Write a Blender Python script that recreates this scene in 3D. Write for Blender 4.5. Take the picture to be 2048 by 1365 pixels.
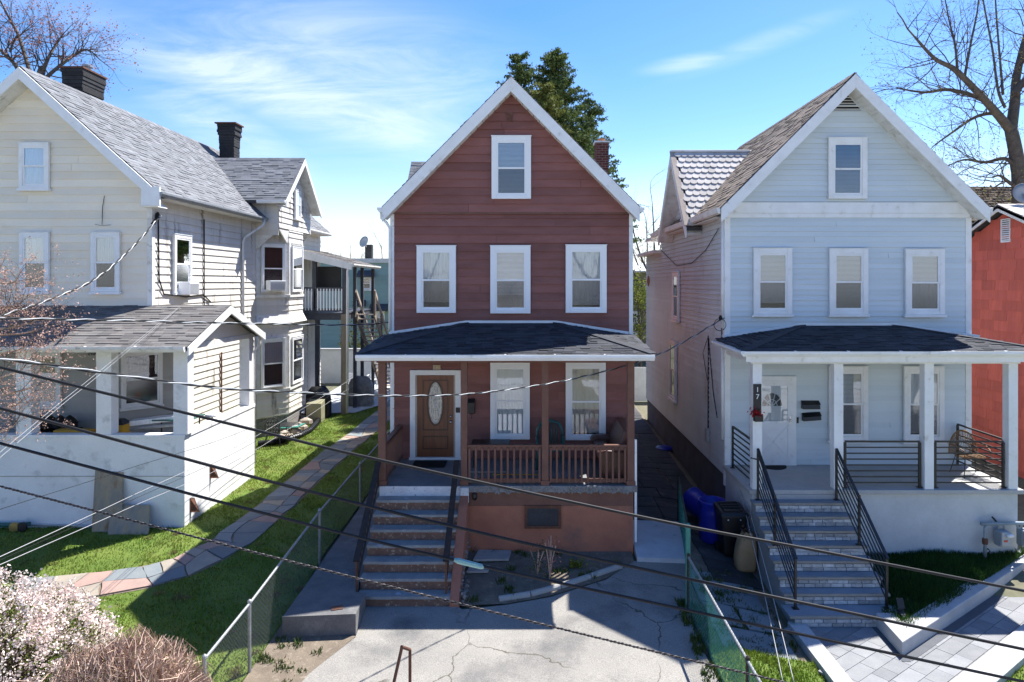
import bpy, bmesh, math, random
import numpy as np
from mathutils import Vector, Matrix
random.seed(11); rng = np.random.default_rng(11)
for o in list(bpy.data.objects): bpy.data.objects.remove(o)
S = bpy.context.scene
COL = S.collection

# ------------------------------------------------------------------ camera, sky, sun, exposure
CAMZ, FPX, U0, V0 = 5.8, 1365.0, 1058.0, 566.0
cd = bpy.data.cameras.new('camera'); cam = bpy.data.objects.new('camera', cd); COL.objects.link(cam)
cam.location = (0, 0, CAMZ); cam.rotation_euler = (math.radians(90), 0, 0)
cd.sensor_width = 36; cd.lens = FPX / 2048 * 36
cd.shift_x = (1024 - U0) / 2048; cd.shift_y = (V0 - 682.5) / 2048
cd.clip_start = .1; cd.clip_end = 3000
S.camera = cam

SUN = Vector((.486, .50, 1.0)).normalized()
W = bpy.data.worlds.new('World'); S.world = W; W.use_nodes = True
nt = W.node_tree; N = nt.nodes; L = nt.links; N.clear()
out = N.new('ShaderNodeOutputWorld'); bg = N.new('ShaderNodeBackground'); bg.inputs[1].default_value = .105
sky = N.new('ShaderNodeTexSky'); sky.sky_type = 'NISHITA'; sky.sun_disc = False
sky.sun_elevation = math.asin(SUN.z); sky.sun_rotation = math.atan2(SUN.x, SUN.y)
sky.altitude = 50; sky.air_density = 1.0; sky.dust_density = .3; sky.ozone_density = 3.0
hs = N.new('ShaderNodeHueSaturation'); hs.inputs['Saturation'].default_value = 1.3; hs.inputs['Value'].default_value = 8.0; hs.inputs['Hue'].default_value = .5
dv = N.new('ShaderNodeMixRGB'); dv.blend_type = 'MULTIPLY'; dv.inputs[0].default_value = 1; dv.inputs[2].default_value = (.125, .125, .125, 1); L.new(sky.outputs[0], dv.inputs[1])
gm_ = N.new('ShaderNodeGamma'); gm_.inputs[1].default_value = 1.10; L.new(dv.outputs[0], gm_.inputs[0]); tn_ = N.new('ShaderNodeMixRGB'); tn_.blend_type = 'MULTIPLY'; tn_.inputs[0].default_value = 1; tn_.inputs[2].default_value = (1.06, .95, .97, 1); L.new(gm_.outputs[0], tn_.inputs[1]); L.new(tn_.outputs[0], hs.inputs['Color'])
# thin high cirrus laid out over the whole sky dome
tc = N.new('ShaderNodeTexCoord'); sp = N.new('ShaderNodeSeparateXYZ'); L.new(tc.outputs['Generated'], sp.inputs[0])
def wm(op, a, b=None, c=None):
    n = N.new('ShaderNodeMath'); n.operation = op
    for i, v in enumerate((a, b, c)):
        if v is None: continue
        if isinstance(v, (int, float)): n.inputs[i].default_value = v
        else: L.new(v, n.inputs[i])
    return n.outputs[0]
zc = wm('ADD', wm('MAXIMUM', sp.outputs[2], 0.0), .12)
cx_ = wm('DIVIDE', sp.outputs[0], zc); cy_ = wm('DIVIDE', sp.outputs[1], zc)
cmb = N.new('ShaderNodeCombineXYZ'); L.new(cx_, cmb.inputs[0]); L.new(cy_, cmb.inputs[1])
mp = N.new('ShaderNodeMapping'); mp.inputs['Rotation'].default_value = (0, 0, math.radians(-51)); mp.inputs['Scale'].default_value = (.9, 2.6, 1); mp.inputs['Location'].default_value = (.9, .3, 0)
L.new(cmb.outputs[0], mp.inputs[0])
n1 = N.new('ShaderNodeTexNoise'); n1.inputs['Scale'].default_value = 1.0; n1.inputs['Detail'].default_value = 9; n1.inputs['Roughness'].default_value = .55; n1.inputs['Distortion'].default_value = .6
L.new(mp.outputs[0], n1.inputs['Vector'])
n2 = N.new('ShaderNodeTexNoise'); n2.inputs['Scale'].default_value = .38; n2.inputs['Detail'].default_value = 2
mp2 = N.new('ShaderNodeMapping'); mp2.inputs['Location'].default_value = (2.35, 1.1, 0); L.new(cmb.outputs[0], mp2.inputs[0]); L.new(mp2.outputs[0], n2.inputs['Vector'])
mr = N.new('ShaderNodeMapRange'); mr.inputs[1].default_value = .44; mr.inputs[2].default_value = .74; L.new(n1.outputs[0], mr.inputs[0])
mr2 = N.new('ShaderNodeMapRange'); mr2.inputs[1].default_value = .45; mr2.inputs[2].default_value = .62; L.new(n2.outputs[0], mr2.inputs[0])
# cirrus banks over the back yards, in direction space (east-west and height tangents)
yv = wm('MAXIMUM', sp.outputs[1], .05); uu = wm('DIVIDE', sp.outputs[0], yv); vv = wm('DIVIDE', sp.outputs[2], yv)
def bank(x0, y0, ang, la, lb):
    dx = wm('SUBTRACT', uu, x0); dy = wm('SUBTRACT', vv, y0); c, s = math.cos(ang), math.sin(ang)
    a = wm('DIVIDE', wm('ADD', wm('MULTIPLY', dx, c), wm('MULTIPLY', dy, s)), la); b = wm('DIVIDE', wm('SUBTRACT', wm('MULTIPLY', dy, c), wm('MULTIPLY', dx, s)), lb)
    d = wm('SQRT', wm('ADD', wm('MULTIPLY', a, a), wm('MULTIPLY', b, b))); r = N.new('ShaderNodeMapRange'); r.interpolation_type = 'SMOOTHSTEP'
    r.inputs[1].default_value = 1.3; r.inputs[2].default_value = .0; L.new(d, r.inputs[0]); return r.outputs[0]
cu_ = N.new('ShaderNodeCombineXYZ'); L.new(uu, cu_.inputs[0]); L.new(vv, cu_.inputs[1])
mpu = N.new('ShaderNodeMapping'); mpu.vector_type = 'POINT'; mpu.inputs['Rotation'].default_value = (0, 0, .30); mpu.inputs['Scale'].default_value = (3.6, 17, 1); L.new(cu_.outputs[0], mpu.inputs[0])
nu = N.new('ShaderNodeTexNoise'); nu.inputs['Scale'].default_value = 1; nu.inputs['Detail'].default_value = 12; nu.inputs['Roughness'].default_value = .66; nu.inputs['Distortion'].default_value = .7; L.new(mpu.outputs[0], nu.inputs['Vector'])
mr3 = N.new('ShaderNodeMapRange'); mr3.inputs[1].default_value = .28; mr3.inputs[2].default_value = .72; L.new(nu.outputs[0], mr3.inputs[0])
def mx_(a, *b):
    for q in b: a = wm('MAXIMUM', a, q)
    return a
banks = mx_(bank(-.36, .283, -.30, .34, .062), wm('MULTIPLY', bank(-.26, .30, -.2, .34, .13), .62), wm('MULTIPLY', bank(-.45, .23, -.5, .16, .05), .7), wm('MULTIPLY', bank(.235, .322, .16, .075, .014), .6), wm('MULTIPLY', bank(.34, .35, .36, .14, .018), .28))
front = wm('GREATER_THAN', sp.outputs[1], .06)
cf = wm('MINIMUM', wm('ADD', wm('MULTIPLY', wm('MULTIPLY', mr.outputs[0], mr2.outputs[0]), .22), wm('MULTIPLY', wm('MULTIPLY', wm('MULTIPLY', banks, front), mr3.outputs[0]), .9)), .5)
mix = N.new('ShaderNodeMixRGB'); mix.inputs[2].default_value = (5.6, 5.8, 6.0, 1)
hz_ = N.new('ShaderNodeMapRange'); hz_.interpolation_type = 'SMOOTHSTEP'; hz_.inputs[1].default_value = .20; hz_.inputs[2].default_value = -.04; L.new(sp.outputs[2], hz_.inputs[0])
hm_ = N.new('ShaderNodeMixRGB'); hm_.inputs[2].default_value = (4.6, 5.0, 5.4, 1); L.new(wm('MULTIPLY', hz_.outputs[0], .9), hm_.inputs[0]); L.new(hs.outputs[0], hm_.inputs[1])
L.new(cf, mix.inputs[0]); L.new(hm_.outputs[0], mix.inputs[1])
L.new(mix.outputs[0], bg.inputs[0]); L.new(bg.outputs[0], out.inputs[0])

sl = bpy.data.lights.new('sun', 'SUN'); sl.energy = 4.7; sl.angle = math.radians(.53); sl.color = (1, .97, .92)
so = bpy.data.objects.new('sun', sl); COL.objects.link(so); so.rotation_euler = SUN.to_track_quat('Z', 'Y').to_euler(); so.location = (20, 20, 40)
S.render.engine = 'CYCLES'
S.view_settings.view_transform = 'Standard'; S.view_settings.look = 'None'; S.view_settings.gamma = 1
S.view_settings.exposure = 1.22
S.cycles.max_bounces = 5; S.cycles.transparent_max_bounces = 8

# ------------------------------------------------------------------ helpers
def at(px, py, Y): return Vector(((px - U0) * Y / FPX, Y, CAMZ - (py - V0) * Y / FPX))
HY = [(-30, -.4), (8, -.25), (12.3, -.1), (14.4, .12), (24, .2), (31, .4), (45, .6), (400, .6)]
def lerp(a, b, t): return a + (b - a) * t
def hgt(x, y):
    z = HY[0][1]
    for (a, za), (b, zb) in zip(HY, HY[1:]):
        if a <= y <= b: z = lerp(za, zb, (y - a) / (b - a)); break
    if y > 400: z = .6
    t = min(1, max(0, (x - 3.3) / 1.2)); k = min(1, max(0, (23 - y) / 8))
    return z - .26 * t * k
def gp(px, py, dz=0):
    z = 0
    for _ in range(12):
        Y = (CAMZ - z) * FPX / (py - V0); p = at(px, py, Y); z = hgt(p.x, p.y) + dz
    return p

ORG = {}
def tag(o, label=None, cat=None, group=None, kind=None):
    if label: o['label'] = label
    if cat: o['category'] = cat
    if group: o['group'] = group
    if kind: o['kind'] = kind
    return o
def thing(name, label, cat, base, group=None):
    o = bpy.data.objects.new(name, None); COL.objects.link(o); o.location = base; o.empty_display_size = .2
    ORG[o] = Vector(base); return tag(o, label, cat, group)
def link(name, me, mat, parent, org, label, cat, group, kind):
    o = bpy.data.objects.new(name, me); COL.objects.link(o)
    if mat is not None and not me.materials:
        for m in (mat if isinstance(mat, (list, tuple)) else [mat]): me.materials.append(m)
    if parent is not None: o.parent = parent; ORG[o] = ORG[parent]
    else: o.location = org; ORG[o] = Vector(org)
    return tag(o, label, cat, group, kind)
Z3 = Vector((0, 0, 1))
def frame(P, U, Nn):
    P = Vector(P); U = Vector(U).normalized(); Nn = Vector(Nn).normalized()
    return lambda u, n, z: P + U * u + Nn * n + Z3 * z
class MB:
    def __init__(s, fr=None): s.v = []; s.f = []; s.fr = fr; s.mi = []; s.cur = 0
    def add(s, vs, fs):
        n = len(s.v)
        if s.fr: vs = [s.fr(*p) for p in vs]
        s.v += [tuple(p) for p in vs]; s.f += [tuple(i + n for i in f) for f in fs]; s.mi += [s.cur] * len(fs); return s
    def box(s, x0, x1, y0, y1, z0, z1):
        return s.add([(x0,y0,z0),(x1,y0,z0),(x1,y1,z0),(x0,y1,z0),(x0,y0,z1),(x1,y0,z1),(x1,y1,z1),(x0,y1,z1)],
                     [(0,3,2,1),(4,5,6,7),(0,1,5,4),(1,2,6,5),(2,3,7,6),(3,0,4,7)])
    def hexa(s, p): return s.add(p, [(0,3,2,1),(4,5,6,7),(0,1,5,4),(1,2,6,5),(2,3,7,6),(3,0,4,7)])
    def poly(s, p): return s.add(p, [tuple(range(len(p)))])
    def prism(s, p, d):
        d = Vector(d); n = len(p); q = [Vector(a) + d for a in p]
        return s.add([Vector(a) for a in p] + q, [tuple(range(n))[::-1], tuple(range(n, 2 * n))] + [(i, (i + 1) % n, n + (i + 1) % n, n + i) for i in range(n)])
    def beam(s, a, b, w, h=None, up=None):
        a = Vector(a); b = Vector(b); h = h or w; d = (b - a).normalized()
        up = Vector(up) if up else (Z3 if abs(d.z) < .95 else Vector((0, 1, 0)))
        x = d.cross(up).normalized(); y = x.cross(d).normalized(); x *= w / 2; y *= h / 2
        return s.hexa([a - x - y, a + x - y, a + x + y, a - x + y, b - x - y, b + x - y, b + x + y, b - x + y])
    def tube(s, pts, r, n=6, cap=True):
        pts = [Vector(p) for p in pts]; m = len(pts); rs = r if isinstance(r, (list, tuple)) else [r] * m
        vs = []; ref = None
        for i, p in enumerate(pts):
            d = (pts[min(i + 1, m - 1)] - pts[max(i - 1, 0)])
            d = d.normalized() if d.length > 1e-9 else Vector((0, 0, 1))
            if ref is None: ref = Vector((1, 0, 0)) if abs(d.x) < .8 else Vector((0, 1, 0))
            x = (ref - d * ref.dot(d)).normalized(); ref = x; y = d.cross(x)
            for k in range(n):
                a = 2 * math.pi * k / n; vs.append(p + (x * math.cos(a) + y * math.sin(a)) * rs[i])
        fs = [(i * n + k, i * n + (k + 1) % n, (i + 1) * n + (k + 1) % n, (i + 1) * n + k) for i in range(m - 1) for k in range(n)]
        if cap: fs += [tuple(range(n))[::-1], tuple(range((m - 1) * n, m * n))]
        return s.add(vs, fs)
    def lathe(s, c, prof, n=16, axis=None, sc=(1, 1)):
        c = Vector(c); vs = []; m = len(prof)
        R = Vector((0, 0, 1)).rotation_difference(Vector(axis)).to_matrix() if axis is not None else None
        for r, z in prof:
            for k in range(n):
                a = 2 * math.pi * k / n; p = Vector((r * math.cos(a) * sc[0], r * math.sin(a) * sc[1], z))
                vs.append(c + (R @ p if R else p))
        fs = [(i * n + k, i * n + (k + 1) % n, (i + 1) * n + (k + 1) % n, (i + 1) * n + k) for i in range(m - 1) for k in range(n)]
        fs += [tuple(range(n))[::-1], tuple(range((m - 1) * n, m * n))]
        return s.add(vs, fs)
    def build(s, name, mat, parent=None, org=None, label=None, cat=None, group=None, kind=None, smooth=False, bevel=0):
        o0 = ORG[parent] if parent is not None else Vector(org if org is not None else (0, 0, 0))
        me = bpy.data.meshes.new(name); me.from_pydata([(a - o0.x, b - o0.y, c - o0.z) for a, b, c in s.v], [], s.f)
        if smooth: me.polygons.foreach_set('use_smooth', [True] * len(me.polygons))
        if any(s.mi): me.polygons.foreach_set('material_index', s.mi)
        o = link(name, me, mat, parent, o0, label, cat, group, kind)
        if bevel:
            b = o.modifiers.new('bevel', 'BEVEL'); b.width = bevel; b.segments = 2; b.limit_method = 'ANGLE'
        return o
def fastmesh(name, V, idx, nper, mat, parent=None, org=(0, 0, 0), label=None, cat=None, group=None, kind=None, smooth=False):
    """V (n,3) array, faces of nper corners in order idx"""
    o0 = ORG[parent] if parent is not None else Vector(org)
    V = np.asarray(V, dtype=np.float32) - np.array(o0, dtype=np.float32)
    me = bpy.data.meshes.new(name); idx = np.asarray(idx, dtype=np.int32).ravel(); nf = len(idx) // nper
    me.vertices.add(len(V)); me.vertices.foreach_set('co', V.ravel())
    me.loops.add(len(idx)); me.loops.foreach_set('vertex_index', idx)
    me.polygons.add(nf); me.polygons.foreach_set('loop_start', np.arange(0, nf * nper, nper, dtype=np.int32))
    me.update(calc_edges=True)
    if smooth: me.polygons.foreach_set('use_smooth', [True] * nf)
    return link(name, me, mat, parent, o0, label, cat, group, kind)
def leaves(name, C, size, mat, parent=None, aspect=.6, up=0.0, **kw):
    """many small two-sided diamond leaves round the points C"""
    n = len(C); C = np.asarray(C); size = np.asarray(size) * np.ones(n)
    a = rng.normal(size=(n, 3)); a[:, 2] += up; a /= np.linalg.norm(a, axis=1)[:, None]
    b = rng.normal(size=(n, 3)); b -= a * (a * b).sum(1)[:, None]; b /= np.linalg.norm(b, axis=1)[:, None]
    s = size[:, None]
    V = np.stack([C - a * s * .5, C + b * s * .5 * aspect, C + a * s * .5, C - b * s * .5 * aspect], 1).reshape(-1, 3)
    return fastmesh(name, V, np.arange(4 * n), 4, mat, parent, **kw)

# ------------------------------------------------------------------ materials
MATS = {}
def mat(name, c1, c2=None, ns=2.0, lo=.35, hi=.65, rough=.7, ovar=0, ivar=0, bump=0, bs=60, st=(1, 1, 1), metal=0, spec=.3, fine=.12, fs=45, c3=None, s3=8, lo3=.55, hi3=.7, hue=0, trans=0):
    m = bpy.data.materials.new(name); m.use_nodes = True; nt = m.node_tree; N = nt.nodes; L = nt.links
    p = N['Principled BSDF']; p.inputs['Roughness'].default_value = rough; p.inputs['Metallic'].default_value = metal
    p.inputs['Specular IOR Level'].default_value = spec
    g = N.new('ShaderNodeNewGeometry'); mp = N.new('ShaderNodeMapping'); mp.inputs['Scale'].default_value = st
    L.new(g.outputs['Position'], mp.inputs[0]); vec = mp.outputs[0]
    def noise(sc, det=5, v=vec):
        n = N.new('ShaderNodeTexNoise'); n.inputs['Scale'].default_value = sc; n.inputs['Detail'].default_value = det; n.inputs['Roughness'].default_value = .6
        L.new(v, n.inputs['Vector']); return n.outputs[0]
    def rangef(x, a, b, c=0, d=1):
        r = N.new('ShaderNodeMapRange'); r.inputs[1].default_value = a; r.inputs[2].default_value = b; r.inputs[3].default_value = c; r.inputs[4].default_value = d; L.new(x, r.inputs[0]); return r.outputs[0]
    def mixc(f, a, b, bt='MIX'):
        n = N.new('ShaderNodeMixRGB'); n.blend_type = bt
        for i, v in ((0, f), (1, a), (2, b)):
            if isinstance(v, (int, float)): n.inputs[i].default_value = v
            elif isinstance(v, tuple): n.inputs[i].default_value = (*v, 1) if len(v) == 3 else v
            else: L.new(v, n.inputs[i])
        return n.outputs[0]
    col = mixc(rangef(noise(ns), lo, hi), tuple(c1), tuple(c2 or c1))
    if c3: col = mixc(rangef(noise(s3, 6), lo3, hi3), col, tuple(c3))
    hsv = None
    if fine:
        f = rangef(noise(fs, 3), .25, .75, 1 - fine, 1 + fine); h = N.new('ShaderNodeHueSaturation'); L.new(f, h.inputs['Value']); L.new(col, h.inputs['Color']); col = h.outputs[0]
    if ovar:
        oi = N.new('ShaderNodeObjectInfo'); h = N.new('ShaderNodeHueSaturation'); L.new(rangef(oi.outputs['Random'], 0, 1, 1 - ovar, 1 + ovar), h.inputs['Value']); L.new(col, h.inputs['Color']); col = h.outputs[0]
    if ivar:
        h = N.new('ShaderNodeHueSaturation'); L.new(rangef(g.outputs['Random Per Island'], 0, 1, 1 - ivar, 1 + ivar), h.inputs['Value'])
        if hue: L.new(rangef(g.outputs['Random Per Island'], 0, 1, .5 - hue, .5 + hue), h.inputs['Hue'])
        L.new(col, h.inputs['Color']); col = h.outputs[0]
    L.new(col, p.inputs['Base Color'])
    if bump:
        b = N.new('ShaderNodeBump'); b.inputs['Strength'].default_value = bump; b.inputs['Distance'].default_value = .01; L.new(noise(bs, 6), b.inputs['Height']); L.new(b.outputs[0], p.inputs['Normal'])
    if trans:
        t = N.new('ShaderNodeBsdfTranslucent'); L.new(col, t.inputs[0]); mx = N.new('ShaderNodeMixShader'); mx.inputs[0].default_value = trans
        L.new(p.outputs[0], mx.inputs[1]); L.new(t.outputs[0], mx.inputs[2]); L.new(mx.outputs[0], N['Material Output'].inputs[0])
    MATS[name] = m; return m
def glassmat(name, tint, refl, rough=.02, base=None, solid=0.0):
    m = bpy.data.materials.new(name); m.use_nodes = True; nt = m.node_tree; N = nt.nodes; L = nt.links; N.remove(N['Principled BSDF'])
    t = N.new('ShaderNodeBsdfTransparent'); t.inputs[0].default_value = (*tint, 1)
    gl = N.new('ShaderNodeBsdfGlossy'); gl.inputs['Roughness'].default_value = rough; gl.inputs[0].default_value = (.95, .97, 1, 1)
    a = t.outputs[0]
    if solid:
        d = N.new('ShaderNodeBsdfDiffuse'); d.inputs[0].default_value = (*base, 1); mx = N.new('ShaderNodeMixShader'); mx.inputs[0].default_value = solid
        L.new(a, mx.inputs[1]); L.new(d.outputs[0], mx.inputs[2]); a = mx.outputs[0]
    lw = N.new('ShaderNodeLayerWeight'); lw.inputs[0].default_value = .35
    mr = N.new('ShaderNodeMapRange'); mr.inputs[3].default_value = refl; mr.inputs[4].default_value = 1; L.new(lw.outputs['Fresnel'], mr.inputs[0])
    # slight waviness of old panes
    g = N.new('ShaderNodeNewGeometry'); nz = N.new('ShaderNodeTexNoise'); nz.inputs['Scale'].default_value = 2.2; L.new(g.outputs['Position'], nz.inputs['Vector'])
    b = N.new('ShaderNodeBump'); b.inputs['Strength'].default_value = .05; b.inputs['Distance'].default_value = .02; L.new(nz.outputs[0], b.inputs['Height']); L.new(b.outputs[0], gl.inputs['Normal'])
    mx = N.new('ShaderNodeMixShader'); L.new(mr.outputs[0], mx.inputs[0]); L.new(a, mx.inputs[1]); L.new(gl.outputs[0], mx.inputs[2])
    L.new(mx.outputs[0], N['Material Output'].inputs[0]); MATS[name] = m; return m
glassmat('glass', (.93, .95, .96), .05)
glassmat('screen', (.78, .79, .80), .02, .10, (.12, .12, .13), .14)
mat('brown_siding', (.205, .082, .068), (.255, .108, .092), ns=1.3, ovar=.16, rough=.55, fine=.08, fs=30, bump=.15, bs=90, st=(1, 1, 4), c3=(.235, .105, .095), s3=.6)
mat('brown_trim', (.15, .072, .052), (.19, .092, .068), ns=3, rough=.55, bump=.1)
mat('white_trim', (.85, .855, .85), (.77, .77, .75), ns=2.5, rough=.45, fine=.03, c3=(.55, .53, .49), s3=5, lo3=.62, hi3=.8)
mat('old_white', (.80, .79, .76), (.66, .64, .59), ns=3.5, rough=.55, fine=.05, c3=(.42, .39, .34), s3=7, lo3=.58, hi3=.75, bump=.1)
mat('vinyl', (.86, .87, .87), rough=.35, fine=.02)
mat('cream_siding', (.84, .76, .62), (.76, .71, .61), ns=.9, ovar=.06, rough=.5, fine=.05, st=(1, 1, 2.2), c3=(.78, .68, .54), s3=.8, lo3=.5, hi3=.75)
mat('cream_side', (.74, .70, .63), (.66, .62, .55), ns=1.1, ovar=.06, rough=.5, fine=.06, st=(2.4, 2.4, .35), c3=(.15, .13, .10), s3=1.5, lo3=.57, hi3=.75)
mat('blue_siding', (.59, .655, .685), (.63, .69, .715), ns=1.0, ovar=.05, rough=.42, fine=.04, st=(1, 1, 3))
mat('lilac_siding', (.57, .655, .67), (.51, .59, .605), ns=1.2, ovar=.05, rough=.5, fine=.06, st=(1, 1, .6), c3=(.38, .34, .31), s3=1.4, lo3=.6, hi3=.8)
mat('gray_siding', (.42, .41, .385), (.36, .355, .34), ns=1.2, ovar=.06, rough=.55, fine=.06)
mat('red_shingle', (.62, .135, .09), (.52, .11, .078), ns=1.5, ovar=.13, rough=.7, fine=.10, fs=18, st=(1, 3, .25), bump=.25, bs=40)
mat('teal_siding', (.27, .40, .38), (.24, .36, .345), ns=1, ovar=.05, rough=.6, st=(1, 1, 5))
mat('khaki_siding', (.30, .28, .18), (.25, .24, .16), ns=1, ovar=.05, rough=.6, st=(1, 1, 5))
mat('shingle_gray', (.19, .195, .205), (.155, .16, .17), ns=2, rough=.9, ivar=.22, fine=.3, fs=90)
mat('shingle_dark', (.030, .033, .042), (.042, .044, .052), ns=2, rough=.85, ivar=.4, fine=.3, fs=90)
mat('shingle_porch', (.165, .15, .14), (.135, .13, .125), ns=2, rough=.9, ivar=.25, fine=.3, fs=90, hue=.01)
mat('shingle_black', (.055, .055, .058), (.07, .07, .072), ns=2, rough=.9, ivar=.4, fine=.35, fs=90)
mat('shingle_brown', (.22, .175, .135), (.15, .12, .1), ns=2, rough=.9, ivar=.35, fine=.25, fs=70)
mat('shingle_white', (.62, .57, .52), (.52, .48, .44), ns=3, rough=.8, ovar=.14, fine=.08)
mat('shingle_litter', (.075, .055, .04), (.05, .042, .03), ns=3, rough=.95, ivar=.5, fine=.3, fs=50, c3=(.20, .13, .05), s3=9, lo3=.55, hi3=.68)
mat('stucco_white', (.84, .84, .835), (.75, .75, .745), ns=1.4, rough=.8, fine=.06, c3=(.42, .42, .41), s3=2.6, lo3=.57, hi3=.8, bump=.3, bs=50)
mat('stucco_pale', (.58, .60, .61), (.51, .53, .54), ns=2.2, rough=.8, fine=.07, bump=.3, bs=60, c3=(.56, .57, .57), s3=4)
mat('stucco_terra', (.43, .175, .105), (.34, .135, .088), ns=1.8, rough=.8, fine=.12, bump=.35, bs=45, c3=(.17, .12, .095), s3=1.3, lo3=.52, hi3=.75)
mat('foundation_gray', (.12, .13, .15), (.09, .095, .11), ns=2, rough=.85, bump=.3)
mat('porch_gray', (.23, .235, .24), (.18, .185, .19), ns=3, rough=.65, c3=(.24, .25, .26), s3=9, lo3=.6, hi3=.72)
mat('tread_paint', (.30, .31, .30), (.235, .24, .235), ns=5, rough=.6, c3=(.40, .43, .46), s3=4.5, lo3=.62, hi3=.66, bump=.2)
mat('riser_peel', (.21, .125, .092), (.15, .09, .07), ns=5, rough=.85, c3=(.38, .32, .24), s3=16, lo3=.56, hi3=.68, bump=.5, bs=30)
mat('white_peel', (.68, .70, .72), (.55, .57, .6), ns=6, rough=.8, c3=(.3, .29, .28), s3=14, lo3=.6, hi3=.68)
mat('rubble', (.26, .25, .235), (.16, .15, .14), ns=18, rough=.95, bump=.8, bs=40, fine=.3)
mat('concrete', (.40, .385, .355), (.335, .325, .305), ns=1.2, rough=.9, fine=.22, fs=70, bump=.35, bs=70, c3=(.25, .24, .225), s3=1.6, lo3=.58, hi3=.8)
mat('concrete_dark', (.17, .165, .16), (.12, .12, .118), ns=2.5, rough=.9, fine=.25, fs=60, bump=.4, c3=(.26, .255, .25), s3=1.5, lo3=.58, hi3=.72)
mat('concrete_pale', (.56, .575, .585), (.47, .485, .50), ns=2.5, rough=.8, fine=.08, c3=(.38, .39, .40), s3=5, lo3=.62, hi3=.72)
mat('coping', (.46, .455, .445), (.40, .40, .395), ns=4, rough=.8, fine=.08, bump=.2)
mat('bluestone', (.21, .235, .265), (.255, .275, .30), ns=3, rough=.7, fine=.06, ovar=.05)
mat('stone_nose', (.33, .30, .265), (.27, .25, .225), ns=6, rough=.8, fine=.12)
mat('brick_white', (.50, .50, .50), (.34, .35, .36), ns=9, rough=.8, ovar=.34, fine=.15, bump=.4)
mat('mortar', (.26, .27, .28), rough=.95)
mat('brick_red', (.17, .05, .037), (.11, .037, .03), ns=6, rough=.9, ovar=.25, fine=.15)
mat('mortar_pale', (.42, .39, .36), rough=.95)
mat('chimney_black', (.022, .022, .024), (.035, .034, .034), ns=6, rough=.75, fine=.3, bump=.8, bs=18, ovar=.2)
mat('slate_dark', (.060, .060, .062), (.040, .041, .045), ns=2, rough=.75, ovar=.3, fine=.2, bump=.3, c3=(.11, .10, .095), s3=1.8)
mat('flag_gray', (.17, .195, .205), (.21, .225, .225), ns=2.5, rough=.8, ovar=.2, fine=.12, bump=.25)
mat('flag_pink', (.34, .225, .185), (.28, .195, .165), ns=3, rough=.8, ovar=.15, fine=.12, bump=.25)
mat('flag_tan', (.35, .30, .235), (.28, .245, .2), ns=3, rough=.8, ovar=.15, fine=.12, bump=.25)
mat('slab_rust', (.40, .31, .20), (.25, .235, .205), ns=2.2, rough=.75, fine=.15, st=(2.5, 1, .9), c3=(.26, .17, .085), s3=3, bump=.4)
mat('paver', (.245, .247, .25), (.205, .208, .215), ns=4, rough=.8, ovar=.16, fine=.12, bump=.2)
mat('paver_dark', (.10, .105, .115), (.085, .09, .1), ns=4, rough=.8, fine=.12)
mat('paver_sand', (.16, .155, .15), rough=.95)
mat('soil', (.205, .165, .12), (.15, .12, .09), ns=4, rough=.95, fine=.3, fs=60, bump=.7, bs=40, c3=(.28, .23, .175), s3=9, lo3=.56, hi3=.72)
mat('far_ground', (.12, .125, .07), (.16, .145, .10), ns=.3, rough=.95, fine=.2, fs=6, c3=(.15, .13, .10), s3=.15)
mat('lawn', (.09, .145, .022), (.13, .175, .032), ns=1.1, rough=.95, fine=.3, fs=60, bump=.6, c3=(.13, .13, .035), s3=2.0, lo3=.55, hi3=.75)
mat('grass', (.13, .20, .020), (.19, .25, .034), ns=1.1, rough=.7, ivar=.4, hue=.015, fine=0, c3=(.17, .17, .045), s3=1.6, lo3=.55, hi3=.75, trans=.35)
mat('grass_deep', (.028, .075, .012), (.045, .095, .016), ns=1.6, rough=.7, ivar=.45, hue=.015, fine=0, trans=.3)
mat('weed', (.05, .09, .02), (.09, .12, .03), ns=3, rough=.8, ivar=.4, fine=0, trans=.25)
mat('pale_street', (.42, .40, .37), (.37, .355, .33), ns=2, rough=.9, fine=.2)  # unseen street, made pale as concrete to bounce sunlight onto the shaded fronts
mat('black_metal', (.012, .013, .015), rough=.4, spec=.5, fine=.05)
mat('dark_iron', (.022, .020, .019), (.05, .032, .024), ns=9, rough=.65, fine=.2)
mat('rust', (.16, .07, .04), (.10, .05, .035), ns=8, rough=.8, fine=.2)
mat('galv', (.36, .375, .385), (.28, .295, .305), ns=8, rough=.5, metal=.5, fine=.08)
mat('wire', (.13, .135, .14), rough=.6, fine=0)
mat('green_vinyl', (.05, .21, .18), (.065, .25, .21), ns=4, rough=.5, fine=.1)
mat('pipe_gray', (.28, .34, .38), (.22, .27, .30), ns=6, rough=.5, fine=.1, c3=(.36, .40, .42), s3=12)
mat('meter_gray', (.30, .33, .34), rough=.5)
mat('wood_moulding', (.075, .026, .012), (.055, .02, .010), ns=4, rough=.35, spec=.5)
mat('wood_door', (.20, .066, .025), (.135, .043, .017), ns=3.5, rough=.35, spec=.5, fine=.1, fs=14, st=(6, 6, .5))
mat('leaded', (.40, .42, .42), (.20, .21, .21), ns=14, rough=.15, spec=.8, fine=.2)
mat('lead_line', (.55, .52, .42), rough=.3, metal=.6)
mat('brass', (.42, .31, .13), rough=.4, metal=.8)
mat('chrome', (.6, .6, .6), rough=.25, metal=1, fine=0)
mat('unlit_interior', (.016, .016, .018), rough=.9, fine=0)  # near-black colour stands in for the shade of unlit rooms and openings
mat('curtain', (.82, .83, .83), (.68, .70, .71), ns=4, rough=.9, st=(6, 6, .4), fine=.04)
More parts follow.
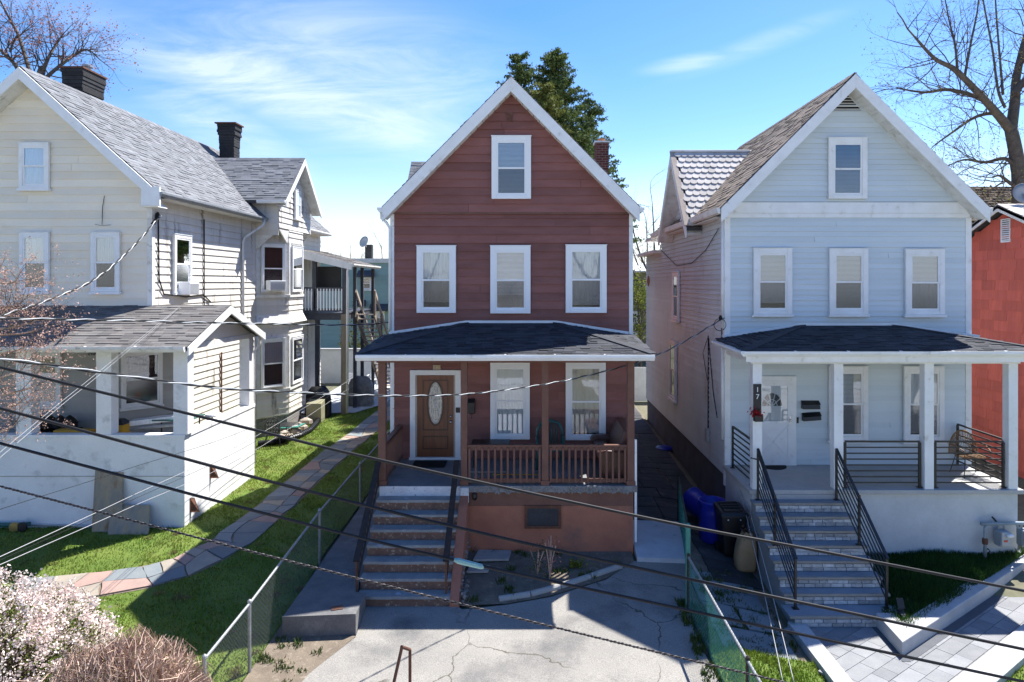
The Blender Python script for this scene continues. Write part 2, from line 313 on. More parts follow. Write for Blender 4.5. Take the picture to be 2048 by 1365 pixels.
mat('curtain_warm', (.62, .54, .45), (.70, .68, .64), ns=3, rough=.9, st=(5, 5, .4), fine=.05)
mat('blind', (.80, .81, .81), rough=.7, fine=.03)
mat('floral', (.16, .125, .10), (.05, .045, .045), ns=9, rough=.9, fine=.2, c3=(.30, .22, .17), s3=14)
mat('black_plastic', (.010, .010, .012), rough=.45, spec=.5, fine=.05)
mat('blue_plastic', (.012, .022, .33), (.010, .018, .28), ns=4, rough=.35, spec=.5, fine=.05)
mat('green_plastic', (.018, .095, .085), rough=.4, spec=.5, fine=.05)
mat('leather', (.12, .052, .036), (.09, .04, .03), ns=6, rough=.4, spec=.5, fine=.1, bump=.2)
mat('paper_bag', (.38, .26, .145), (.32, .215, .115), ns=5, rough=.85, fine=.08, bump=.4, bs=14)
mat('wicker', (.30, .17, .075), (.22, .12, .05), ns=12, rough=.6)
mat('rubber', (.012, .012, .013), rough=.85, fine=.2)
mat('tarp_black', (.011, .011, .012), rough=.45, spec=.5, bump=.5, bs=8)
mat('tarp_gray', (.28, .28, .26), (.16, .16, .14), ns=4, rough=.6, bump=.6, bs=8)
mat('deck_gray', (.075, .080, .095), (.06, .064, .075), ns=4, rough=.6)
mat('wood_old', (.30, .25, .19), (.22, .18, .14), ns=4, rough=.85, st=(4, 4, .5), fine=.2)
mat('wood_pale', (.48, .40, .33), (.40, .33, .27), ns=4, rough=.8)
mat('cable', (.011, .011, .012), (.016, .016, .017), ns=5, rough=.6, spec=.25)
mat('cable_worn', (.12, .10, .095), (.055, .042, .038), ns=18, rough=.5, fine=.2, spec=.5)
mat('cable_white', (.34, .34, .34), rough=.5)
mat('splice', (.20, .36, .35), rough=.4)
mat('bark', (.13, .11, .088), (.085, .072, .06), ns=6, rough=.95, fine=.3, fs=30, bump=.8, bs=25, c3=(.11, .115, .06), s3=2.5, lo3=.6, hi3=.75)
mat('twig', (.085, .058, .045), (.12, .085, .06), ns=3, rough=.9, ivar=.3)
mat('twig_tan', (.52, .38, .29), (.40, .27, .205), ns=3, rough=.9, ivar=.4)
mat('bud_red', (.30, .13, .10), (.40, .21, .16), ns=3, rough=.8, ivar=.4, trans=.3)
mat('bud_tan', (.46, .29, .23), (.55, .37, .30), ns=3, rough=.8, ivar=.35, trans=.3)
mat('bud_yellow', (.22, .19, .06), (.16, .15, .05), ns=3, rough=.8, ivar=.4, trans=.3)
mat('blossom', (.80, .64, .58), (.87, .78, .72), ns=3, rough=.75, ivar=.16, trans=.3, fine=0)
mat('leaf_green', (.075, .105, .02), (.13, .13, .03), ns=4, rough=.7, ivar=.4, trans=.3, fine=0)
mat('leaf_bright', (.20, .22, .035), (.13, .17, .03), ns=2, rough=.7, ivar=.35, trans=.35, fine=0)
mat('needle', (.085, .13, .036), (.125, .16, .045), ns=.8, rough=.8, ivar=.45, trans=.2, fine=0)
mat('needle_yellow', (.16, .17, .035), (.11, .13, .03), ns=.9, rough=.8, ivar=.4, trans=.25, fine=0)
mat('sign_white', (.8, .8, .8), rough=.5, fine=0)
mat('red_flower', (.32, .012, .016), rough=.7, ivar=.3)
mat('gold_num', (.50, .42, .22), rough=.45, metal=.3)
mat('orange_red', (.55, .08, .04), rough=.5)
mat('yellow_plastic', (.55, .30, .03), rough=.5)
mat('stone_pale', (.50, .43, .35), (.38, .31, .25), ns=5, rough=.9, fine=.2, ovar=.2)
mat('terracotta', (.45, .18, .09), rough=.7)
mat('dish_gray', (.40, .41, .41), rough=.5)
M = MATS
# ------------------------------------------------------------------ ground and sheets
def sheet(name, poly, dz, m, step=1.0, flat=None, thick=0, kind='structure', label=None, cat=None, extra=False):
    bm = bmesh.new(); vs = [bm.verts.new((x, y, 0)) for x, y in poly]; bm.faces.new(vs)
    xs = [p[0] for p in poly]; ys = [p[1] for p in poly]
    def cuts(a, b): return np.arange(math.ceil(a / step) * step, b, step)
    ex = list(np.arange(-12, 16, 1.0)) if extra else []; ey = list(np.arange(2, 26, 1.0)) if extra else []
    for c in list(cuts(min(xs), max(xs))) + ex: bmesh.ops.bisect_plane(bm, geom=bm.verts[:] + bm.edges[:] + bm.faces[:], plane_co=(c, 0, 0), plane_no=(1, 0, 0))
    for c in list(cuts(min(ys), max(ys))) + [8, 12.3, 14.4, 24, 31, 45] + ey: bmesh.ops.bisect_plane(bm, geom=bm.verts[:] + bm.edges[:] + bm.faces[:], plane_co=(0, c, 0), plane_no=(0, 1, 0))
    if thick:
        r = bmesh.ops.extrude_face_region(bm, geom=bm.faces[:]); top = [v for v in r['geom'] if isinstance(v, bmesh.types.BMVert)]
        ts = set(top)
        for v in bm.verts: v.co.z = (flat(v.co.x, v.co.y) if flat else hgt(v.co.x, v.co.y) + dz) - (0 if v in ts else thick)
    else:
        for v in bm.verts: v.co.z = flat(v.co.x, v.co.y) if flat else hgt(v.co.x, v.co.y) + dz
    bmesh.ops.recalc_face_normals(bm, faces=bm.faces[:])
    me = bpy.data.meshes.new(name); bm.to_mesh(me); bm.free()
    return link(name, me, m, None, (0, 0, 0), label, cat, None, kind)
def inpoly(P, poly):
    x, y = P[:, 0], P[:, 1]; ins = np.zeros(len(P), bool); n = len(poly)
    for i in range(n):
        x1, y1 = poly[i]; x2, y2 = poly[(i + 1) % n]
        c = ((y1 > y) != (y2 > y)) & (x < (x2 - x1) * (y - y1) / (y2 - y1 + 1e-12) + x1); ins ^= c
    return ins
hv = np.vectorize(hgt)
def grass(name, poly, n, m, h=(.03, .07), holes=(), w=.010, zf=None, clump=0, label=None, cat='grass', dz=0):
    a = np.array(poly); lo = a.min(0); hi = a.max(0)
    P = rng.uniform(lo, hi, (n * 3, 2)); P = P[inpoly(P, poly)]
    for q in holes: P = P[~inpoly(P, q)]
    f_ = np.sin(P[:, 0] * 2.7 + 1.3 * np.sin(P[:, 1] * 1.9)) + np.sin(P[:, 1] * 3.3 + 1.7 * np.sin(P[:, 0] * 2.2)) + .8 * np.sin(P[:, 0] * 7.1 + P[:, 1] * 6.3)
    P = P[(f_ > -1.5) | (rng.random(len(P)) < .35)]
    P = P[:n]
    if clump:
        c = P[rng.integers(0, len(P), max(1, len(P) // clump))]; P = c[rng.integers(0, len(c), len(P))] + rng.normal(0, .05, P.shape); P = P[inpoly(P, poly)]
        for q in holes: P = P[~inpoly(P, q)]
    k = len(P); z = (zf(P[:, 0], P[:, 1]) if zf else hv(P[:, 0], P[:, 1])) + dz
    H = rng.uniform(*h, k) * (1 + .35 * np.sin(P[:, 0] * 3.1) * np.sin(P[:, 1] * 2.3)); th = rng.uniform(0, 6.28, k); ww = w * rng.uniform(.7, 1.4, k)
    d = np.stack([np.cos(th), np.sin(th), 0 * th], 1) * ww[:, None]; B = np.column_stack([P, z - .005])
    tip = B + np.column_stack([rng.normal(0, .35, (k, 2)) * H[:, None], H])
    V = np.stack([B - d, B + d, tip], 1).reshape(-1, 3)
    return fastmesh(name, V, np.arange(3 * k), 3, m, label=label, cat=cat, kind='stuff')

sheet('ground', [(-400, -400), (400, -400), (400, 500), (-400, 500)], -.05, M['far_ground'], step=25, extra=True)
sheet('street', [(-60, -8), (60, -8), (60, 1.5), (-60, 1.5)], -.03, M['pale_street'], step=4)
sheet('pavement', [(-60, 1.6), (60, 1.6), (60, 5.4), (-60, 5.4)], .03, M['coping'], step=4, thick=.12)  # unseen pale pavement, added to bounce warm fill onto the house fronts
sheet('far_pavement', [(-60, -11), (60, -11), (60, -8.1), (-60, -8.1)], .03, M['coping'], step=4, thick=.12)  # opposite pavement, also added unseen for its bounced light

# left lawn
FX = -4.28
LAWN = [(-22, 6.5), (FX, 6.5), (FX - .05, 24), (-4.6, 36), (-7.2, 36), (-7.2, 28.6), (-8.7, 28.4), (-9.75, 28.3), (-9.75, 20.0), (-8.0, 20.0), (-8.0, 15.8), (-22, 15.8)]
sheet('lawn', LAWN, 0, M['lawn'], step=1)
# flagstone path centre line, turned from where it lies on the grass
path_px = [(195, 1172), (265, 1158), (335, 1148), (405, 1118), (455, 1090), (505, 1050), (555, 1010), (600, 968), (645, 930), (690, 893), (735, 858), (775, 825), (800, 800)]
PC = [gp(*p) for p in path_px]; PC = [(p.x, p.y) for p in PC]
PC = [(PC[0][0] - 1.6, PC[0][1] - .25)] + PC
def resample(pts, step):
    pts = [Vector((*p, 0)) for p in pts]; out = [pts[0].copy()]; acc = 0
    for a, b in zip(pts, pts[1:]):
        L_ = (b - a).length; d = step - acc
        while d <= L_: out.append(a.lerp(b, d / L_)); d += step
        acc = (acc + L_) % step
    return out
C = resample(PC, .62); n = len(C)
def side(i):
    d = (C[min(i + 1, n - 1)] - C[max(i - 1, 0)]).normalized(); return Vector((-d.y, d.x, 0))
HALF = .47
PATHPOLY = [((C[i] + side(i) * (HALF + .02)).x, (C[i] + side(i) * (HALF + .02)).y) for i in range(n)] + [((C[i] - side(i) * (HALF + .02)).x, (C[i] - side(i) * (HALF + .02)).y) for i in range(n - 1, -1, -1)]
pathbed = sheet('path', PATHPOLY, .006, M['soil'], step=1)
ORG[pathbed] = Vector((0, 0, 0))
rows = []
for i in range(n):
    s = side(i); t = (C[min(i + 1, n - 1)] - C[max(i - 1, 0)]).normalized()
    j = random.uniform(-.18, .18)
    rows.append([C[i] + s * (HALF + random.uniform(-.06, .05)) + t * random.uniform(-.12, .12), C[i] + s * j + t * random.uniform(-.2, .2), C[i] - s * (HALF + random.uniform(-.06, .05)) + t * random.uniform(-.12, .12)])
def stone(parent, poly2, m, top, gap=.018, h=.03, name='stone'):
    c = sum(poly2, Vector()) / len(poly2); P = []
    for k, a in enumerate(poly2):
        b = poly2[(k + 1) % len(poly2)]
        a2 = a + (c - a).normalized() * gap; b2 = b + (c - b).normalized() * gap
        P.append(a2); mid = a2.lerp(b2, random.uniform(.35, .65)); e = (b2 - a2); nn = Vector((-e.y, e.x, 0)).normalized()
        P.append(mid + nn * random.uniform(-.03, .03) * min(1, e.length / .5))
    tz = random.uniform(-.005, .006)
    mb = MB(); mb.prism([(p.x, p.y, (top(p.x, p.y) if callable(top) else top) + tz - h) for p in P], (0, 0, h)); return mb.build(name, m, parent)
fl = [M['flag_gray']] * 5 + [M['flag_pink']] * 2 + [M['flag_tan']] * 2
ptop = lambda x, y: hgt(x, y) + .028
for i in range(n - 1):
    for k in range(2):
        q = [rows[i][k], rows[i][k + 1], rows[i + 1][k + 1], rows[i + 1][k]]
        if random.random() < .45:
            cut = random.uniform(.4, .6); a = q[0].lerp(q[3], cut); b = q[1].lerp(q[2], 1 - cut + random.uniform(-.1, .1))
            stone(pathbed, [q[0], q[1], b, a], random.choice(fl), ptop); stone(pathbed, [a, b, q[2], q[3]], random.choice(fl), ptop)
        else: stone(pathbed, q, random.choice(fl), ptop)
mat('grass_dry', (.27, .22, .10), (.20, .18, .075), ns=2, rough=.8, ivar=.3, fine=0, trans=.3)
grass('dry_grass', LAWN, 14000, M['grass_dry'], holes=[PATHPOLY], clump=60, h=(.03, .06), label='scattered dry straw-coloured blades in the lawn beside the cream house')
grass('lawn_grass', LAWN, 150000, M['grass'], holes=[PATHPOLY], label='green mown grass of the lawn beside the cream house')

# driveway with cracks, a cracked slab field
drv = mat('driveway', (.29, .272, .24), (.235, .222, .20), ns=.9, rough=.9, fine=.4, fs=60, bump=.5, bs=60, c3=(.135, .132, .126), s3=.7, lo3=.50, hi3=.68)
def crack(m, sc=.36):
    nt = m.node_tree; N = nt.nodes; L = nt.links; p = N['Principled BSDF']; src = p.inputs['Base Color'].links[0].from_socket
    g = N.new('ShaderNodeNewGeometry'); nz = N.new('ShaderNodeTexNoise'); nz.inputs['Scale'].default_value = 1.6; nz.inputs['Detail'].default_value = 6; L.new(g.outputs['Position'], nz.inputs['Vector'])
    mx = N.new('ShaderNodeMixRGB'); mx.blend_type = 'ADD'; mx.inputs[0].default_value = .55; L.new(g.outputs['Position'], mx.inputs[1]); L.new(nz.outputs['Color'], mx.inputs[2])
    v = N.new('ShaderNodeTexVoronoi'); v.feature = 'DISTANCE_TO_EDGE'; v.inputs['Scale'].default_value = sc; L.new(mx.outputs[0], v.inputs['Vector'])
    r0 = N.new('ShaderNodeMapRange'); r0.inputs[1].default_value = .0010; r0.inputs[2].default_value = .0050; L.new(v.outputs[0], r0.inputs[0])
    n9 = N.new('ShaderNodeTexNoise'); n9.inputs['Scale'].default_value = .8; L.new(g.outputs['Position'], n9.inputs['Vector']); r9 = N.new('ShaderNodeMapRange'); r9.inputs[1].default_value = .46; r9.inputs[2].default_value = .60; L.new(n9.outputs[0], r9.inputs[0])
    r = N.new('ShaderNodeMath'); r.operation = 'MAXIMUM'; L.new(r0.outputs[0], r.inputs[0]); L.new(r9.outputs[0], r.inputs[1])
    cm = N.new('ShaderNodeMixRGB'); cm.inputs[1].default_value = (.085, .075, .055, 1); L.new(r.outputs[0], cm.inputs[0]); L.new(src, cm.inputs[2]); L.new(cm.outputs[0], p.inputs['Base Color'])
crack(drv)
DRIVE = [(-2.95, 12.4), (-2.9, 11.4), (-3.35, 10.4), (-3.7, 8.6), (-3.9, 5), (-3.9, 1.5), (2.85, 1.5), (2.86, 9), (2.8, 11.6), (2.95, 12.7), (3.3, 14.0), (2.15, 14.0), (1.5, 13.3), (.4, 12.7), (-.4, 12.45), (-1.2, 12.3), (-1.3, 12.4)]
sheet('driveway', DRIVE, .012, drv, step=.8)
sheet('garden_soil', [(FX, 6.5), (-3.85, 6.5), (-3.7, 8.6), (-3.35, 10.4), (-2.9, 11.45), (-4.15, 11.5), (FX, 12)], .006, M['soil'], step=.5)
BED = [(-1.3, 12.4), (-.4, 12.47), (.4, 12.72), (1.5, 13.32), (2.15, 14.0), (2.15, 14.45), (-1.3, 14.45)]
sheet('planting_bed', BED, .02, M['soil'], step=.4)
grass('bed_weeds', BED, 900, M['weed'], h=(.04, .12), clump=40, w=.012, label='scattered weeds on the bare soil under the brown porch', cat='weeds', dz=.02)
grass('fence_weeds', [(2.55, 8.8), (3.2, 8.8), (3.1, 12.6), (2.7, 12.6)], 2600, M['weed'], h=(.04, .14), clump=26, w=.012, label='weeds along the foot of the green fence', cat='weeds', dz=.01)
grass('corner_weeds', [(FX, 8.3), (-3.5, 8.3), (-3.3, 11.3), (FX, 11.4)], 1300, M['weed'], h=(.03, .1), clump=40, w=.012, label='sparse weeds on the soil at the end of the concrete walk', cat='weeds')

# ------------------------------------------------------------------ building helpers
def siding(parent, m, P, U, Nn, wfn, z0, z1, course, thick=.032, joint=0.0, name='siding_board'):
    P = Vector(P); U = Vector(U).normalized(); Nn = Vector(Nn).normalized(); z = z0
    while z < z1 - .02:
        zt = min(z + course + .004, z1); a0, a1 = wfn(z + .001); b0, b1 = wfn(zt)
        if a1 - a0 < .03: break
        if b1 < b0: b0 = b1 = (b0 + b1) / 2
        cuts = []
        if joint and a1 - a0 > 2 and random.random() < joint:
            cuts = [random.uniform(lerp(a0, a1, .15), lerp(a0, a1, .85))]
        us = [a0] + cuts + [a1]; ut = [b0] + [min(max(c, b0), b1) for c in cuts] + [b1]
        th = thick * random.uniform(.9, 1.15)
        for k in range(len(us) - 1):
            g0 = .004 if k else 0; g1 = .004 if k < len(us) - 2 else 0
            def T(u, n, zz): return P + U * u + Nn * n + Z3 * zz
            mb = MB(); mb.hexa([T(us[k] + g0, -.004, z), T(us[k + 1] - g1, -.004, z), T(us[k + 1] - g1, th, z), T(us[k] + g0, th, z),
                                T(ut[k] + g0, -.004, zt), T(ut[k + 1] - g1, -.004, zt), T(ut[k + 1] - g1, th * .12, zt), T(ut[k] + g0, th * .12, zt)])
            mb.build(name, m, parent)
        z += course
def clipb(poly, b):
    xs = []
    for (a1, b1), (a2, b2) in zip(poly, poly[1:] + poly[:1]):
        if abs(b2 - b1) < 1e-9:
            if abs(b - b1) < 1e-6: xs += [a1, a2]
        elif min(b1, b2) - 1e-9 <= b <= max(b1, b2) + 1e-9: xs.append(a1 + (a2 - a1) * (b - b1) / (b2 - b1))
    return (min(xs), max(xs)) if xs else None
def shingles(name, m, parent, pts, course=.14, tab=.3, thick=.012, slab=.06, slab_mat=None, under=True):
    """pts: planar roof polygon, first edge is the eave"""
    pts = [Vector(p) for p in pts]; A = (pts[1] - pts[0]).normalized()
    nrm = (pts[1] - pts[0]).cross(pts[-1] - pts[0]).normalized()
    if nrm.z < 0: nrm = -nrm
    B = nrm.cross(A).normalized()
    if B.dot(pts[-1] - pts[0]) < 0: B = -B
    poly = [((p - pts[0]).dot(A), (p - pts[0]).dot(B)) for p in pts]; top = max(b for a, b in poly); mb = MB()
    b = -.02; row = 0
    while b < top - .005:
        bt = min(b + course + .02, top); r0 = clipb(poly, max(b, 0)); r1 = clipb(poly, bt)
        if r0 is None or r1 is None: b += course; continue
        a = r0[0] - random.uniform(0, tab); mx = max(r0[1], r1[1]); a = min(a, r1[0] - random.uniform(0, tab))
        while a < mx:
            w = tab * random.uniform(.6, 1.35); e = a + w
            c = [min(max(a + .002, r0[0]), r0[1]), min(max(e - .002, r0[0]), r0[1]), min(max(e - .002, r1[0]), r1[1]), min(max(a + .002, r1[0]), r1[1])]
            if c[1] - c[0] > .01 or c[2] - c[3] > .01:
                t = thick * random.choice((.7, .9, 1.8)); dd = random.choice((0, 0, .02))
                Q = lambda aa, bb, h: pts[0] + A * aa + B * bb + nrm * h
                mb.hexa([Q(c[0], b - dd, .001), Q(c[1], b - dd, .001), Q(c[2], bt, .001), Q(c[3], bt, .001), Q(c[0], b - dd, t), Q(c[1], b - dd, t), Q(c[2], bt, .003), Q(c[3], bt, .003)])
            a = e
        b += course; row += 1
    if under:
        s = MB(); s.prism([p - nrm * slab for p in pts], nrm * slab); s.build('roof_deck', slab_mat or M['shingle_black'], parent)
    return mb.build(name, m, parent, kind='stuff')
def window(parent, P, U, Nn, w, h, casing=.10, sill=True, up='blind', low='screen', trim='vinyl', split=.5, depth=.075, casing_mat=None, upm='blind', lowm='curtain', lowfill=.0):
    """P: bottom centre on the wall face; w,h outside the casing"""
    fr = frame(P, U, Nn); x = w / 2; cm = M[casing_mat or trim]; tm = M[trim]
    mb = MB(fr); c = casing
    mb.box(-x, -x + c, 0, depth, 0, h); mb.box(x - c, x, 0, depth, 0, h); mb.box(-x + c, x - c, 0, depth - .002, h - c, h); mb.box(-x + c, x - c, 0, depth - .002, 0, c * .75)
    mb.box(-x - .012, x + .012, 0, depth + .012, h, h + .022)
    win = mb.build('window', cm, parent, bevel=.006)
    ix = x - c; z0 = c * .75; z1 = h - c; zs = lerp(z0, z1, split)
    mb = MB(fr); mb.box(-ix, ix, .002, .008, z0, z1); mb.build('room_darkness', M['unlit_interior'], win)
    s = .045
    mb = MB(fr); mb.box(-ix, -ix + s, .044, .064, zs - .02, z1); mb.box(ix - s, ix, .044, .064, zs - .02, z1); mb.box(-ix + s, ix - s, .044, .063, z1 - s, z1); mb.box(-ix + s, ix - s, .044, .066, zs - .02, zs + .022); mb.build('upper_sash', tm, win)
    mb = MB(fr); mb.box(-ix, -ix + s, .030, .043, z0, zs - .021); mb.box(ix - s, ix, .030, .043, z0, zs - .021); mb.box(-ix + s, ix - s, .030, .0425, z0, z0 + s * 1.2); mb.build('lower_sash', tm, win)
    mb = MB(fr); mb.box(-ix + s, ix - s, .050, .053, zs + .022, z1 - s); mb.build('pane', M['glass'], win)
    mb = MB(fr); mb.box(-ix + s, ix - s, .034, .037, z0 + s * 1.2, zs - .021); mb.build('pane', M['glass' if low == 'glass' else 'screen'], win)
    def drape(u0, u1, a, b, n0, m, amp=.0035, k=9, tilt=0):
        mb = MB(fr); nn = 40
        for i in range(nn):
            ua, ub = lerp(u0, u1, i / nn), lerp(u0, u1, (i + 1) / nn)
            fa, fb = n0 + amp * math.sin(i / nn * k * 6.28), n0 + amp * math.sin((i + 1) / nn * k * 6.28)
            mb.add([(ua, fa, a + tilt * i / nn), (ub, fb, a + tilt * (i + 1) / nn), (ub, fb, b), (ua, fa, b)], [(0, 1, 2, 3)])
        mb.build('curtain', m, win, smooth=True)
    def slats(a, b, n0, m, k=None):
        mb = MB(fr); k = k or int((b - a) / .03); d = (b - a) / k
        for i in range(k): mb.hexa([(-ix, n0, a + i * d), (ix, n0, a + i * d), (ix, n0 + .012, a + i * d + .003), (-ix, n0 + .012, a + i * d + .003), (-ix, n0, a + i * d + d * .8), (ix, n0, a + i * d + d * .8), (ix, n0 + .003, a + i * d + d * .8), (-ix, n0 + .003, a + i * d + d * .8)])
        mb.build('blind', m, win)
    if up == 'blind': slats(zs - .02, z1, .012, M[upm])
    elif up == 'curtain': drape(-ix, ix, zs - .02, z1, .020, M[upm])
    elif up == 'valance': drape(-ix, ix, lerp(zs, z1, .25), z1, .022, M['floral'], tilt=.14)
    if lowfill:
        a = lerp(zs, z0, lowfill)
        if lowm == 'slats': slats(a, zs, .012, M['blind'])
        else: drape(-ix, ix, a, zs, .018, M[lowm])
    if sill:
        mb = MB(fr); mb.box(-x - .03, x + .03, 0, depth + .035, -.07, -.001); mb.build('sill', cm, win, bevel=.006)
    return win
def gable_roof(parent, cx, zr, slope, xl, xr, y0, y1, m, slab=.10, axis='y', course=.14, tab=.3, ridge_m=None, sides=(1, 1)):
    """ridge along y at x=cx (axis 'y') or along x at y=cx (axis 'x')"""
    sw = (lambda a, b, c: Vector((a, b, c))) if axis == 'y' else (lambda a, b, c: Vector((b, a, c)))
    roof = MB()
    for e in (xl, xr):
        z = zr - slope * abs(e - cx); roof.prism([sw(cx, y0, zr - .012), sw(cx, y1, zr - .012), sw(e, y1, z - .012), sw(e, y0, z - .012)], (0, 0, -slab))
    r = roof.build('roof', M['shingle_black'], parent)
    for e, on in zip((xl, xr), sides):
        if on:
            z = zr - slope * abs(e - cx); shingles('shingles', m, r, [sw(e, y0, z), sw(e, y1, z), sw(cx, y1, zr), sw(cx, y0, zr)], course, tab, under=False)
    rc = MB()
    k = y0
    while k < y1 - .05:
        e = min(k + .3, y1); q = .13
        rc.hexa([sw(cx - q, k, zr - q * slope + .012), sw(cx - q, e, zr - q * slope + .012), sw(cx, e, zr + .012), sw(cx, k, zr + .012), sw(cx - q, k, zr - q * slope + .024), sw(cx - q, e, zr - q * slope + .02), sw(cx, e, zr + .024), sw(cx, k, zr + .03)])
        rc.hexa([sw(cx + q, k, zr - q * slope + .012), sw(cx + q, e, zr - q * slope + .012), sw(cx, e, zr + .012), sw(cx, k, zr + .012), sw(cx + q, k, zr - q * slope + .024), sw(cx + q, e, zr - q * slope + .02), sw(cx, e, zr + .024), sw(cx, k, zr + .03)])
        k = e
    rc.build('ridge_cap', ridge_m or m, r, kind='stuff')
    return r
def rake(parent, cx, zr, slope, e, y, w, m, axis='y', t=.05, name='rake_board', drop=.10):
    """sloping barge board; w measured straight down"""
    sw = (lambda a, b, c: Vector((a, b, c))) if axis == 'y' else (lambda a, b, c: Vector((b, a, c)))
    z = zr - slope * abs(e - cx)
    mb = MB(); mb.prism([sw(cx, y, zr - drop * .25), sw(e, y, z - drop * .25), sw(e, y, z - w), sw(cx, y, zr - w)], sw(0, -t if axis == 'y' else t, 0)); return mb.build(name, m, parent, bevel=.006)
def gutter(parent, a, b, m=None, w=.11, h=.11, name='gutter', outward=(1, 0, 0)):
    a = Vector(a); b = Vector(b); o = Vector(outward).normalized(); mb = MB()
    prof = [(0, 0), (0, -h), (w * .6, -h), (w, -h * .45), (w, 0), (w - .012, 0), (w - .012, -h * .4), (w * .58, -h + .012), (.012, -h + .012), (.012, 0)]
    P = [[p + o * u + Z3 * v for u, v in prof] for p in (a, b)]; n = len(prof)
    mb.add(P[0] + P[1], [(i, (i + 1) % n, n + (i + 1) % n, n + i) for i in range(n)])
    for q in P: mb.add([q[0], q[1], q[2], q[3], q[4]], [(0, 1, 2, 3, 4)])
    d = (b - a); L_ = d.length; k = int(L_ / 1.2)
    for i in range(1, k + 1):
        c = a + d * (i / (k + 1)); mb.beam(c + Z3 * .004, c + o * w + Z3 * .004, .03, .012)
    return mb.build(name, m or M['white_trim'], parent)
def box_part(name, m, parent, *a, bevel=0, **k):
    mb = MB(); mb.box(*a); return mb.build(name, m, parent, bevel=bevel, **k)
def text_mesh(body, size, P, U, Nn, m, parent, name='numeral', depth=.006):
    cu = bpy.data.curves.new(name, 'FONT'); cu.body = body; cu.size = size; cu.extrude = depth; cu.align_x = 'CENTER'; cu.align_y = 'CENTER'
    to = bpy.data.objects.new(name, cu); COL.objects.link(to); dg = bpy.context.evaluated_depsgraph_get(); me = bpy.data.meshes.new_from_object(to.evaluated_get(dg)); bpy.data.objects.remove(to)
    U = Vector(U); Nn = Vector(Nn); P = Vector(P); o0 = ORG[parent]
    for v in me.vertices:
        c = v.co; v.co = P + U * c.x + Z3 * c.y + Nn * (c.z + depth + .002) - o0
    me.materials.clear(); return link(name, me, m, parent, None, None, None, None, None)
def hip_porch_roof(parent, xl, xr, yf, zf, yw, zw, xa, xb, zb, m, name='porch_roof'):
    e = MB(); e.prism([(xl, yf, zf - .012), (xr, yf, zf - .012), (xr, yw, zb - .012), (xb, yw, zw - .012), (xa, yw, zw - .012), (xl, yw, zb - .012)], (0, 0, -.002))
    roof = MB()
    def pr(p): roof.prism([Vector(q) - Z3 * .012 for q in p], (0, 0, -.08))
    F = [(xl, yf, zf), (xr, yf, zf), (xb, yw, zw), (xa, yw, zw)]; LT = [(xl, yw, zb), (xl, yf, zf), (xa, yw, zw)]; RT = [(xr, yf, zf), (xr, yw, zb), (xb, yw, zw)]
    pr(F); pr(LT); pr(RT); r = roof.build(name, M['shingle_black'], parent)
    shingles('shingles', m, r, F, .13, .26, under=False); shingles('shingles', m, r, LT, .13, .26, under=False); shingles('shingles', m, r, RT, .13, .26, under=False)
    for a, b in (((xl, yf, zf), (xa, yw, zw)), ((xr, yf, zf), (xb, yw, zw))): mb = MB(); mb.beam(Vector(a) + Z3 * .012, Vector(b) + Z3 * .012, .2, .02); mb.build('hip_cap', m, r)
    mb = MB(); q = .03
    for a, b in (((xa, yw, zw), (xb, yw, zw)), ((xl + .15, yw, zb + .03), (xa, yw, zw)), ((xb, yw, zw), (xr - .15, yw, zb + .03))): mb.beam(Vector(a) + Vector((0, -.035, .03)), Vector(b) + Vector((0, -.035, .03)), .035, .06)
    mb.build('flashing', M['white_trim'], r)
    return r
# ================================================================== brown house (19)
FRONT = (0, -1, 0); XU = (1, 0, 0)
def fx(px, Y=16.5): return (px - U0) * Y / FPX
def fz(py, Y=16.5): return CAMZ - (py - V0) * Y / FPX
BL, BR, BY, BB = -3.29, 2.45, 16.5, 27.5; BC = -.43; BZ = 10.70; BSL = 1.013
H1 = thing('brown_house', 'narrow brown clapboard house with white gable trim and front porch, in the middle', 'house', (BC, BY, 0))
core = MB(); wall_under = lambda x: BZ - .14 - BSL * abs(x - BC)
core.prism([(BL, BY, .0), (BR, BY, .0), (BR, BY, wall_under(BR)), (BC, BY, wall_under(BC)), (BL, BY, wall_under(BL))], (0, BB - BY, 0))
wl = core.build('wall', M['brown_trim'], H1)
siding(wl, M['brown_siding'], (0, BY, 0), XU, FRONT, lambda z: (BL, BR), 1.56, 7.46, .2, joint=.7)
def gw(z): h = (BZ - .16 - z) / BSL; return (max(BL, BC - h), min(BR, BC + h))
siding(wl, M['brown_siding'], (0, BY - .03, 0), XU, FRONT, gw, 7.50, 10.5, .2, joint=.35)
mb = MB(); mb.box(BL, BR, BY - .062, BY, 7.455, 7.497); mb.build('drip_ledge', M['brown_trim'], wl)
for s, x in ((-1, BL), (1, BR)):   # plain side walls in lapped boards
    siding(wl, M['brown_siding'], (x, BY, 0), (0, 1, 0), (s, 0, 0), lambda z: (0.02, BB - BY), 1.2, 7.5, .4, joint=.5)
    box_part('corner_board', M['white_trim'], H1, x - (.06 if s < 0 else .035), x + (.035 if s < 0 else .06), BY - .035, BY + .07, .6, 7.55, bevel=.004)
r1 = gable_roof(H1, BC, BZ, BSL, BC - 3.05, BC + 3.05, BY - .32, BB + .3, M['shingle_gray'])
for e in (BC - 3.05, BC + 3.05): rake(H1, BC, BZ, BSL, e, BY - .32, .37, M['white_trim'])
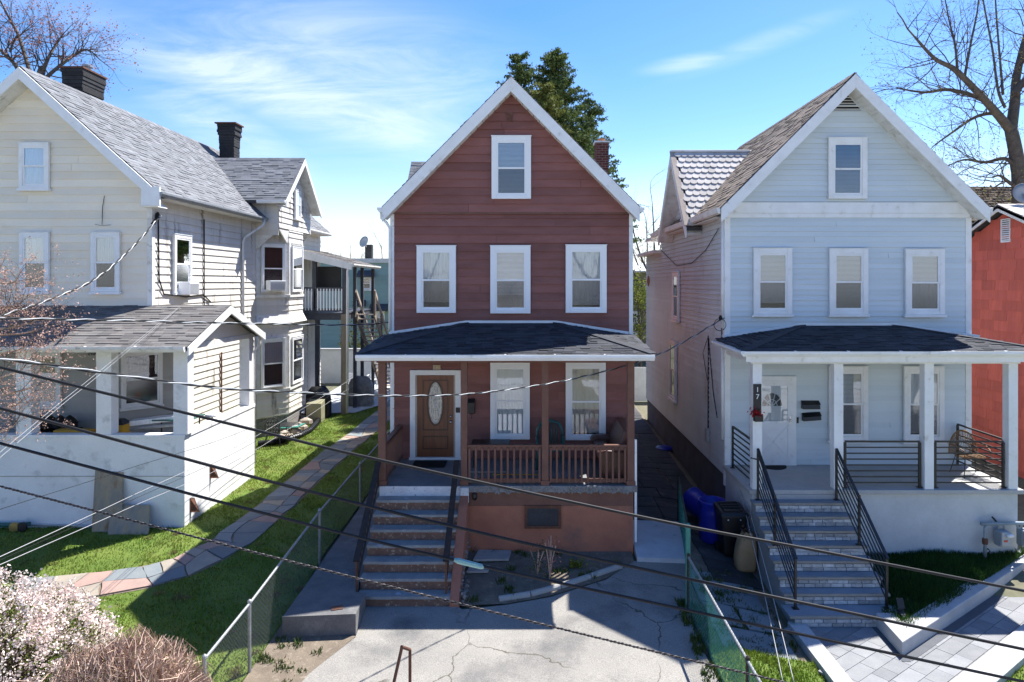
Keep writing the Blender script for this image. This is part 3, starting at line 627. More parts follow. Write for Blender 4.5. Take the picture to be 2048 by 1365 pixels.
for s in (-1, 1):   # soffit behind the barge board
    e = BC + s * 3.0; z = BZ - BSL * 3.0 - .36
    mb = MB(); k = 22
    for i in range(k):
        a, b = i / k, (i + .93) / k; xa, xb = lerp(BC, e, a), lerp(BC, e, b)
        za, zb_ = BZ - .36 - BSL * abs(xa - BC), BZ - .36 - BSL * abs(xb - BC)
        mb.hexa([(xa, BY - .32, za), (xb, BY - .32, zb_), (xb, BY, zb_), (xa, BY, za), (xa, BY - .32, za + .02), (xb, BY - .32, zb_ + .02), (xb, BY, zb_ + .02), (xa, BY, za + .02)])
    mb.build('soffit', M['old_white'], H1)
for s in (-1, 1):
    e = BC + s * 3.05; gutter(H1, (e, BY - .38, BZ - BSL * 3.05 - .03), (e, BB, BZ - BSL * 3.05 - .03), outward=(s, 0, 0))
mb = MB(); e = BC - 3.05; zt = BZ - BSL * 3.05
mb.tube([(e - .05, BY - .2, zt - .13), (e - .05, BY - .16, zt - .26), (e + .05, BY - .08, zt - .36), (BL - .06, BY - .06, zt - .5), (BL - .06, BY - .06, 4.65)], .036, 8)
mb.build('downspout', M['white_trim'], H1, smooth=True)
# gable vent
mb = MB(); vx = fx(1019); vz = fz(236)
mb.box(vx - .075, vx + .075, BY - .075, BY - .04, vz - .11, vz + .11)
for i in range(6): mb.hexa([(vx - .065, BY - .095, vz - .1 + i * .034), (vx + .065, BY - .095, vz - .1 + i * .034), (vx + .065, BY - .07, vz - .09 + i * .034), (vx - .065, BY - .07, vz - .09 + i * .034), (vx - .065, BY - .09, vz - .085 + i * .034), (vx + .065, BY - .09, vz - .085 + i * .034), (vx + .065, BY - .07, vz - .075 + i * .034), (vx - .065, BY - .07, vz - .075 + i * .034)])
mb.build('gable_vent', M['brown_trim'], H1)
def fwin(H, x0, x1, y0, y1, Y, **k):
    w = (x1 - x0) * Y / FPX; h = (y1 - y0) * Y / FPX; return window(H, (fx((x0 + x1) / 2, Y), Y - .034, fz(y1, Y)), XU, FRONT, w, h, **k)
fwin(H1, 834.5, 912.5, 493, 626, BY, sill=False, up='curtain', upm='curtain', lowfill=.75, lowm='curtain_warm', casing=.115)
fwin(H1, 981, 1061, 493, 627, BY, sill=False, up='blind', lowfill=.5, lowm='slats', casing=.115)
fwin(H1, 1131, 1212.5, 491.5, 626, BY, sill=False, up='curtain', upm='curtain', lowfill=.85, lowm='curtain', casing=.115)
fwin(H1, 983.5, 1062, 274.5, 399, BY - .03, sill=False, up='blind', lowfill=1, lowm='slats', casing=.115)
fwin(H1, 981, 1059.6, 725, 877.6, BY, sill=False, up='curtain', low='glass', lowfill=1, casing=.115)
fwin(H1, 1131, 1210.7, 724, 879, BY, sill=False, up='curtain', low='glass', lowfill=.9, upm='curtain_warm', lowm='curtain_warm', casing=.115)
# red brick chimney
cxh, cyh = fx(1203, 22), 22.0; ch = MB(); ch.box(cxh - .2, cxh + .2, cyh - .2, cyh + .2, 7.5, 10.28); cho = ch.build('chimney', M['mortar_pale'], H1)
bkm = None
def brick_ring(parent, cx, cy, hx, hy, z0, z1, m, bl=.2, bh=.065, gap=.012, proud=.012, name='brick'):
    z = z0; r = 0
    while z < z1:
        for sx, sy, half in ((0, -1, hx), (0, 1, hx), (-1, 0, hy), (1, 0, hy)):
            k = max(1, round(2 * half / bl)); off = .5 if r % 2 else 0; a = -half
            edges = [-half] + [-half + (i + (off or 1)) * 2 * half / k for i in range(k)]; edges = sorted(set([round(e, 4) for e in edges if e < half - .03] + [half]))
            for a, b in zip(edges, edges[1:]):
                mb = MB()
                if sx == 0: mb.box(cx + a + gap / 2, cx + b - gap / 2, cy + sy * hy - .02, cy + sy * hy + .02 if False else cy + sy * (hy + proud), z, z + bh - .0) if sy > 0 else mb.box(cx + a + gap / 2, cx + b - gap / 2, cy - hy - proud, cy - hy + .02, z, z + bh)
                else: mb.box(cx + sx * hx - (.02 if sx > 0 else proud), cx + sx * hx + (proud if sx > 0 else .02), cy + a + gap / 2, cy + b - gap / 2, z, z + bh)
                mb.build(name, m, parent)
        z += bh + gap; r += 1
brick_ring(cho, cxh, cyh, .2, .2, 9.1, 10.26, M['brick_red'])
mb = MB(); mb.box(cxh - .25, cxh + .25, cyh - .25, cyh + .25, 10.28, 10.33); mb.build('chimney_cap', M['old_white'], cho)
mb = MB(); mb.lathe((cxh, cyh, 10.33), [(.11, 0), (.115, .1), (.09, .1)], 12); mb.build('flue', M['terracotta'], cho)
# left cross gable behind the front roof slope
mb = MB(); mb.prism([(-3.45, 19.6, 7.4), (-3.45, 22.4, 7.4), (-3.45, 22.4, 8.0), (-3.45, 21, 9.4), (-3.45, 19.6, 8.0)], (2.4, 0, 0)); mb.build('side_gable', M['brown_trim'], H1)
gable_roof(H1, 21, 9.5, 1.0, 19.4, 22.6, -3.62, -1.3, M['shingle_gray'], axis='x')

# ---- porch
PY = 14.42; PF = 1.54
def px_(p, Y=PY): return fx(p, Y)
pl, pr = px_(757.5), px_(1268)
slab = MB(); slab.box(pl - .04, pr + .05, PY - .12, BY, PF - .13, PF); slab.build('porch_floor', M['porch_gray'], H1)
rub = MB()
for i in range(150):   # broken concrete along the slab edge
    x = random.uniform(-1.3, pr + .05); s = random.uniform(.015, .045); z = PF - random.uniform(.02, .14); y = PY - .125
    rub.lathe((x, y, z), [(s * .3, -s), (s, -s * .2), (s * .8, s * .5), (s * .2, s)], 5, sc=(1, .5))
rub.build('slab_crumbs', M['rubble'], H1, kind='stuff')
base = MB(); base.box(-1.36, pr - .02, PY - .04, BY - .05, 0, PF - .13); fnd = base.build('porch_foundation', M['stucco_terra'], H1)
base = MB(); base.box(pl + .02, -1.36, PY - .02, BY - .05, 0, PF - .13); base.build('porch_foundation', M['stucco_terra'], H1)
box_part('painted_band', M['brown_trim'], fnd, -1.34, pr - .04, PY - .052, PY - .03, 1.10, PF - .135)
bx0, bx1, bz0, bz1 = px_(1049), px_(1122), fz(1055, PY), fz(1009, PY)
mb = MB(); t = .06; y0 = PY - .085
mb.box(bx0, bx1, y0, PY - .03, bz0, bz0 + t); mb.box(bx0, bx1, y0, PY - .03, bz1 - t, bz1); mb.box(bx0, bx0 + t, y0 + .002, PY - .03, bz0 + t, bz1 - t); mb.box(bx1 - t, bx1, y0 + .002, PY - .03, bz0 + t, bz1 - t)
bw = mb.build('basement_window', M['rust'], fnd)
box_part('dirty_pane', M['foundation_gray'], bw, bx0 + t, bx1 - t, PY - .058, PY - .035, bz0 + t, bz1 - t)
mb = MB()
for i in range(26):
    x = lerp(bx0 + t, bx1 - t, i / 25); mb.box(x - .002, x + .002, PY - .07, PY - .066, bz0 + t, bz1 - t)
for i in range(16):
    z = lerp(bz0 + t, bz1 - t, i / 15); mb.box(bx0 + t, bx1 - t, PY - .0655, PY - .0615, z - .002, z + .002)
mb.build('wire_screen', M['dark_iron'], bw)
mb = MB(); lx = px_(950); mb.lathe((lx, PY - .10, 1.30), [(.02, .1), (.05, .07), (.055, .0), (.04, -.05), (.02, -.06)], 10); mb.box(lx - .03, lx + .03, PY - .11, PY - .03, 1.36, 1.42); mb.build('porch_light', M['black_metal'], H1, smooth=False)
for a, b in ((757.5, 772.6), (922.5, 935), (1083.5, 1097), (1254, 1268)):
    box_part('porch_post', M['brown_trim'], H1, px_(a), px_(b), PY - .075, PY + .075, PF, 4.12, bevel=.008)
    mb = MB(); mb.box(px_(a) - .02, px_(b) + .02, PY - .095, PY + .095, PF + .001, PF + .1); mb.build('post_base', M['brown_trim'], H1)
box_part('porch_beam', M['brown_trim'], H1, pl - .03, pr + .03, PY - .09, PY + .09, 4.12, 4.26, bevel=.006)
for x in (pl + .07, pr - .07): box_part('porch_beam', M['brown_trim'], H1, x - .07, x + .07, PY + .092, BY - .03, 4.12, 4.25)
mb = MB()
for i in range(24): mb.box(lerp(pl - .1, pr + .1, i / 24), lerp(pl - .1, pr + .1, (i + .97) / 24), PY - .3, BY - .03, 4.262, 4.272)
mb.build('porch_ceiling', M['brown_trim'], H1)
pr1 = hip_porch_roof(H1, -3.52, 2.55, 13.97, 4.34, BY - .02, 4.83, fx(932), fx(1112), 4.53, M['shingle_dark'])
box_part('fascia', M['brown_trim'], H1, -3.46, 2.49, 13.99, 14.03, 4.19, 4.26)
gutter(H1, (-3.53, 13.96, 4.33), (2.56, 13.96, 4.33), outward=(0, -1, 0), h=.12)
# railings
def wood_rail(parent, a, b, n, sideways=(0, -1, 0), z0=PF, top=.77):
    a = Vector(a); b = Vector(b); d = (b - a).normalized(); o = Vector(sideways)
    mb = MB(); mb.beam(a + Z3 * (z0 + top), b + Z3 * (z0 + top), .05, .09); mb.beam(a + Z3 * (z0 + top + .055), b + Z3 * (z0 + top + .055), .10, .03); r = mb.build('railing', M['brown_trim'], parent)
    mb = MB(); mb.beam(a + Z3 * (z0 + .09), b + Z3 * (z0 + .09), .05, .08); mb.build('bottom_rail', M['brown_trim'], r)
    for i in range(n):
        c = a.lerp(b, (i + .35) / (n - .3)) + o * .045; mb = MB(); mb.beam(c + Z3 * (z0 + .05), c + Z3 * (z0 + top + .01), .042, .036, up=(0, 1, 0)); mb.build('baluster', M['brown_trim'], r)
wood_rail(H1, (px_(935), PY, 0), (px_(1083.5), PY, 0), 12); wood_rail(H1, (px_(1097), PY, 0), (px_(1254), PY, 0), 13)
wood_rail(H1, (pl + .07, PY + .08, 0), (pl + .07, BY - .05, 0), 14, (1, 0, 0)); wood_rail(H1, (pr - .07, PY + .08, 0), (pr - .07, BY - .05, 0), 14, (-1, 0, 0))
# door
dx0, dx1, dz0, dz1 = fx(821), fx(922), PF + .01, fz(740)
mb = MB(); y0 = BY - .085; mb.box(dx0, dx0 + .13, y0, BY, dz0, dz1); mb.box(dx1 - .13, dx1, y0, BY, dz0, dz1); mb.box(dx0 + .13, dx1 - .13, y0 + .002, BY, dz1 - .12, dz1); mb.box(dx0 - .02, dx1 + .02, y0 - .03, BY, dz0 - .01, dz0 + .05)
dr = mb.build('door', M['white_trim'], H1, bevel=.006)
lx0, lx1, lz0, lz1 = dx0 + .17, dx1 - .17, dz0 + .06, dz1 - .135
mb = MB(); mb.box(dx0 + .13, lx0, BY - .07, BY, dz0 + .05, lz1 + .02); mb.box(lx1, dx1 - .13, BY - .07, BY, dz0 + .05, lz1 + .02); mb.build('jamb', M['wood_pale'], dr)
mb = MB(); mb.box(lx0, lx1, BY - .05, BY - .005, lz0, lz1); leaf = mb.build('door_leaf', M['wood_door'], dr)
cxd = (lx0 + lx1) / 2; hz = lz0 + (lz1 - lz0) * .66; yy = BY - .05
def ring(mb, c, a, b, w, y0, y1, n=40):
    for i in range(n):
        t0, t1 = 2 * math.pi * i / n, 2 * math.pi * (i + 1) / n
        P = [(c[0] + (a + q) * math.cos(t), y, c[1] + (b + q) * math.sin(t)) for t in (t0, t1) for q in (0, w) for y in (y0, y1)]
        mb.add([P[0], P[2], P[6], P[4], P[1], P[3], P[7], P[5]], [(0, 3, 2, 1), (4, 5, 6, 7), (0, 1, 5, 4), (1, 2, 6, 5), (2, 3, 7, 6), (3, 0, 4, 7)])
mb = MB(); ring(mb, (cxd, hz), .165, .505, .045, yy - .02, yy); mb.build('oval_moulding', M['wood_moulding'], dr)
mb = MB(); mb.poly([(cxd + .17 * math.cos(t), yy - .006, hz + .51 * math.sin(t)) for t in np.linspace(0, 2 * math.pi, 41)[:-1]]); mb.build('oval_glass', M['leaded'], dr)
mb = MB()
ring(mb, (cxd, hz), .125, .43, .010, yy - .012, yy - .006); ring(mb, (cxd, hz + .05), .06, .2, .008, yy - .012, yy - .006, 24); ring(mb, (cxd, hz - .28), .035, .09, .008, yy - .012, yy - .006, 16)
for k in range(10):
    t = k / 10 * 6.283; a = (cxd + .06 * math.cos(t), yy - .009, hz + .05 + .2 * math.sin(t)); b = (cxd + .13 * math.cos(t + .2), yy - .009, hz + .44 * math.sin(t + .2)); mb.beam(a, b, .008, .006, up=(0, 1, 0))
mb.build('leading', M['lead_line'], dr)
def panel(z0, z1, x0, x1):
    mb = MB(); w = .03
    for a in ((x0, x1, z0, z0 + w), (x0, x1, z1 - w, z1), (x0, x0 + w, z0 + w, z1 - w), (x1 - w, x1, z0 + w, z1 - w)): mb.box(a[0], a[1], yy - .014, yy, a[2], a[3])
    mb.build('panel_moulding', M['wood_moulding'], dr)
panel(lz0 + .63, lz1 - .1, lx0 + .13, lx1 - .13); panel(lz0 + .18, lz0 + .5, lx0 + .13, lx1 - .13)
for z, r in ((lz0 + .98, .028), (lz0 + .84, .036)):
    mb = MB(); mb.lathe((lx1 - .07, yy, z), [(r, 0), (r, -.012), (r * .5, -.02), (r * .9, -.045), (r * .5, -.06)], 12, axis=(0, 1, 0)); mb.build('door_knob', M['chrome'], dr, smooth=True)
mb = MB(); nx = fx(874); nz = fz(735); mb.box(nx - .09, nx + .09, BY - .045, BY - .012, nz - .06, nz + .06); pq = mb.build('number_plaque', M['wood_pale'], H1)
text_mesh('19', .15, (nx, BY - .045, nz), XU, FRONT, M['brass'], pq)
mb = MB(); mb.box(fx(912.5), fx(921), BY - .115, BY - .085, fz(824), fz(814)); mb.build('doorbell', M['black_plastic'], H1)
# white drain pipe at the porch's right end
mb = MB(); x = px_(1270.5); mb.beam((x, PY - .05, .35), (x, PY - .05, 2.5), .045, .06, up=(0, 1, 0)); mb.build('drain_pipe', M['white_trim'], H1)
# ---- stairs
SX0, SX1 = -3.14, -1.44; RS = .205; TR = .272; SY = PY - .12
st = MB(); prof = [(SY, 0 - .1)]
pts = [(SX0, SY, -.12), (SX0, SY, PF - RS)]
for i in range(1, 8):
    y1_ = SY - TR * i; pts.append((SX0, y1_ + .02, PF - RS * i - .045)); pts.append((SX0, y1_ + .02, PF - RS * (i + 1) - .045)) if i < 7 else pts.append((SX0, y1_ + .02, -.14))
st.prism(pts, (SX1 - SX0, 0, 0)); stairs = st.build('stairs', M['concrete_dark'], H1)
for i in range(0, 8):
    yf = SY - TR * i; zt = PF - RS * i
    if i > 0:
        mb = MB(); k = 12; xs = [lerp(SX0, SX1, j / k) for j in range(k + 1)]
        jag = [random.uniform(-.012, .012) for _ in xs]
        for j in range(k): mb.hexa([(xs[j], yf - .015 + jag[j], zt - .05), (xs[j + 1], yf - .015 + jag[j + 1], zt - .05), (xs[j + 1], yf + TR - .001, zt - .05), (xs[j], yf + TR - .001, zt - .05), (xs[j], yf - .01 + jag[j], zt), (xs[j + 1], yf - .01 + jag[j + 1], zt), (xs[j + 1], yf + TR - .001, zt), (xs[j], yf + TR - .001, zt)])
        mb.build('tread', M['tread_paint'], stairs)
    mb = MB(); zb = PF - RS * (i + 1) if i < 7 else -.13
    mb.box(SX0 + .01, SX1 - .01, yf + .005 - (.012 if i == 0 else 0), yf + .03, zb + .001, zt - (.05 if i else .005)); mb.build('riser', M['white_peel'] if i == 0 else M['riser_peel'], stairs)
mb = MB(); mb.prism([(SX1, SY, 0), (SX1, SY, PF - .16), (SX1, SY - .35, PF - .3), (SX1, SY - TR * 7 - .02, .02), (SX1, SY - TR * 7 - .02, -.12)], (.17, 0, 0)); mb.build('stair_cheek', M['stucco_terra'], H1)
mb = MB()
for i in range(70):
    t = random.random(); y = lerp(SY, SY - TR * 7, t); z = random.uniform(0, lerp(PF - .2, .05, t)) ; s = random.uniform(.02, .05)
    if z < .5: mb.lathe((SX1 + .175 + random.uniform(0, .1) * (z < .15), y, max(hgt(0, y), z)), [(s * .4, -s), (s, 0), (s * .5, s * .7)], 5)
mb.build('rubble', M['rubble'], H1, kind='stuff')
mb = MB(); mb.box(SX1 + .005, SX1 + .18, SY - .06, SY - .001, PF - .33, PF - .02); mb.build('patched_corner', M['white_peel'], H1)
for x, nm in ((SX0 - .02, 0), (SX1 - .08, 1)):
    a = Vector((x, SY - TR * 6.7, PF - RS * 7 + .6)); b = Vector((x, SY + .05, PF + .52))
    mb = MB(); mb.beam(a, b, .11, .035); r = mb.build('handrail', M['dark_iron'], H1)
    mb = MB(); mb.beam((x, a.y + .03, PF - RS * 7 - .02), (x, a.y + .03, a.z - .01), .035, .035); mb.build('rail_post', M['rust'], r)
    mb = MB(); mb.beam((x, SY - .02, PF - .02), (x, SY - .02, b.z - .04), .035, .035); mb.build('rail_post', M['dark_iron'], r)
    mb = MB(); mb.beam(a - Z3 * .45 + Vector((0, .1, .07)), b - Z3 * .42, .03, .02); mb.build('lower_rail', M['dark_iron'], r)
    for i in range(1, 15):
        p = a.lerp(b, i / 15); mb = MB(); mb.beam(p - Z3 * .44, p - Z3 * .01, .014, .014, up=(0, 1, 0)); mb.build('picket', M['dark_iron'], r)
# concrete walk beside the stairs
wt = lambda x, y: .22 + max(0, (y - 12.5)) * .02
sheet('side_walk', [(-4.12, 11.4), (-2.92, 11.5), (-2.94, 12.28), (-3.16, 12.32), (-3.22, 16.4), (-3.3, 28), (-4.16, 28)], 0, M['concrete_dark'], step=1.2, flat=wt, thick=.42)
mb = MB(); c = gp(675, 1215); mb.prism([(-3.36, 11.6, .225), (-3.18, 11.66, .225), (-3.22, 11.8, .225), (-3.4, 11.75, .225)], (0, 0, .006)); mb.build('utility_cover', M['rust'], org=(-3.3, 11.7, .22), label='small rusty metal cover set in the concrete walk left of the brown steps', cat='cover')
# pale ramp right of the porch and stone paving of the alley
rt = lambda x, y: .17 + (y - 13.9) * .10
sheet('ramp', [(2.22, 13.98), (3.22, 13.9), (3.42, 15.6), (2.25, 15.7)], 0, M['concrete_pale'], step=.6, flat=rt, thick=.3)
AL = [(2.5, 15.72), (3.45, 15.62), (3.3, 13.9), (2.98, 12.6), (2.9, 11.6), (2.95, 9.6), (4.45, 9.6), (4.6, 12.4), (4.7, 14.5), (4.7, 31.2), (2.5, 31.2)]
alley = sheet('alley', AL, .0, M['soil'], step=.8); ORG[alley] = Vector((0, 0, 0))
at_ = lambda x, y: hgt(x, y) + .035
def stone_rows(x0f, x1f, y0, y1, rowh, ncol, m, parent, gap=.012, top=at_):
    y = y0; prev = None
    while y < y1:
        h = rowh * random.uniform(.7, 1.3); ye = y + h; k = random.choice(ncol)
        cu = sorted([0, 1] + [(j + random.uniform(-.15, .15)) / k for j in range(1, k)])
        for a, b in zip(cu, cu[1:]):
            ya, yb = y + random.uniform(-.02, .02), ye + random.uniform(-.02, .02)
            X0, X1 = x0f(y), x1f(y); X2, X3 = x0f(ye), x1f(ye)
            stone(parent, [Vector((lerp(X0, X1, a), ya, 0)), Vector((lerp(X0, X1, b), ya, 0)), Vector((lerp(X2, X3, b), yb, 0)), Vector((lerp(X2, X3, a), yb, 0))], m, top, gap=gap * random.uniform(.6, 2.2), h=.04, name='paving_stone')
        y = ye
stone_rows(lambda y: 2.52, lambda y: 4.62, 15.75, 31, .62, (2, 3, 3), M['slate_dark'], alley)
stone_rows(lambda y: 3.62, lambda y: 4.6, 13.4, 15.7, .5, (1, 2), M['slate_dark'], alley)
stone_rows(lambda y: 3.12, lambda y: 4.42, 11.05, 13.4, .6, (1, 2), M['flag_gray'], alley, gap=.05)
grass('alley_weeds', [(3.0, 9.8), (4.5, 9.8), (4.55, 14), (3.3, 14)], 3800, M['weed'], h=(.03, .1), clump=30, w=.012, label='weeds in the joints of the paving beside the green fence', cat='weeds', dz=.01)
# round-topped edging along the bed
E = [gp(997, 1203), gp(1060, 1193), gp(1120, 1177), gp(1180, 1157), gp(1242, 1136)]
for i in range(4):
    a, b = E[i].copy(), E[i + 1].copy(); d = (b - a) * .012; a += d; b -= d
    mb = MB(); m_ = a.lerp(b, .5); s = Vector((-(b - a).y, (b - a).x, 0)).normalized()
    rows_ = []
    for t in (0, .5, 1):
        p = a.lerp(b, t); rows_.append([p + s * (.065 * math.cos(u)) + Z3 * (.03 + .065 * math.sin(u)) for u in np.linspace(-.5, math.pi + .5, 9)])
    V_ = sum(rows_, []); mb.add(V_, [(r * 9 + k, r * 9 + k + 1, r * 9 + 10 + k, r * 9 + 9 + k) for r in range(2) for k in range(8)] + [tuple(range(9)), tuple(range(18, 27))])
    mb.build('garden_edging', M['concrete'], org=m_, label=['short pale concrete edging piece lying loose nearest the brown steps', 'second concrete edging piece from the brown steps, beside the driveway', 'third concrete edging piece from the brown steps, beside the driveway', 'last concrete edging piece, farthest from the steps near the pale ramp'][i], cat='edging', group='edging stones along the planting bed', smooth=False)
for k, (px, py, s) in enumerate(((985, 1118, .38), (957, 1145, .22))):
    p = gp(px, py); mb = MB(); mb.prism([(p.x - s, p.y - s * .6, p.z + .035), (p.x + s * .9, p.y - s * .5, p.z + .035), (p.x + s, p.y + s * .6, p.z + .04), (p.x - s * .8, p.y + s * .7, p.z + .04)], (0, 0, .045)); mb.build('paving_slab', M['concrete'], org=p, label=['larger loose concrete paver lying on the soil under the brown porch', 'small loose concrete paver on the soil against the brown stair wall'][k], cat='paver')

# ---- things on the brown porch
mb = MB(); x0, x1 = fx(944, 16), fx(1020, 16); ft = thing('porch_table', 'low dark bench standing under the left porch window of the brown house', 'bench', ((x0 + x1) / 2, 15.9, PF))
mb.box(x0, x1, 15.7, 16.2, PF + .5, PF + .55); mb.build('seat', M['black_metal'], ft, bevel=.01)
for x in (x0 + .06, x1 - .06):
    for y in (15.75, 16.15): mb = MB(); mb.box(x - .02, x + .02, y - .02, y + .02, PF, PF + .5); mb.build('leg', M['black_metal'], ft)
for k, (a, b) in enumerate((((938, 922), (1012, 924)), ((985, 925), (1075, 925)))):
    pa, pb = at(*a, 15.25 - k * .2), at(*b, 15.25 - k * .2); pa.z = pb.z = PF + .03; mb = MB(); mb.tube([pa, pb], .014, 8); mb.build('pole', M['yellow_plastic' if k else 'wood_pale'], org=pa, label=['tan wooden pole lying on the brown porch floor behind a brighter one', 'thin yellow pole lying on the brown porch floor'][k], cat='pole')
# stacking chair
gc = thing('plastic_chair', 'dark green plastic armchair behind the middle post of the brown porch', 'chair', (fx(1100, 15.9), 15.9, PF))
cx, cy = fx(1100, 15.9), 15.85; cw = .29
mb = MB(); mb.tube([(cx - cw, cy + .18, PF + .42), (cx - cw, cy + .2, PF + .8), (cx - cw * .75, cy + .24, PF + .95), (cx, cy + .27, PF + 1.01), (cx + cw * .75, cy + .24, PF + .95), (cx + cw, cy + .2, PF + .8), (cx + cw, cy + .18, PF + .42)], .035, 8); mb.build('back_frame', M['green_plastic'], gc, smooth=True)
for i in range(6):
    t = (i - 2.5) / 2.5; mb = MB(); mb.tube([(cx + t * .13, cy + .16, PF + .42), (cx + t * .17, cy + .23, PF + .75), (cx + t * .2, cy + .25, PF + .98 - .06 * t * t)], .016, 6); mb.build('back_slat', M['green_plastic'], gc, smooth=True)
mb = MB(); mb.box(cx - .25, cx + .25, cy - .25, cy + .2, PF + .39, PF + .43); mb.build('seat', M['green_plastic'], gc, bevel=.012)
for s in (-1, 1):
    mb = MB(); mb.tube([(cx + s * cw, cy + .2, PF + .66), (cx + s * (cw + .02), cy, PF + .67), (cx + s * (cw + .01), cy - .24, PF + .64), (cx + s * cw, cy - .27, PF + .4), (cx + s * (cw + .02), cy - .3, PF)], .028, 8); mb.build('arm', M['green_plastic'], gc, smooth=True)
    mb = MB(); mb.tube([(cx + s * .26, cy + .2, PF + .4), (cx + s * .28, cy + .28, PF)], .026, 8); mb.build('leg', M['green_plastic'], gc)
# sofa seen from its end
sf = thing('sofa', 'worn dark brown leather sofa at the right end of the brown porch', 'sofa', (1.85, 15.4, PF))
x0, x1 = fx(1192, 15), 2.3
mb = MB(); mb.box(x0 + .12, x1, 14.95, 16.25, PF + .06, PF + .44); mb.build('base', M['leather'], sf, bevel=.04)
mb = MB(); mb.hexa([(1.75, 14.78, PF + .1), (2.3, 14.78, PF + .1), (2.3, 16.35, PF + .1), (1.75, 16.35, PF + .1), (2.06, 14.82, PF + 1.06), (2.3, 14.82, PF + 1.04), (2.3, 16.3, PF + 1.04), (2.06, 16.3, PF + 1.06)]); mb.build('backrest', M['leather'], sf, bevel=.05)
for y in (14.66, 16.1):
    mb = MB(); mb.prism([(x0 + .1, y, PF + .05), (2.2, y, PF + .05), (2.2, y, PF + .62), (x0 + .16, y, PF + .66), (x0 + .02, y, PF + .62), (x0 - .02, y, PF + .54), (x0 + .03, y, PF + .45)], (0, .27, 0)); mb.build('arm', M['leather'], sf, bevel=.04)
mb = MB(); mb.box(x0 + .05, 1.82, 14.97, 16.08, PF + .44, PF + .56); mb.build('seat_cushion', M['leather'], sf, bevel=.04)
mx = thing('mailbox', 'black wall mailbox with a hook beside the oval-glass wooden door', 'mailbox', (fx(942), BY - .1, fz(830)))
mb = MB(); mb.box(fx(935.5), fx(950), BY - .13, BY - .025, fz(826), fz(804)); mb.build('body', M['black_metal'], mx, bevel=.008)
mb = MB(); mb.prism([(fx(935), BY - .145, fz(804) + .002), (fx(935), BY - .03, fz(804) + .002), (fx(935), BY - .03, fz(797)), (fx(935), BY - .09, fz(797))], (fx(950.5) - fx(935), 0, 0)); mb.build('lid', M['black_metal'], mx)
mb = MB(); mb.tube([(fx(944), BY - .12, fz(826)), (fx(944), BY - .12, fz(834)), (fx(943), BY - .14, fz(836))], .008, 6); mb.build('hook', M['black_metal'], mx)
mb = MB(); a = [at(p, 935, 15.8).x for p in (828, 893)]; mb.box(-2.72, -1.95, 15.72, 16.32, PF + .002, PF + .018); mb.build('doormat', M['rubber'], org=(-2.3, 16, PF), label='black rectangular doormat before the oval-glass wooden door', cat='doormat', bevel=.005)
# ================================================================== blue house (17)
UL, UR, UY, UB = 4.77, 10.63, 16.5, 27.7; UC = 7.68; UZ = 10.74; USL = 1.0; UF = 1.40
H2 = thing('blue_house', 'pale blue clapboard house with white posts and a white panelled front door', 'house', (UC, UY, 0))
wu = lambda x: UZ - .14 - USL * abs(x - UC)
mb = MB(); mb.prism([(UL, UY, 1.1), (UR, UY, 1.1), (UR, UY, wu(UR)), (UC, UY, wu(UC)), (UL, UY, wu(UL))], (0, 8.0, 0)); wl2 = mb.build('wall', M['blue_siding'], H2)
mb = MB(); mb.box(UL, UR, UY + 8.002, UB, 1.1, 6.85); mb.build('rear_wall', M['lilac_siding'], H2)
siding(wl2, M['blue_siding'], (0, UY, 0), XU, FRONT, lambda z: (UL, UR), UF + .01, 7.36, .128, thick=.032, joint=.25)
def gw2(z): h = (UZ - .18 - z) / USL; return (max(UL, UC - h), min(UR, UC + h))
siding(wl2, M['blue_siding'], (0, UY, 0), XU, FRONT, gw2, 7.76, 10.2, .128, thick=.032, joint=.2)
box_part('frieze_board', M['white_trim'], H2, UL - .02, UR + .02, UY - .05, UY, 7.48, 7.74, bevel=.005)
box_part('frieze_moulding', M['white_trim'], H2, UL - .02, UR + .02, UY - .035, UY, 7.37, 7.478, bevel=.005)
def gv(z): return (UC - (10.32 - z) * .8, UC + (10.32 - z) * .8)
mb = MB(); mb.prism([(UC - .34, UY - .03, 9.96), (UC + .34, UY - .03, 9.96), (UC, UY - .03, 10.34)], (0, .02, 0)); gvo = mb.build('gable_vent', M['unlit_interior'], H2)
for i in range(5):
    z = 9.97 + i * .07; h = (10.34 - z) * .87; mb = MB(); mb.hexa([(UC - h, UY - .06, z), (UC + h, UY - .06, z), (UC + h, UY - .03, z + .02), (UC - h, UY - .03, z + .02), (UC - h, UY - .06, z + .012), (UC + h, UY - .06, z + .012), (UC + h, UY - .03, z + .034), (UC - h, UY - .03, z + .034)]); mb.build('louvre', M['old_white'], gvo)
for x, s in ((UL, -1), (UR, 1)): box_part('corner_board', M['white_trim'], H2, x - (.05 if s < 0 else .09), x + (.09 if s < 0 else .05), UY - .035, UY + .09, UF - .5 if s < 0 else .9, 7.365, bevel=.004)
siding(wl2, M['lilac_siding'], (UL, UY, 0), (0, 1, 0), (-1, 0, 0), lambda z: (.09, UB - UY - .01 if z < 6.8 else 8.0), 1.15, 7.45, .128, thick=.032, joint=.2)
siding(wl2, M['blue_siding'], (UR, UY, 0), (0, 1, 0), (1, 0, 0), lambda z: (.09, UB - UY), 1.15, 7.4, .256, thick=.032, joint=.2)
r2 = gable_roof(H2, UC, UZ, USL, UC - 3.16, UC + 3.16, UY - .42, UY + 8.4, M['shingle_brown'])
for e in (UC - 3.16, UC + 3.16): rake(H2, UC, UZ, USL, e, UY - .42, .36, M['white_trim'])
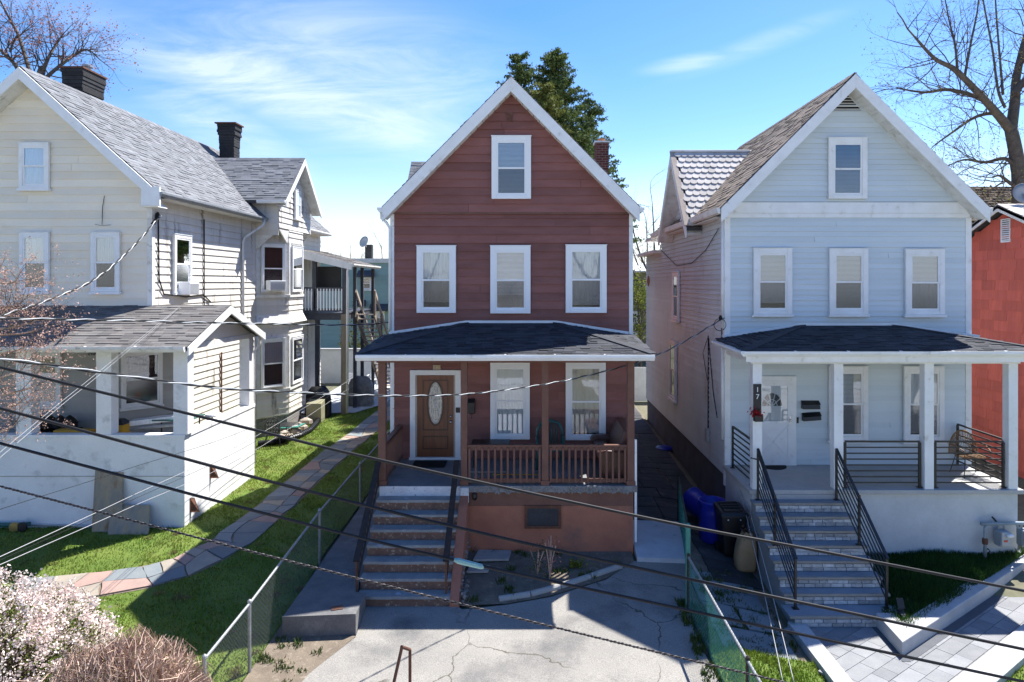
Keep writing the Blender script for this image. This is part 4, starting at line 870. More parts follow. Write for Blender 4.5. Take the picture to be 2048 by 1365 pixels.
for s in (-1, 1):
    mb = MB(); k = 16
    for i in range(k):
        xa, xb = UC + s * 3.1 * i / k, UC + s * 3.1 * (i + .95) / k; za, zb_ = UZ - .34 - USL * abs(xa - UC), UZ - .34 - USL * abs(xb - UC)
        mb.hexa([(xa, UY - .42, za), (xb, UY - .42, zb_), (xb, UY, zb_), (xa, UY, za), (xa, UY - .42, za + .02), (xb, UY - .42, zb_ + .02), (xb, UY, zb_ + .02), (xa, UY, za + .02)])
    mb.build('soffit', M['old_white'], H2)
    e = UC + s * 3.16; mb = MB(); mb.hexa([(e - .01, UY - .42, 7.42), (e + s * .08, UY - .42, 7.45), (e + s * .08, UY + 8.4, 7.45), (e - .01, UY + 8.4, 7.42), (e - .01, UY - .42, 7.55), (e + s * .1, UY - .42, 7.58), (e + s * .1, UY + 8.4, 7.58), (e - .01, UY + 8.4, 7.55)]); mb.build('eave_trim', M['old_white'], H2)
    mb = MB(); mb.box(min(e, UL if s < 0 else UR), max(e, UL if s < 0 else UR), UY, UY + 8.4, 7.38, 7.40); mb.build('soffit', M['old_white'], H2)
# left cross gable in pale fish-scale shingles
gy, gz, gs, gx = 20.7, 9.75, 1.22, UL - .45
mb = MB(); mb.prism([(UL - .012, gy - 1.75, 7.4), (UL - .012, gy + 1.75, 7.4), (UL - .012, gy + 1.75, 7.5), (UL - .012, gy, gz - .15), (UL - .012, gy - 1.75, 7.5)], (2, 0, 0)); sg = mb.build('side_gable', M['blue_siding'], H2)
siding(sg, M['blue_siding'], (UL - .012, gy, 0), (0, 1, 0), (-1, 0, 0), lambda z: (-(gz - .2 - z) / gs, (gz - .2 - z) / gs), 7.6, 9.5, .128, thick=.032)
gr = MB()
for s in (-1, 1):
    e = gy + s * 1.98; z = gz - gs * 1.98; gr.prism([(gx, gy, gz), (UC - 1.0, gy, gz), (UC - 1.0, e, z), (gx, e, z)], (0, 0, -.1))
gro = gr.build('roof', M['shingle_black'], H2)
slen = math.hypot(1.98, gs * 1.98); nrm = Vector((0, -gs, 1)).normalized(); upv = Vector((0, 1, gs)).normalized()
scm = MB(); P_ = [(-.098, .26), (.098, .26), (.098, -.01), (.07, -.06), (.0, -.085), (-.07, -.06), (-.098, -.01)]
nr = 13; dr_ = slen / nr
for r in range(nr):
    nb = 13
    for c in range(nb + 1):
        x = gx + .16 + c * .2 + (.1 if r % 2 else 0)
        yb = gy - 1.98 + upv.y * (r * dr_ + .08); zb_ = gz - gs * 1.98 + upv.z * (r * dr_ + .08)
        if zb_ < UZ - USL * (UC - x) - .25: continue
        mb = MB(); o_ = Vector((x, yb, zb_)); q = [o_ + Vector((1, 0, 0)) * a + upv * b + nrm * (.034 - .1 * b) for a, b in P_]; mb.prism(q, nrm * .014); mb.build('scale_shingle', M['shingle_white'], gro)
mb = MB(); mb.beam((gx - .03, gy, gz + .03), (UC - 1.0, gy, gz + .03), .16, .05); mb.build('ridge_trim', M['old_white'], gro)
mb = MB(); mb.beam((gx + .02, gy - 1.98, gz - gs * 1.98 + .04), (gx + .02, gy, gz + .04), .16, .03); mb.build('edge_flashing', M['wood_pale'], gro)
for s in (-1, 1):
    rake(H2, gy, gz, gs, gy + s * 1.98, gx - .04, .3, M['white_trim'], axis='x')
    mb = MB(); k = 10
    for i in range(k):
        ya, yb = gy + s * 1.95 * i / k, gy + s * 1.95 * (i + .93) / k; za, zb_ = gz - .26 - gs * abs(ya - gy), gz - .26 - gs * abs(yb - gy)
        mb.hexa([(gx, ya, za), (gx, yb, zb_), (UL, yb, zb_), (UL, ya, za), (gx, ya, za + .02), (gx, yb, zb_ + .02), (UL, yb, zb_ + .02), (UL, ya, za + .02)])
    mb.build('soffit', M['old_white'], H2)
window(H2, (UL - .045, gy - .15, 7.75), (0, 1, 0), (-1, 0, 0), .6, .9, up='none', lowfill=0)
for z, a, b in ((6.86, UY + 8.0, UB + .3), (7.35, UY + 8.42, UY + 9.6)):
    mb = MB(); mb.box(UL - .32, UR + .2, a, b, z, z + .12); mb.build('rear_eave', M['old_white'], H2, bevel=.02)
for (py0, py1, pxc, w) in ((545, 640, 1356, .85), (682, 798, 1350, .9)):
    Yw = (UL) * FPX / (pxc - U0); window(H2, (UL - .034, Yw, fz(py1, Yw)), (0, 1, 0), (-1, 0, 0), w, (py1 - py0) * Yw / FPX, up='none', trim='white_trim', lowfill=0)
mb = MB(); mb.box(UL + .03, UR - .03, UY + .02, UB - .02, -.4, 1.12); mb.build('foundation', M['foundation_gray'], H2)
mb = MB(); mb.tube([(UL - .07, UY + .05, 7.35), (UL - .07, UY + .05, 4.7)], .045, 8); mb.build('downspout', M['white_trim'], H2, smooth=True)
mb = MB(); mb.tube([(UL - .07, UY + .05, 4.3), (UL - .07, UY + .05, 2.0)], .045, 8); mb.build('downspout', M['white_trim'], H2, smooth=True)
mb = MB(); Yc = UL * FPX / (1419 - U0)
mb.tube([(UL - .03, Yc, fz(672, Yc)), (UL - .03, Yc + .02, 1.9)], .018, 6); mb.tube([(UL - .03, Yc, fz(672, Yc)), (UL - .04, Yc - .5, 3.0), (UL - .03, Yc - .85, 2.4)], .012, 6); mb.tube([(UL - .03, Yc, fz(672, Yc)), (UL - .06, Yc + .45, 3.9), (UL - .03, Yc + .1, 3.2)], .008, 6)
mb.tube([(UL - .03, UY + .3, fz(632)), (UL - .03, UY + .3, 2.1)], .012, 6); mb.build('service_cable', M['cable'], H2)
mb = MB(); mb.box(UL - .1, UL - .01, Yc - .1, Yc + .12, 1.6, 1.95); mb.build('junction_box', M['dish_gray'], H2, bevel=.01)
mb = MB()
pts = [at(1449, 458, 17.0), at(1425, 500, 18.2), at(1390, 527, 19.8), at(1355, 532, 21.8), at(1330, 510, 23.6), at(1318, 498, 24.6)]
for p in pts: p.x = UL - .05
mb.tube(pts, .01, 6); mb.build('draped_cable', M['cable'], H2)
mb = MB(); mb.tube([at(1440 + 12 * math.cos(t), 650 + 12 * math.sin(t), 16.3) for t in np.linspace(0, 9, 22)], .008, 5); mb.lathe(at(1441, 636, 16.3), [(.03, -.06), (.05, 0), (.02, .06)], 8); mb.build('service_coil', M['cable'], H2)
# windows
wk = dict(trim='white_trim', casing=.12)
fwin(H2, 1505, 1581.5, 498, 628, UY, up='blind', lowfill=.75, lowm='curtain', **wk); fwin(H2, 1656, 1732.5, 499, 628, UY, up='blind', lowfill=.95, lowm='slats', **wk); fwin(H2, 1807, 1885, 500, 629, UY, up='blind', lowfill=.9, lowm='curtain', **wk)
aw_ = fwin(H2, 1654, 1731, 278, 399, UY, up='none', low='glass', lowfill=0, sill=False, **wk)
fwin(H2, 1655, 1732.5, 733.5, 879, UY, up='blind', lowfill=.9, lowm='slats', **wk); fwin(H2, 1804, 1884, 733.5, 880, UY, up='curtain', upm='curtain', lowfill=.9, lowm='curtain', **wk)
# attic window blue blinds
mat('blind_blue', (.12, .17, .28), (.10, .14, .24), rough=.6, fine=.04)
aw = frame((fx(1692.5), UY - .034, fz(399)), XU, FRONT); mb = MB(aw)
for i in range(40): z = .1 + i * .0315; mb.box(-.35, .35, .012, .022, z, z + .021)
mb.build('blind', M['blind_blue'], aw_)
# door
dx0, dx1, dz0, dz1 = fx(1499), fx(1590.5), UF + .01, fz(752)
mb = MB(); y0 = UY - .08; mb.box(dx0, dx0 + .11, y0, UY, dz0, dz1); mb.box(dx1 - .11, dx1, y0, UY, dz0, dz1); mb.box(dx0 + .11, dx1 - .11, y0 + .002, UY, dz1 - .11, dz1); mb.box(dx0, dx1, y0 - .02, UY, dz0 - .005, dz0 + .03)
d2 = mb.build('door', M['white_trim'], H2, bevel=.006)
a, b, c, d = dx0 + .11, dx1 - .11, dz0 + .03, dz1 - .11; zm = c + .98; q = .10
mb = MB(); mb.box(a, a + q, UY - .03 - .06, UY - .03 - .01, c, d); mb.box(b - q, b, UY - .03 - .06, UY - .03 - .01, c, d); mb.box(a + q, b - q, UY - .03 - .059, UY - .03 - .01, d - q * 1.2, d); mb.box(a + q, b - q, UY - .03 - .059, UY - .03 - .01, zm - .03, zm + .05); mb.box(a + q, b - q, UY - .03 - .059, UY - .03 - .01, c, c + .13); mb.box(a + q, b - q, UY - .03 - .045, UY - .03 - .01, c + .13, zm - .03); mb.build('storm_door', M['white_trim'], d2, bevel=.004)
mb = MB()
for (u0, v0, u1, v1) in ((0, 0, 1, 1), (0, 1, 1, 0)): mb.beam((lerp(a + q, b - q, u0), UY - .03 - .05, lerp(c + .18, zm - .08, v0)), (lerp(a + q, b - q, u1), UY - .03 - .05, lerp(c + .18, zm - .08, v1)), .025, .02, up=(0, 1, 0))
mb.build('crossbuck', M['white_trim'], d2)
mb = MB(); mb.box(a + q, b - q, UY - .03 - .02, UY - .03 - .012, zm + .05, d - q * 1.2); mb.build('inner_door', M['vinyl'], d2)
cxw, czw = (a + b) / 2 - .03, d - .62
mb = MB()
for i in range(9):
    t0, t1 = math.pi * i / 9, math.pi * (i + 1) / 9; mb.add([(cxw + .25 * math.cos(t0), UY - .03 - .023, czw + .33 * math.sin(t0)), (cxw + .25 * math.cos(t1), UY - .03 - .023, czw + .33 * math.sin(t1)), (cxw, UY - .03 - .023, czw)], [(0, 1, 2)])
mb.build('fanlight', M['unlit_interior'], d2)
mb = MB()
for t in np.linspace(0, math.pi, 6): mb.beam((cxw, UY - .03 - .027, czw), (cxw + .25 * math.cos(t), UY - .03 - .027, czw + .33 * math.sin(t)), .022, .006, up=(0, 1, 0))
for rr in (.5, 1):
    mb.tube([(cxw + .25 * rr * math.cos(t), UY - .03 - .027, czw + .33 * rr * math.sin(t)) for t in np.linspace(0, math.pi, 14)], .009, 5)
mb.build('fanlight_bars', M['vinyl'], d2)
mb = MB(); mb.box(a + q, b - q, UY - .03 - .05, UY - .03 - .046, zm + .05, d - q * 1.2); mb.build('pane', M['glass'], d2)
mb = MB(); mb.lathe((b - .05, UY - .03 - .06, c + 1.05), [(.02, 0), (.02, -.03), (.035, -.04), (.02, -.06)], 10, axis=(0, 1, 0)); mb.box(b - .065, b - .035, UY - .03 - .068, UY - .03 - .06, c + .98, c + 1.15); mb.build('handle', M['chrome'], d2)
for k, (x0, x1, y0, y1) in enumerate(((1601, 1636, 802, 817), (1602.5, 1638, 827, 841))):
    t = thing('mailbox', ['upper black horizontal mailbox right of the white storm door', 'lower black horizontal mailbox right of the white storm door'][k], 'mailbox', (fx(x0), UY - .1, fz(y1)), 'mailboxes by the white storm door')
    X0, X1, Zb, Zt = fx(x0), fx(x1), fz(y1), fz(y0); tl = .03 * (k)
    mb = MB(); mb.prism([(X0, UY - .145, Zb), (X0, UY - .025, Zb), (X0, UY - .025, Zt), (X0, UY - .125, Zt - .06)], (X1 - X0, 0, tl)); mb.build('body', M['black_metal'], t, bevel=.006)
    mb = MB(); mb.prism([(X0 - .006, UY - .14, Zt - .075), (X0 - .006, UY - .03, Zt + .006), (X0 - .006, UY - .03, Zt + .014), (X0 - .006, UY - .145, Zt - .066)], (X1 - X0 + .012, 0, tl)); mb.build('lid', M['black_metal'], t)
    mb = MB(); mb.box(X1 - .035, X1 - .005, UY - .131, UY - .124, Zb + .012 + tl, Zb + .04 + tl); mb.build('sticker', M['sign_white'], t)
mb = MB(); mb.box(fx(1590.8), fx(1596), UY - .05, UY - .018, fz(846), fz(835)); mb.build('doorbell', M['black_plastic'], H2)
# porch
QY = 14.62
def qx(p): return fx(p, QY)
mb = MB(); mb.box(4.68, 10.52, QY - .14, UY, UF - .09, UF); mb.build('porch_floor', M['coping'], H2, bevel=.01)
mb = MB(); mb.box(6.66, 10.43, QY - .05, UY - .03, -.5, UF - .09); mb.build('porch_foundation', M['stucco_pale'], H2)
mb = MB(); mb.box(4.74, 6.66, QY - .05, UY - .03, -.5, UF - .09); mb.build('porch_foundation', M['stucco_pale'], H2)
for x0 in (qx(1502.5), qx(1664), qx(1844), qx(2011)):
    box_part('porch_post', M['white_trim'], H2, x0, x0 + .2, QY - .1, QY + .1, UF, 4.08, bevel=.008)
box_part('porch_beam', M['white_trim'], H2, qx(1500) - .02, qx(2011) + .24, QY - .12, QY + .12, 4.08, 4.26, bevel=.008)
for x in (qx(1502.5) + .1, qx(2011) + .1): box_part('porch_beam', M['white_trim'], H2, x - .1, x + .1, QY + .122, UY - .03, 4.08, 4.25)
mb = MB()
for i in range(26): mb.box(lerp(4.6, 10.6, i / 26), lerp(4.6, 10.6, (i + .97) / 26), QY - .3, UY - .03, 4.262, 4.272)
mb.build('porch_ceiling', M['old_white'], H2)
hip_porch_roof(H2, 4.52, 11.0, 14.28, 4.37, UY - .02, 4.77, fx(1603), fx(1786), 4.45, M['shingle_dark'])
box_part('fascia', M['white_trim'], H2, 4.55, 10.97, 14.3, 14.34, 4.14, 4.29)
gutter(H2, (4.46, 14.29, 4.37), (11.05, 14.29, 4.37), outward=(0, -1, 0), h=.11); gutter(H2, (4.52, 14.2, 4.37), (4.52, UY, 4.4), outward=(-1, 0, 0), h=.1)
def bar_rail(parent, a, b, z0, z1, n=8):
    a = Vector(a); b = Vector(b); mb = MB(); mb.beam(a + Z3 * z1, b + Z3 * z1, .045, .035); r = mb.build('railing', M['black_metal'], parent)
    for p in (a, b): mb = MB(); mb.beam(p + Z3 * (z0 - .1), p + Z3 * (z1 - .018), .045, .045); mb.box(p.x - .05, p.x + .05, p.y - .05, p.y + .05, z0 - .1, z0 - .088); mb.build('rail_post', M['black_metal'], r)
    for i in range(n - 1): z = lerp(z0, z1, i / (n - 1)); mb = MB(); mb.beam(a + Z3 * z, b + Z3 * z, .022, .026); mb.build('rail_bar', M['black_metal'], r)
bar_rail(H2, (qx(1690), QY, 0), (qx(1839), QY, 0), UF + .12, UF + 1.0); bar_rail(H2, (qx(1870), QY, 0), (qx(2006), QY, 0), UF + .12, UF + 1.0)
bar_rail(H2, (4.82, QY + .15, 0), (4.82, UY - .35, 0), UF + .12, UF + 1.0); bar_rail(H2, (10.3, QY + .15, 0), (10.3, UY - .1, 0), UF + .12, UF + 1.0)
# stairs
TX0, TX1 = 4.72, 6.62; R2 = .19; T2 = .275; TY = QY - .14; gz0 = UF - 9 * R2
mb = MB(); pts = [(TX0, TY, gz0 - .1)]
pts.append((TX0, TY, UF - R2 - .04))
for i in range(1, 8): pts += [(TX0, TY - T2 * i + .03, UF - R2 * i - .04), (TX0, TY - T2 * i + .03, UF - R2 * (i + 1) - .04)]
pts += [(TX0, TY - T2 * 7 - .42, UF - R2 * 8 - .04), (TX0, TY - T2 * 7 - .42, gz0 - .1)]
mb.prism(pts, (TX1 - TX0, 0, 0)); st2 = mb.build('stairs', M['mortar'], H2)
for i in range(1, 9):
    yf = TY - T2 * i if i < 8 else TY - T2 * 7 - .45; yb = TY - T2 * (i - 1); z = UF - R2 * i; ex = 0 if i < 8 else .06
    mb = MB(); mb.box(TX0 - .03 - ex, TX1 + .03 + ex, yf, yf + .06, z - .045, z); mb.build('nosing', M['stone_nose'], st2, bevel=.006)
    mb = MB(); mb.box(TX0 - .03 - ex, TX1 + .03 + ex, yf + .0602, yb - .001, z - .045, z + .0005); mb.build('tread', M['bluestone'], st2, bevel=.004)
    for r in range(2):
        zz = z - R2 + .006 + r * .068 ; u = TX0; off = random.uniform(.06, .2)
        while u < TX1 - .02:
            w = off if off else random.choice((.15, .2, .2, .24)); off = 0; e = min(u + w, TX1); mb = MB(); pr_ = random.uniform(0, .006); yr = yf + .03
            mb.box(u + .006, e - .006, yr - .022 - pr_, yr + .01, zz, zz + .060); mb.build('brick', M['brick_white'], st2); u = e
mb = MB(); mb.box(TX0, TX1, TY - .012, TY + .005, UF - R2 + .001, UF - .092); mb.build('riser', M['coping'], st2)
def stair_rail(x):
    a = Vector((x, TY - .05, UF - R2)); b = Vector((x, TY - T2 * 7 - .15, UF - R2 * 8)); t_ = Vector((x, TY - T2 * 3.8, UF - R2 * 4))
    mb = MB(); mb.beam(a + Z3 * 1.08, b + Z3 * .92 + Vector((0, -.04, 0)), .05, .03); r = mb.build('stair_rail', M['black_metal'], H2)
    for p, h in ((a, 1.06), (t_, .98), (b, .90)):
        mb = MB(); mb.beam(p, p + Z3 * h, .042, .042); mb.box(x - .055, x + .055, p.y - .055, p.y + .055, p.z, p.z + .012); mb.build('rail_post', M['black_metal'], r)
    for i in range(6):
        d_ = .12 + i * .14; mb = MB(); mb.beam(a + Z3 * (1.08 - d_), b + Z3 * (.92 - d_ * .93), .018, .022); mb.build('rail_bar', M['black_metal'], r)
    mb = MB(); mb.beam(a + Z3 * .85, a + Z3 * .85 + Vector((-.1 if x < 5.5 else .1, .15, 0)), .025, .02); mb.build('bracket', M['black_metal'], r)
stair_rail(4.84); stair_rail(6.5)
# number board with flower pot on the left post
sx = qx(1511); nb = thing('number_board', 'tall black house-number board with planter and red flower on the left white post', 'sign', (sx, QY - .13, fz(840, QY)))
z0, z1 = fz(840, QY), fz(767, QY); w = .085
mb = MB(); mb.box(sx - w, sx + w, QY - .125, QY - .102, z0, z1); mb.build('board', M['black_plastic'], nb, bevel=.004)
for ch_, zz in (('1', z1 - .12), ('7', z1 - .27)): text_mesh(ch_, .15, (sx, QY - .125, zz), XU, FRONT, M['sign_white'], nb)
mb = MB(); mb.box(sx - w, sx + w + .01, QY - .22, QY - .126, z0, z0 + .13); mb.build('planter', M['black_plastic'], nb, bevel=.004)
fC = np.array([sx - .05, QY - .17, z0 + .17]) + rng.normal(0, .045, (160, 3)) * np.array([1.3, .6, 1]); leaves('flower', fC, .05, M['red_flower'], nb)
mb = MB(); mb.prism([(fx(1550, 16.2) + .33 * math.cos(t), 16.42 - .38 * math.sin(t), UF + .002) for t in np.linspace(0, math.pi, 20)], (0, 0, .015)); mb.build('doormat', M['rubber'], org=(fx(1550, 16.2), 16.2, UF), label='black half-round doormat in front of the white storm door', cat='doormat')
# wicker chair
wc = thing('wicker_chair', 'round-backed tan wicker chair with thin black legs on the blue porch', 'chair', (fx(1945, 15.6), 15.6, UF)); cx, cy = fx(1940, 15.6), 15.6
mb = MB()
for k in range(9):
    s = .5 + .5 * (k / 8); mb.tube([(cx + .33 * s * math.cos(t) * (1.0), cy + .25 + .05 * math.sin(t), UF + .45 + .52 * s * max(0, math.sin(t)) ) for t in np.linspace(0, math.pi, 18)], .007 if k < 8 else .014, 5)
for t in np.linspace(.15, math.pi - .15, 15): mb.tube([(cx + .1 * math.cos(t), cy + .2, UF + .45), (cx + .33 * math.cos(t), cy + .28, UF + .45 + .52 * math.sin(t))], .006, 5)
mb.build('backrest', M['wicker'], wc)
mb = MB()
for k in range(7):
    s = (k + 1) / 7; mb.tube([(cx + .3 * s * math.cos(t), cy + .28 * s * math.sin(t), UF + .44) for t in np.linspace(0, 2 * math.pi, 20)], .012, 5)
for t in np.linspace(0, math.pi, 8)[:-1]: mb.tube([(cx + .3 * math.cos(t), cy + .28 * math.sin(t), UF + .44), (cx - .3 * math.cos(t), cy - .28 * math.sin(t), UF + .44)], .008, 5)
mb.build('seat', M['wicker'], wc)
for s in (-1, 1):
    mb = MB(); mb.tube([(cx + s * .33, cy + .25, UF + .66), (cx + s * .36, cy, UF + .68), (cx + s * .3, cy - .25, UF + .62), (cx + s * .28, cy - .27, UF + .45)], .012, 6); mb.build('arm', M['wicker'], wc)
    for yy_ in (-.24, .24): mb = MB(); mb.tube([(cx + s * .22, cy + yy_ * .7, UF + .43), (cx + s * .3, cy + yy_ * 1.1, UF)], .010, 6); mb.build('leg', M['black_metal'], wc)
mb = MB(); o_ = at(1300, 562, 27); o_.x = UL - .06
for k in range(12): t = k / 12 * 6.283; mb.prism([o_ + Vector((0, .1 * math.cos(t - .2), .1 * math.sin(t - .2))), o_ + Vector((0, .22 * math.cos(t), .22 * math.sin(t))), o_ + Vector((0, .1 * math.cos(t + .2), .1 * math.sin(t + .2)))], (.02, 0, 0))
mb.lathe(o_, [(.12, 0), (.1, .03), (.04, .045)], 14, axis=(-1, 0, 0)); mb.build('sun_ornament', M['terracotta'], org=o_, label='orange terracotta sun ornament hanging on the blue house side wall', cat='ornament')
# gas meter set
gm = thing('gas_meter', 'grey gas meters on galvanised pipework beside the blue porch foundation', 'gas meter', gp(2000, 1120)); gy_ = QY - .22
def gpos(px, py, dy=0): return at(px, py, gy_ + dy)
mb = MB(); mb.tube([gpos(1970, 1118), gpos(1970, 1056), gpos(1974, 1050)], .033, 10); mb.tube([gpos(1962, 1048), gpos(2030, 1047), gpos(2060, 1047)], .038, 10); mb.tube([gpos(2033, 1046), gpos(2036, 1056), gpos(2048, 1064)], .025, 8); mb.build('pipe', M['pipe_gray'], gm, smooth=True)
mb = MB(); mb.lathe(gpos(1970, 1082), [(.05, -.07), (.055, -.05), (.055, .03), (.042, .06)], 12); mb.build('regulator', M['rust'], gm)
mb = MB(); mb.tube([gpos(1970, 1100), gpos(1976, 1098), gpos(1980, 1103), gpos(1974, 1108)], .012, 6); mb.tube([gpos(1984, 1034, .1), gpos(1993, 1044)], .02, 6); mb.build('valve', M['dark_iron'], gm)
for k, (x0, x1, y0, y1) in enumerate(((1993, 2014, 1060, 1092), (2038, 2062, 1058, 1092))):
    a, b = gpos(x0, y1, -.02), gpos(x1, y0, -.02); mb = MB(); mb.box(a.x, b.x, gy_ - .12, gy_ + .08, a.z, b.z); m1 = mb.build('meter_body', M['meter_gray'], gm, bevel=.03)
    mb = MB(); c_ = gpos((x0 + x1) / 2 + 8, (y0 + y1) / 2 + 2, -.16); mb.box(c_.x - .1, c_.x + .11, gy_ - .19, gy_ - .121, c_.z - .16, c_.z + .14); mb.build('index_box', M['dish_gray'], m1, bevel=.02)
    mb = MB(); mb.tube([c_ + Vector((-.01, -.05, .07)), c_ + Vector((.12, -.05, .08))], .035, 10); mb.build('index_cover', M['sign_white'], m1, smooth=True)
    mb = MB(); mb.box(c_.x - .06, c_.x + .02, gy_ - .194, gy_ - .190, c_.z - .06, c_.z - .02); mb.build('red_tag', M['orange_red'], m1)
    for q in (-.06, .06): mb = MB(); mb.tube([(((a.x + b.x) / 2) + q, gy_, b.z - .02), (((a.x + b.x) / 2) + q, gy_, b.z + .10)], .022, 8); mb.build('connector', M['galv'], m1)
# ---- walk of the blue house: pavers, seat wall, curbs, grass bed
WZ = gz0
ang = math.atan2(3.1, 4.2); Ud = Vector((math.cos(ang), math.sin(ang), 0)); Vd = Vector((-math.sin(ang), math.cos(ang), 0))
c0 = Vector((6.1, 11.15, 0)); c1 = c0 + Ud * 6.2
WALK = [(4.95, 12.15), (4.9, 10), (4.8, 4), (7.2, 4.5)] + [((Vector((6.35, 10.2, 0)) + Ud * t).x, (Vector((6.35, 10.2, 0)) + Ud * t).y) for t in (0, 6.5)] + [(c1.x, c1.y), (c0.x, c0.y), (6.15, 12.15)]
WALK[3] = (5.4, 4)
WALK = [(4.95, 12.15), (4.9, 10), (4.8, 5.5), (5.6, 5.5), (6.0, 9.9)] + [((Vector((6.45, 10.12, 0)) + Ud * t).x, (Vector((6.45, 10.12, 0)) + Ud * t).y) for t in (0, 6.5)] + [(c1.x, c1.y), (c0.x, c0.y), (6.15, 12.15)]
wk_ = sheet('walkway', WALK, 0, M['paver_sand'], step=2, flat=lambda x, y: WZ - .02 ); ORG[wk_] = Vector((0, 0, 0))
WALKT = [(4.72, 12.25), (4.66, 5.5), (5.7, 5.5), (6.1, 9.8)] + WALK[5:7] + [(c1.x, c1.y), (c0.x + .1, c0.y + .1), (6.25, 12.25)]; k = 0; pv = 0; rowy = -8.0
O_ = Vector((6.1, 11.1, 0))
while rowy < 8:
    x = -10 + random.uniform(0, .3)
    while x < 9:
        w = random.choice((.30, .42, .42, .55)); c_ = O_ + Ud * (x + w / 2) + Vd * (rowy + .135)
        cor = [O_ + Ud * (x + a) + Vd * (rowy + b) for a, b in ((.004, .004), (w - .004, .004), (w - .004, .266), (.004, .266))]
        if inpoly(np.array([[c_.x, c_.y]]), WALKT)[0] and c_.y > 8.2 and pv < 300:
            mb = MB(); mb.prism([(p.x, p.y, WZ - .03) for p in cor], (0, 0, .03 + random.uniform(0, .003))); mb.build('paver', M['paver'], wk_); pv += 1
        x += w
    rowy += .27
def border(a, b, w, m, z0, z1, name, bevel=0.01, **k):
    a = Vector(a); b = Vector(b); d = (b - a).normalized(); s = Vector((-d.y, d.x, 0)) * w
    mb = MB(); mb.prism([(p.x, p.y, z0) for p in (a, b, b + s, a + s)], (0, 0, z1 - z0)); return mb.build(name, m, bevel=bevel, **k)
border(c0 - Vd * .16, c1 - Vd * .16, .15, M['paver_dark'], WZ - .02, WZ + .006, 'dark_border', parent=wk_, bevel=0)
border((6.02, 11.0, 0), (6.08, 12.1, 0), -.14, M['paver_dark'], WZ - .02, WZ + .0065, 'dark_border', parent=wk_, bevel=0)
sw_ = MB(); q0 = Vector((6.17, 12.15, 0)); inner = .34
ii = c0 + Vd * inner + Ud * .71
sw_.prism([(c0.x, c0.y, WZ - .1), (c1.x, c1.y, WZ - .1), ((c1 + Vd * inner).x, (c1 + Vd * inner).y, WZ - .1), (ii.x, ii.y, WZ - .1), (6.5, 12.15, WZ - .1), (6.17, 12.15, WZ - .1)], (0, 0, .34)); sw_.build('seat_wall', M['coping'], org=(6.2, 11.5, WZ), label='low pale concrete kerb wall angling round the grass bed by the blue steps', cat='wall', bevel=.015)
border((4.62, 5.5, 0), (4.62, 12.2, 0), -.30, M['coping'], WZ - .1, WZ + .06, 'walk_kerb', org=(4.7, 10, WZ), label='straight pale concrete kerb along the left edge of the paved walk', cat='kerb')
kb = Vector((6.38, 10.36, 0)); border(kb - Ud * .6, kb + Ud * 6.5, -.42, M['coping'], WZ - .1, WZ + .05, 'walk_kerb', org=(8, 10.8, WZ), label='wide pale concrete kerb along the lower right edge of the paved walk', cat='kerb')
BEDG = [(6.6, 12.3), (6.6, 14.6), (10.5, 14.6), ((c1 + Vd * .12).x, (c1 + Vd * .12).y), ((c0 + Vd * .2 + Ud * .55).x, (c0 + Vd * .2 + Ud * .55).y), (6.36, 12.3)]
bz = lambda x, y: WZ + .14 + np.maximum(0, (np.asarray(y) - 12.2)) * .06
sheet('grass_bed', BEDG, 0, M['soil'], step=.5, flat=lambda x, y: float(bz(x, y)))
grass('bed_grass', BEDG, 26000, M['grass_deep'], h=(.06, .17), w=.012, zf=bz, label='dark green tall grass in the raised bed by the blue steps')
LW2 = [(2.92, 5.5), (4.6, 5.5), (4.6, 11.05), (2.9, 11.05)]; sheet('lawn_strip', LW2, .05, M['lawn'], step=.6); grass('strip_grass', LW2, 26000, M['grass'], label='bright grass strip between the green fence and the paved walk', h=(.03, .08), dz=.05)
k2 = kb - Vd * .42; LW3 = [((k2 - Ud * .6).x, (k2 - Ud * .6).y), ((k2 + Ud * 6.5).x, (k2 + Ud * 6.5).y), (13, 6), (6.2, 6)]; sheet('lawn_corner', LW3, .03, M['lawn'], step=1); grass('corner_grass', LW3, 26000, M['grass'], dz=.03, label='bright grass beyond the wide kerb at the lower right corner')
spl = thing('solar_spotlight', 'small black solar garden spotlight standing in the dark grass bed', 'garden light', gp(1803, 1225)); p = at(1803, 1225, 12.05); p.z = WZ + .14
mb = MB(); mb.tube([p, p + Z3 * .16], .012, 6); mb.build('stake', M['black_plastic'], spl)
mb = MB(); mb.beam(p + Vector((0, -.06, .1)), p + Vector((0, .06, .17)), .1, .07); mb.build('lamp_head', M['black_plastic'], spl, bevel=.01)
mb = MB(); mb.hexa([p + Vector(v) for v in ((-.06, -.01, .22), (.06, -.01, .22), (.06, .01, .22), (-.06, .01, .22), (-.06, .06, .37), (.06, .06, .37), (.06, .08, .37), (-.06, .08, .37))]); mb.build('solar_panel', M['black_plastic'], spl)
mb = MB(); mb.lathe(p + Vector((0, -.062, .10)), [(.03, 0), (.025, .006)], 10, axis=(0, -1, -.4)); mb.build('lens', M['sign_white'], spl)
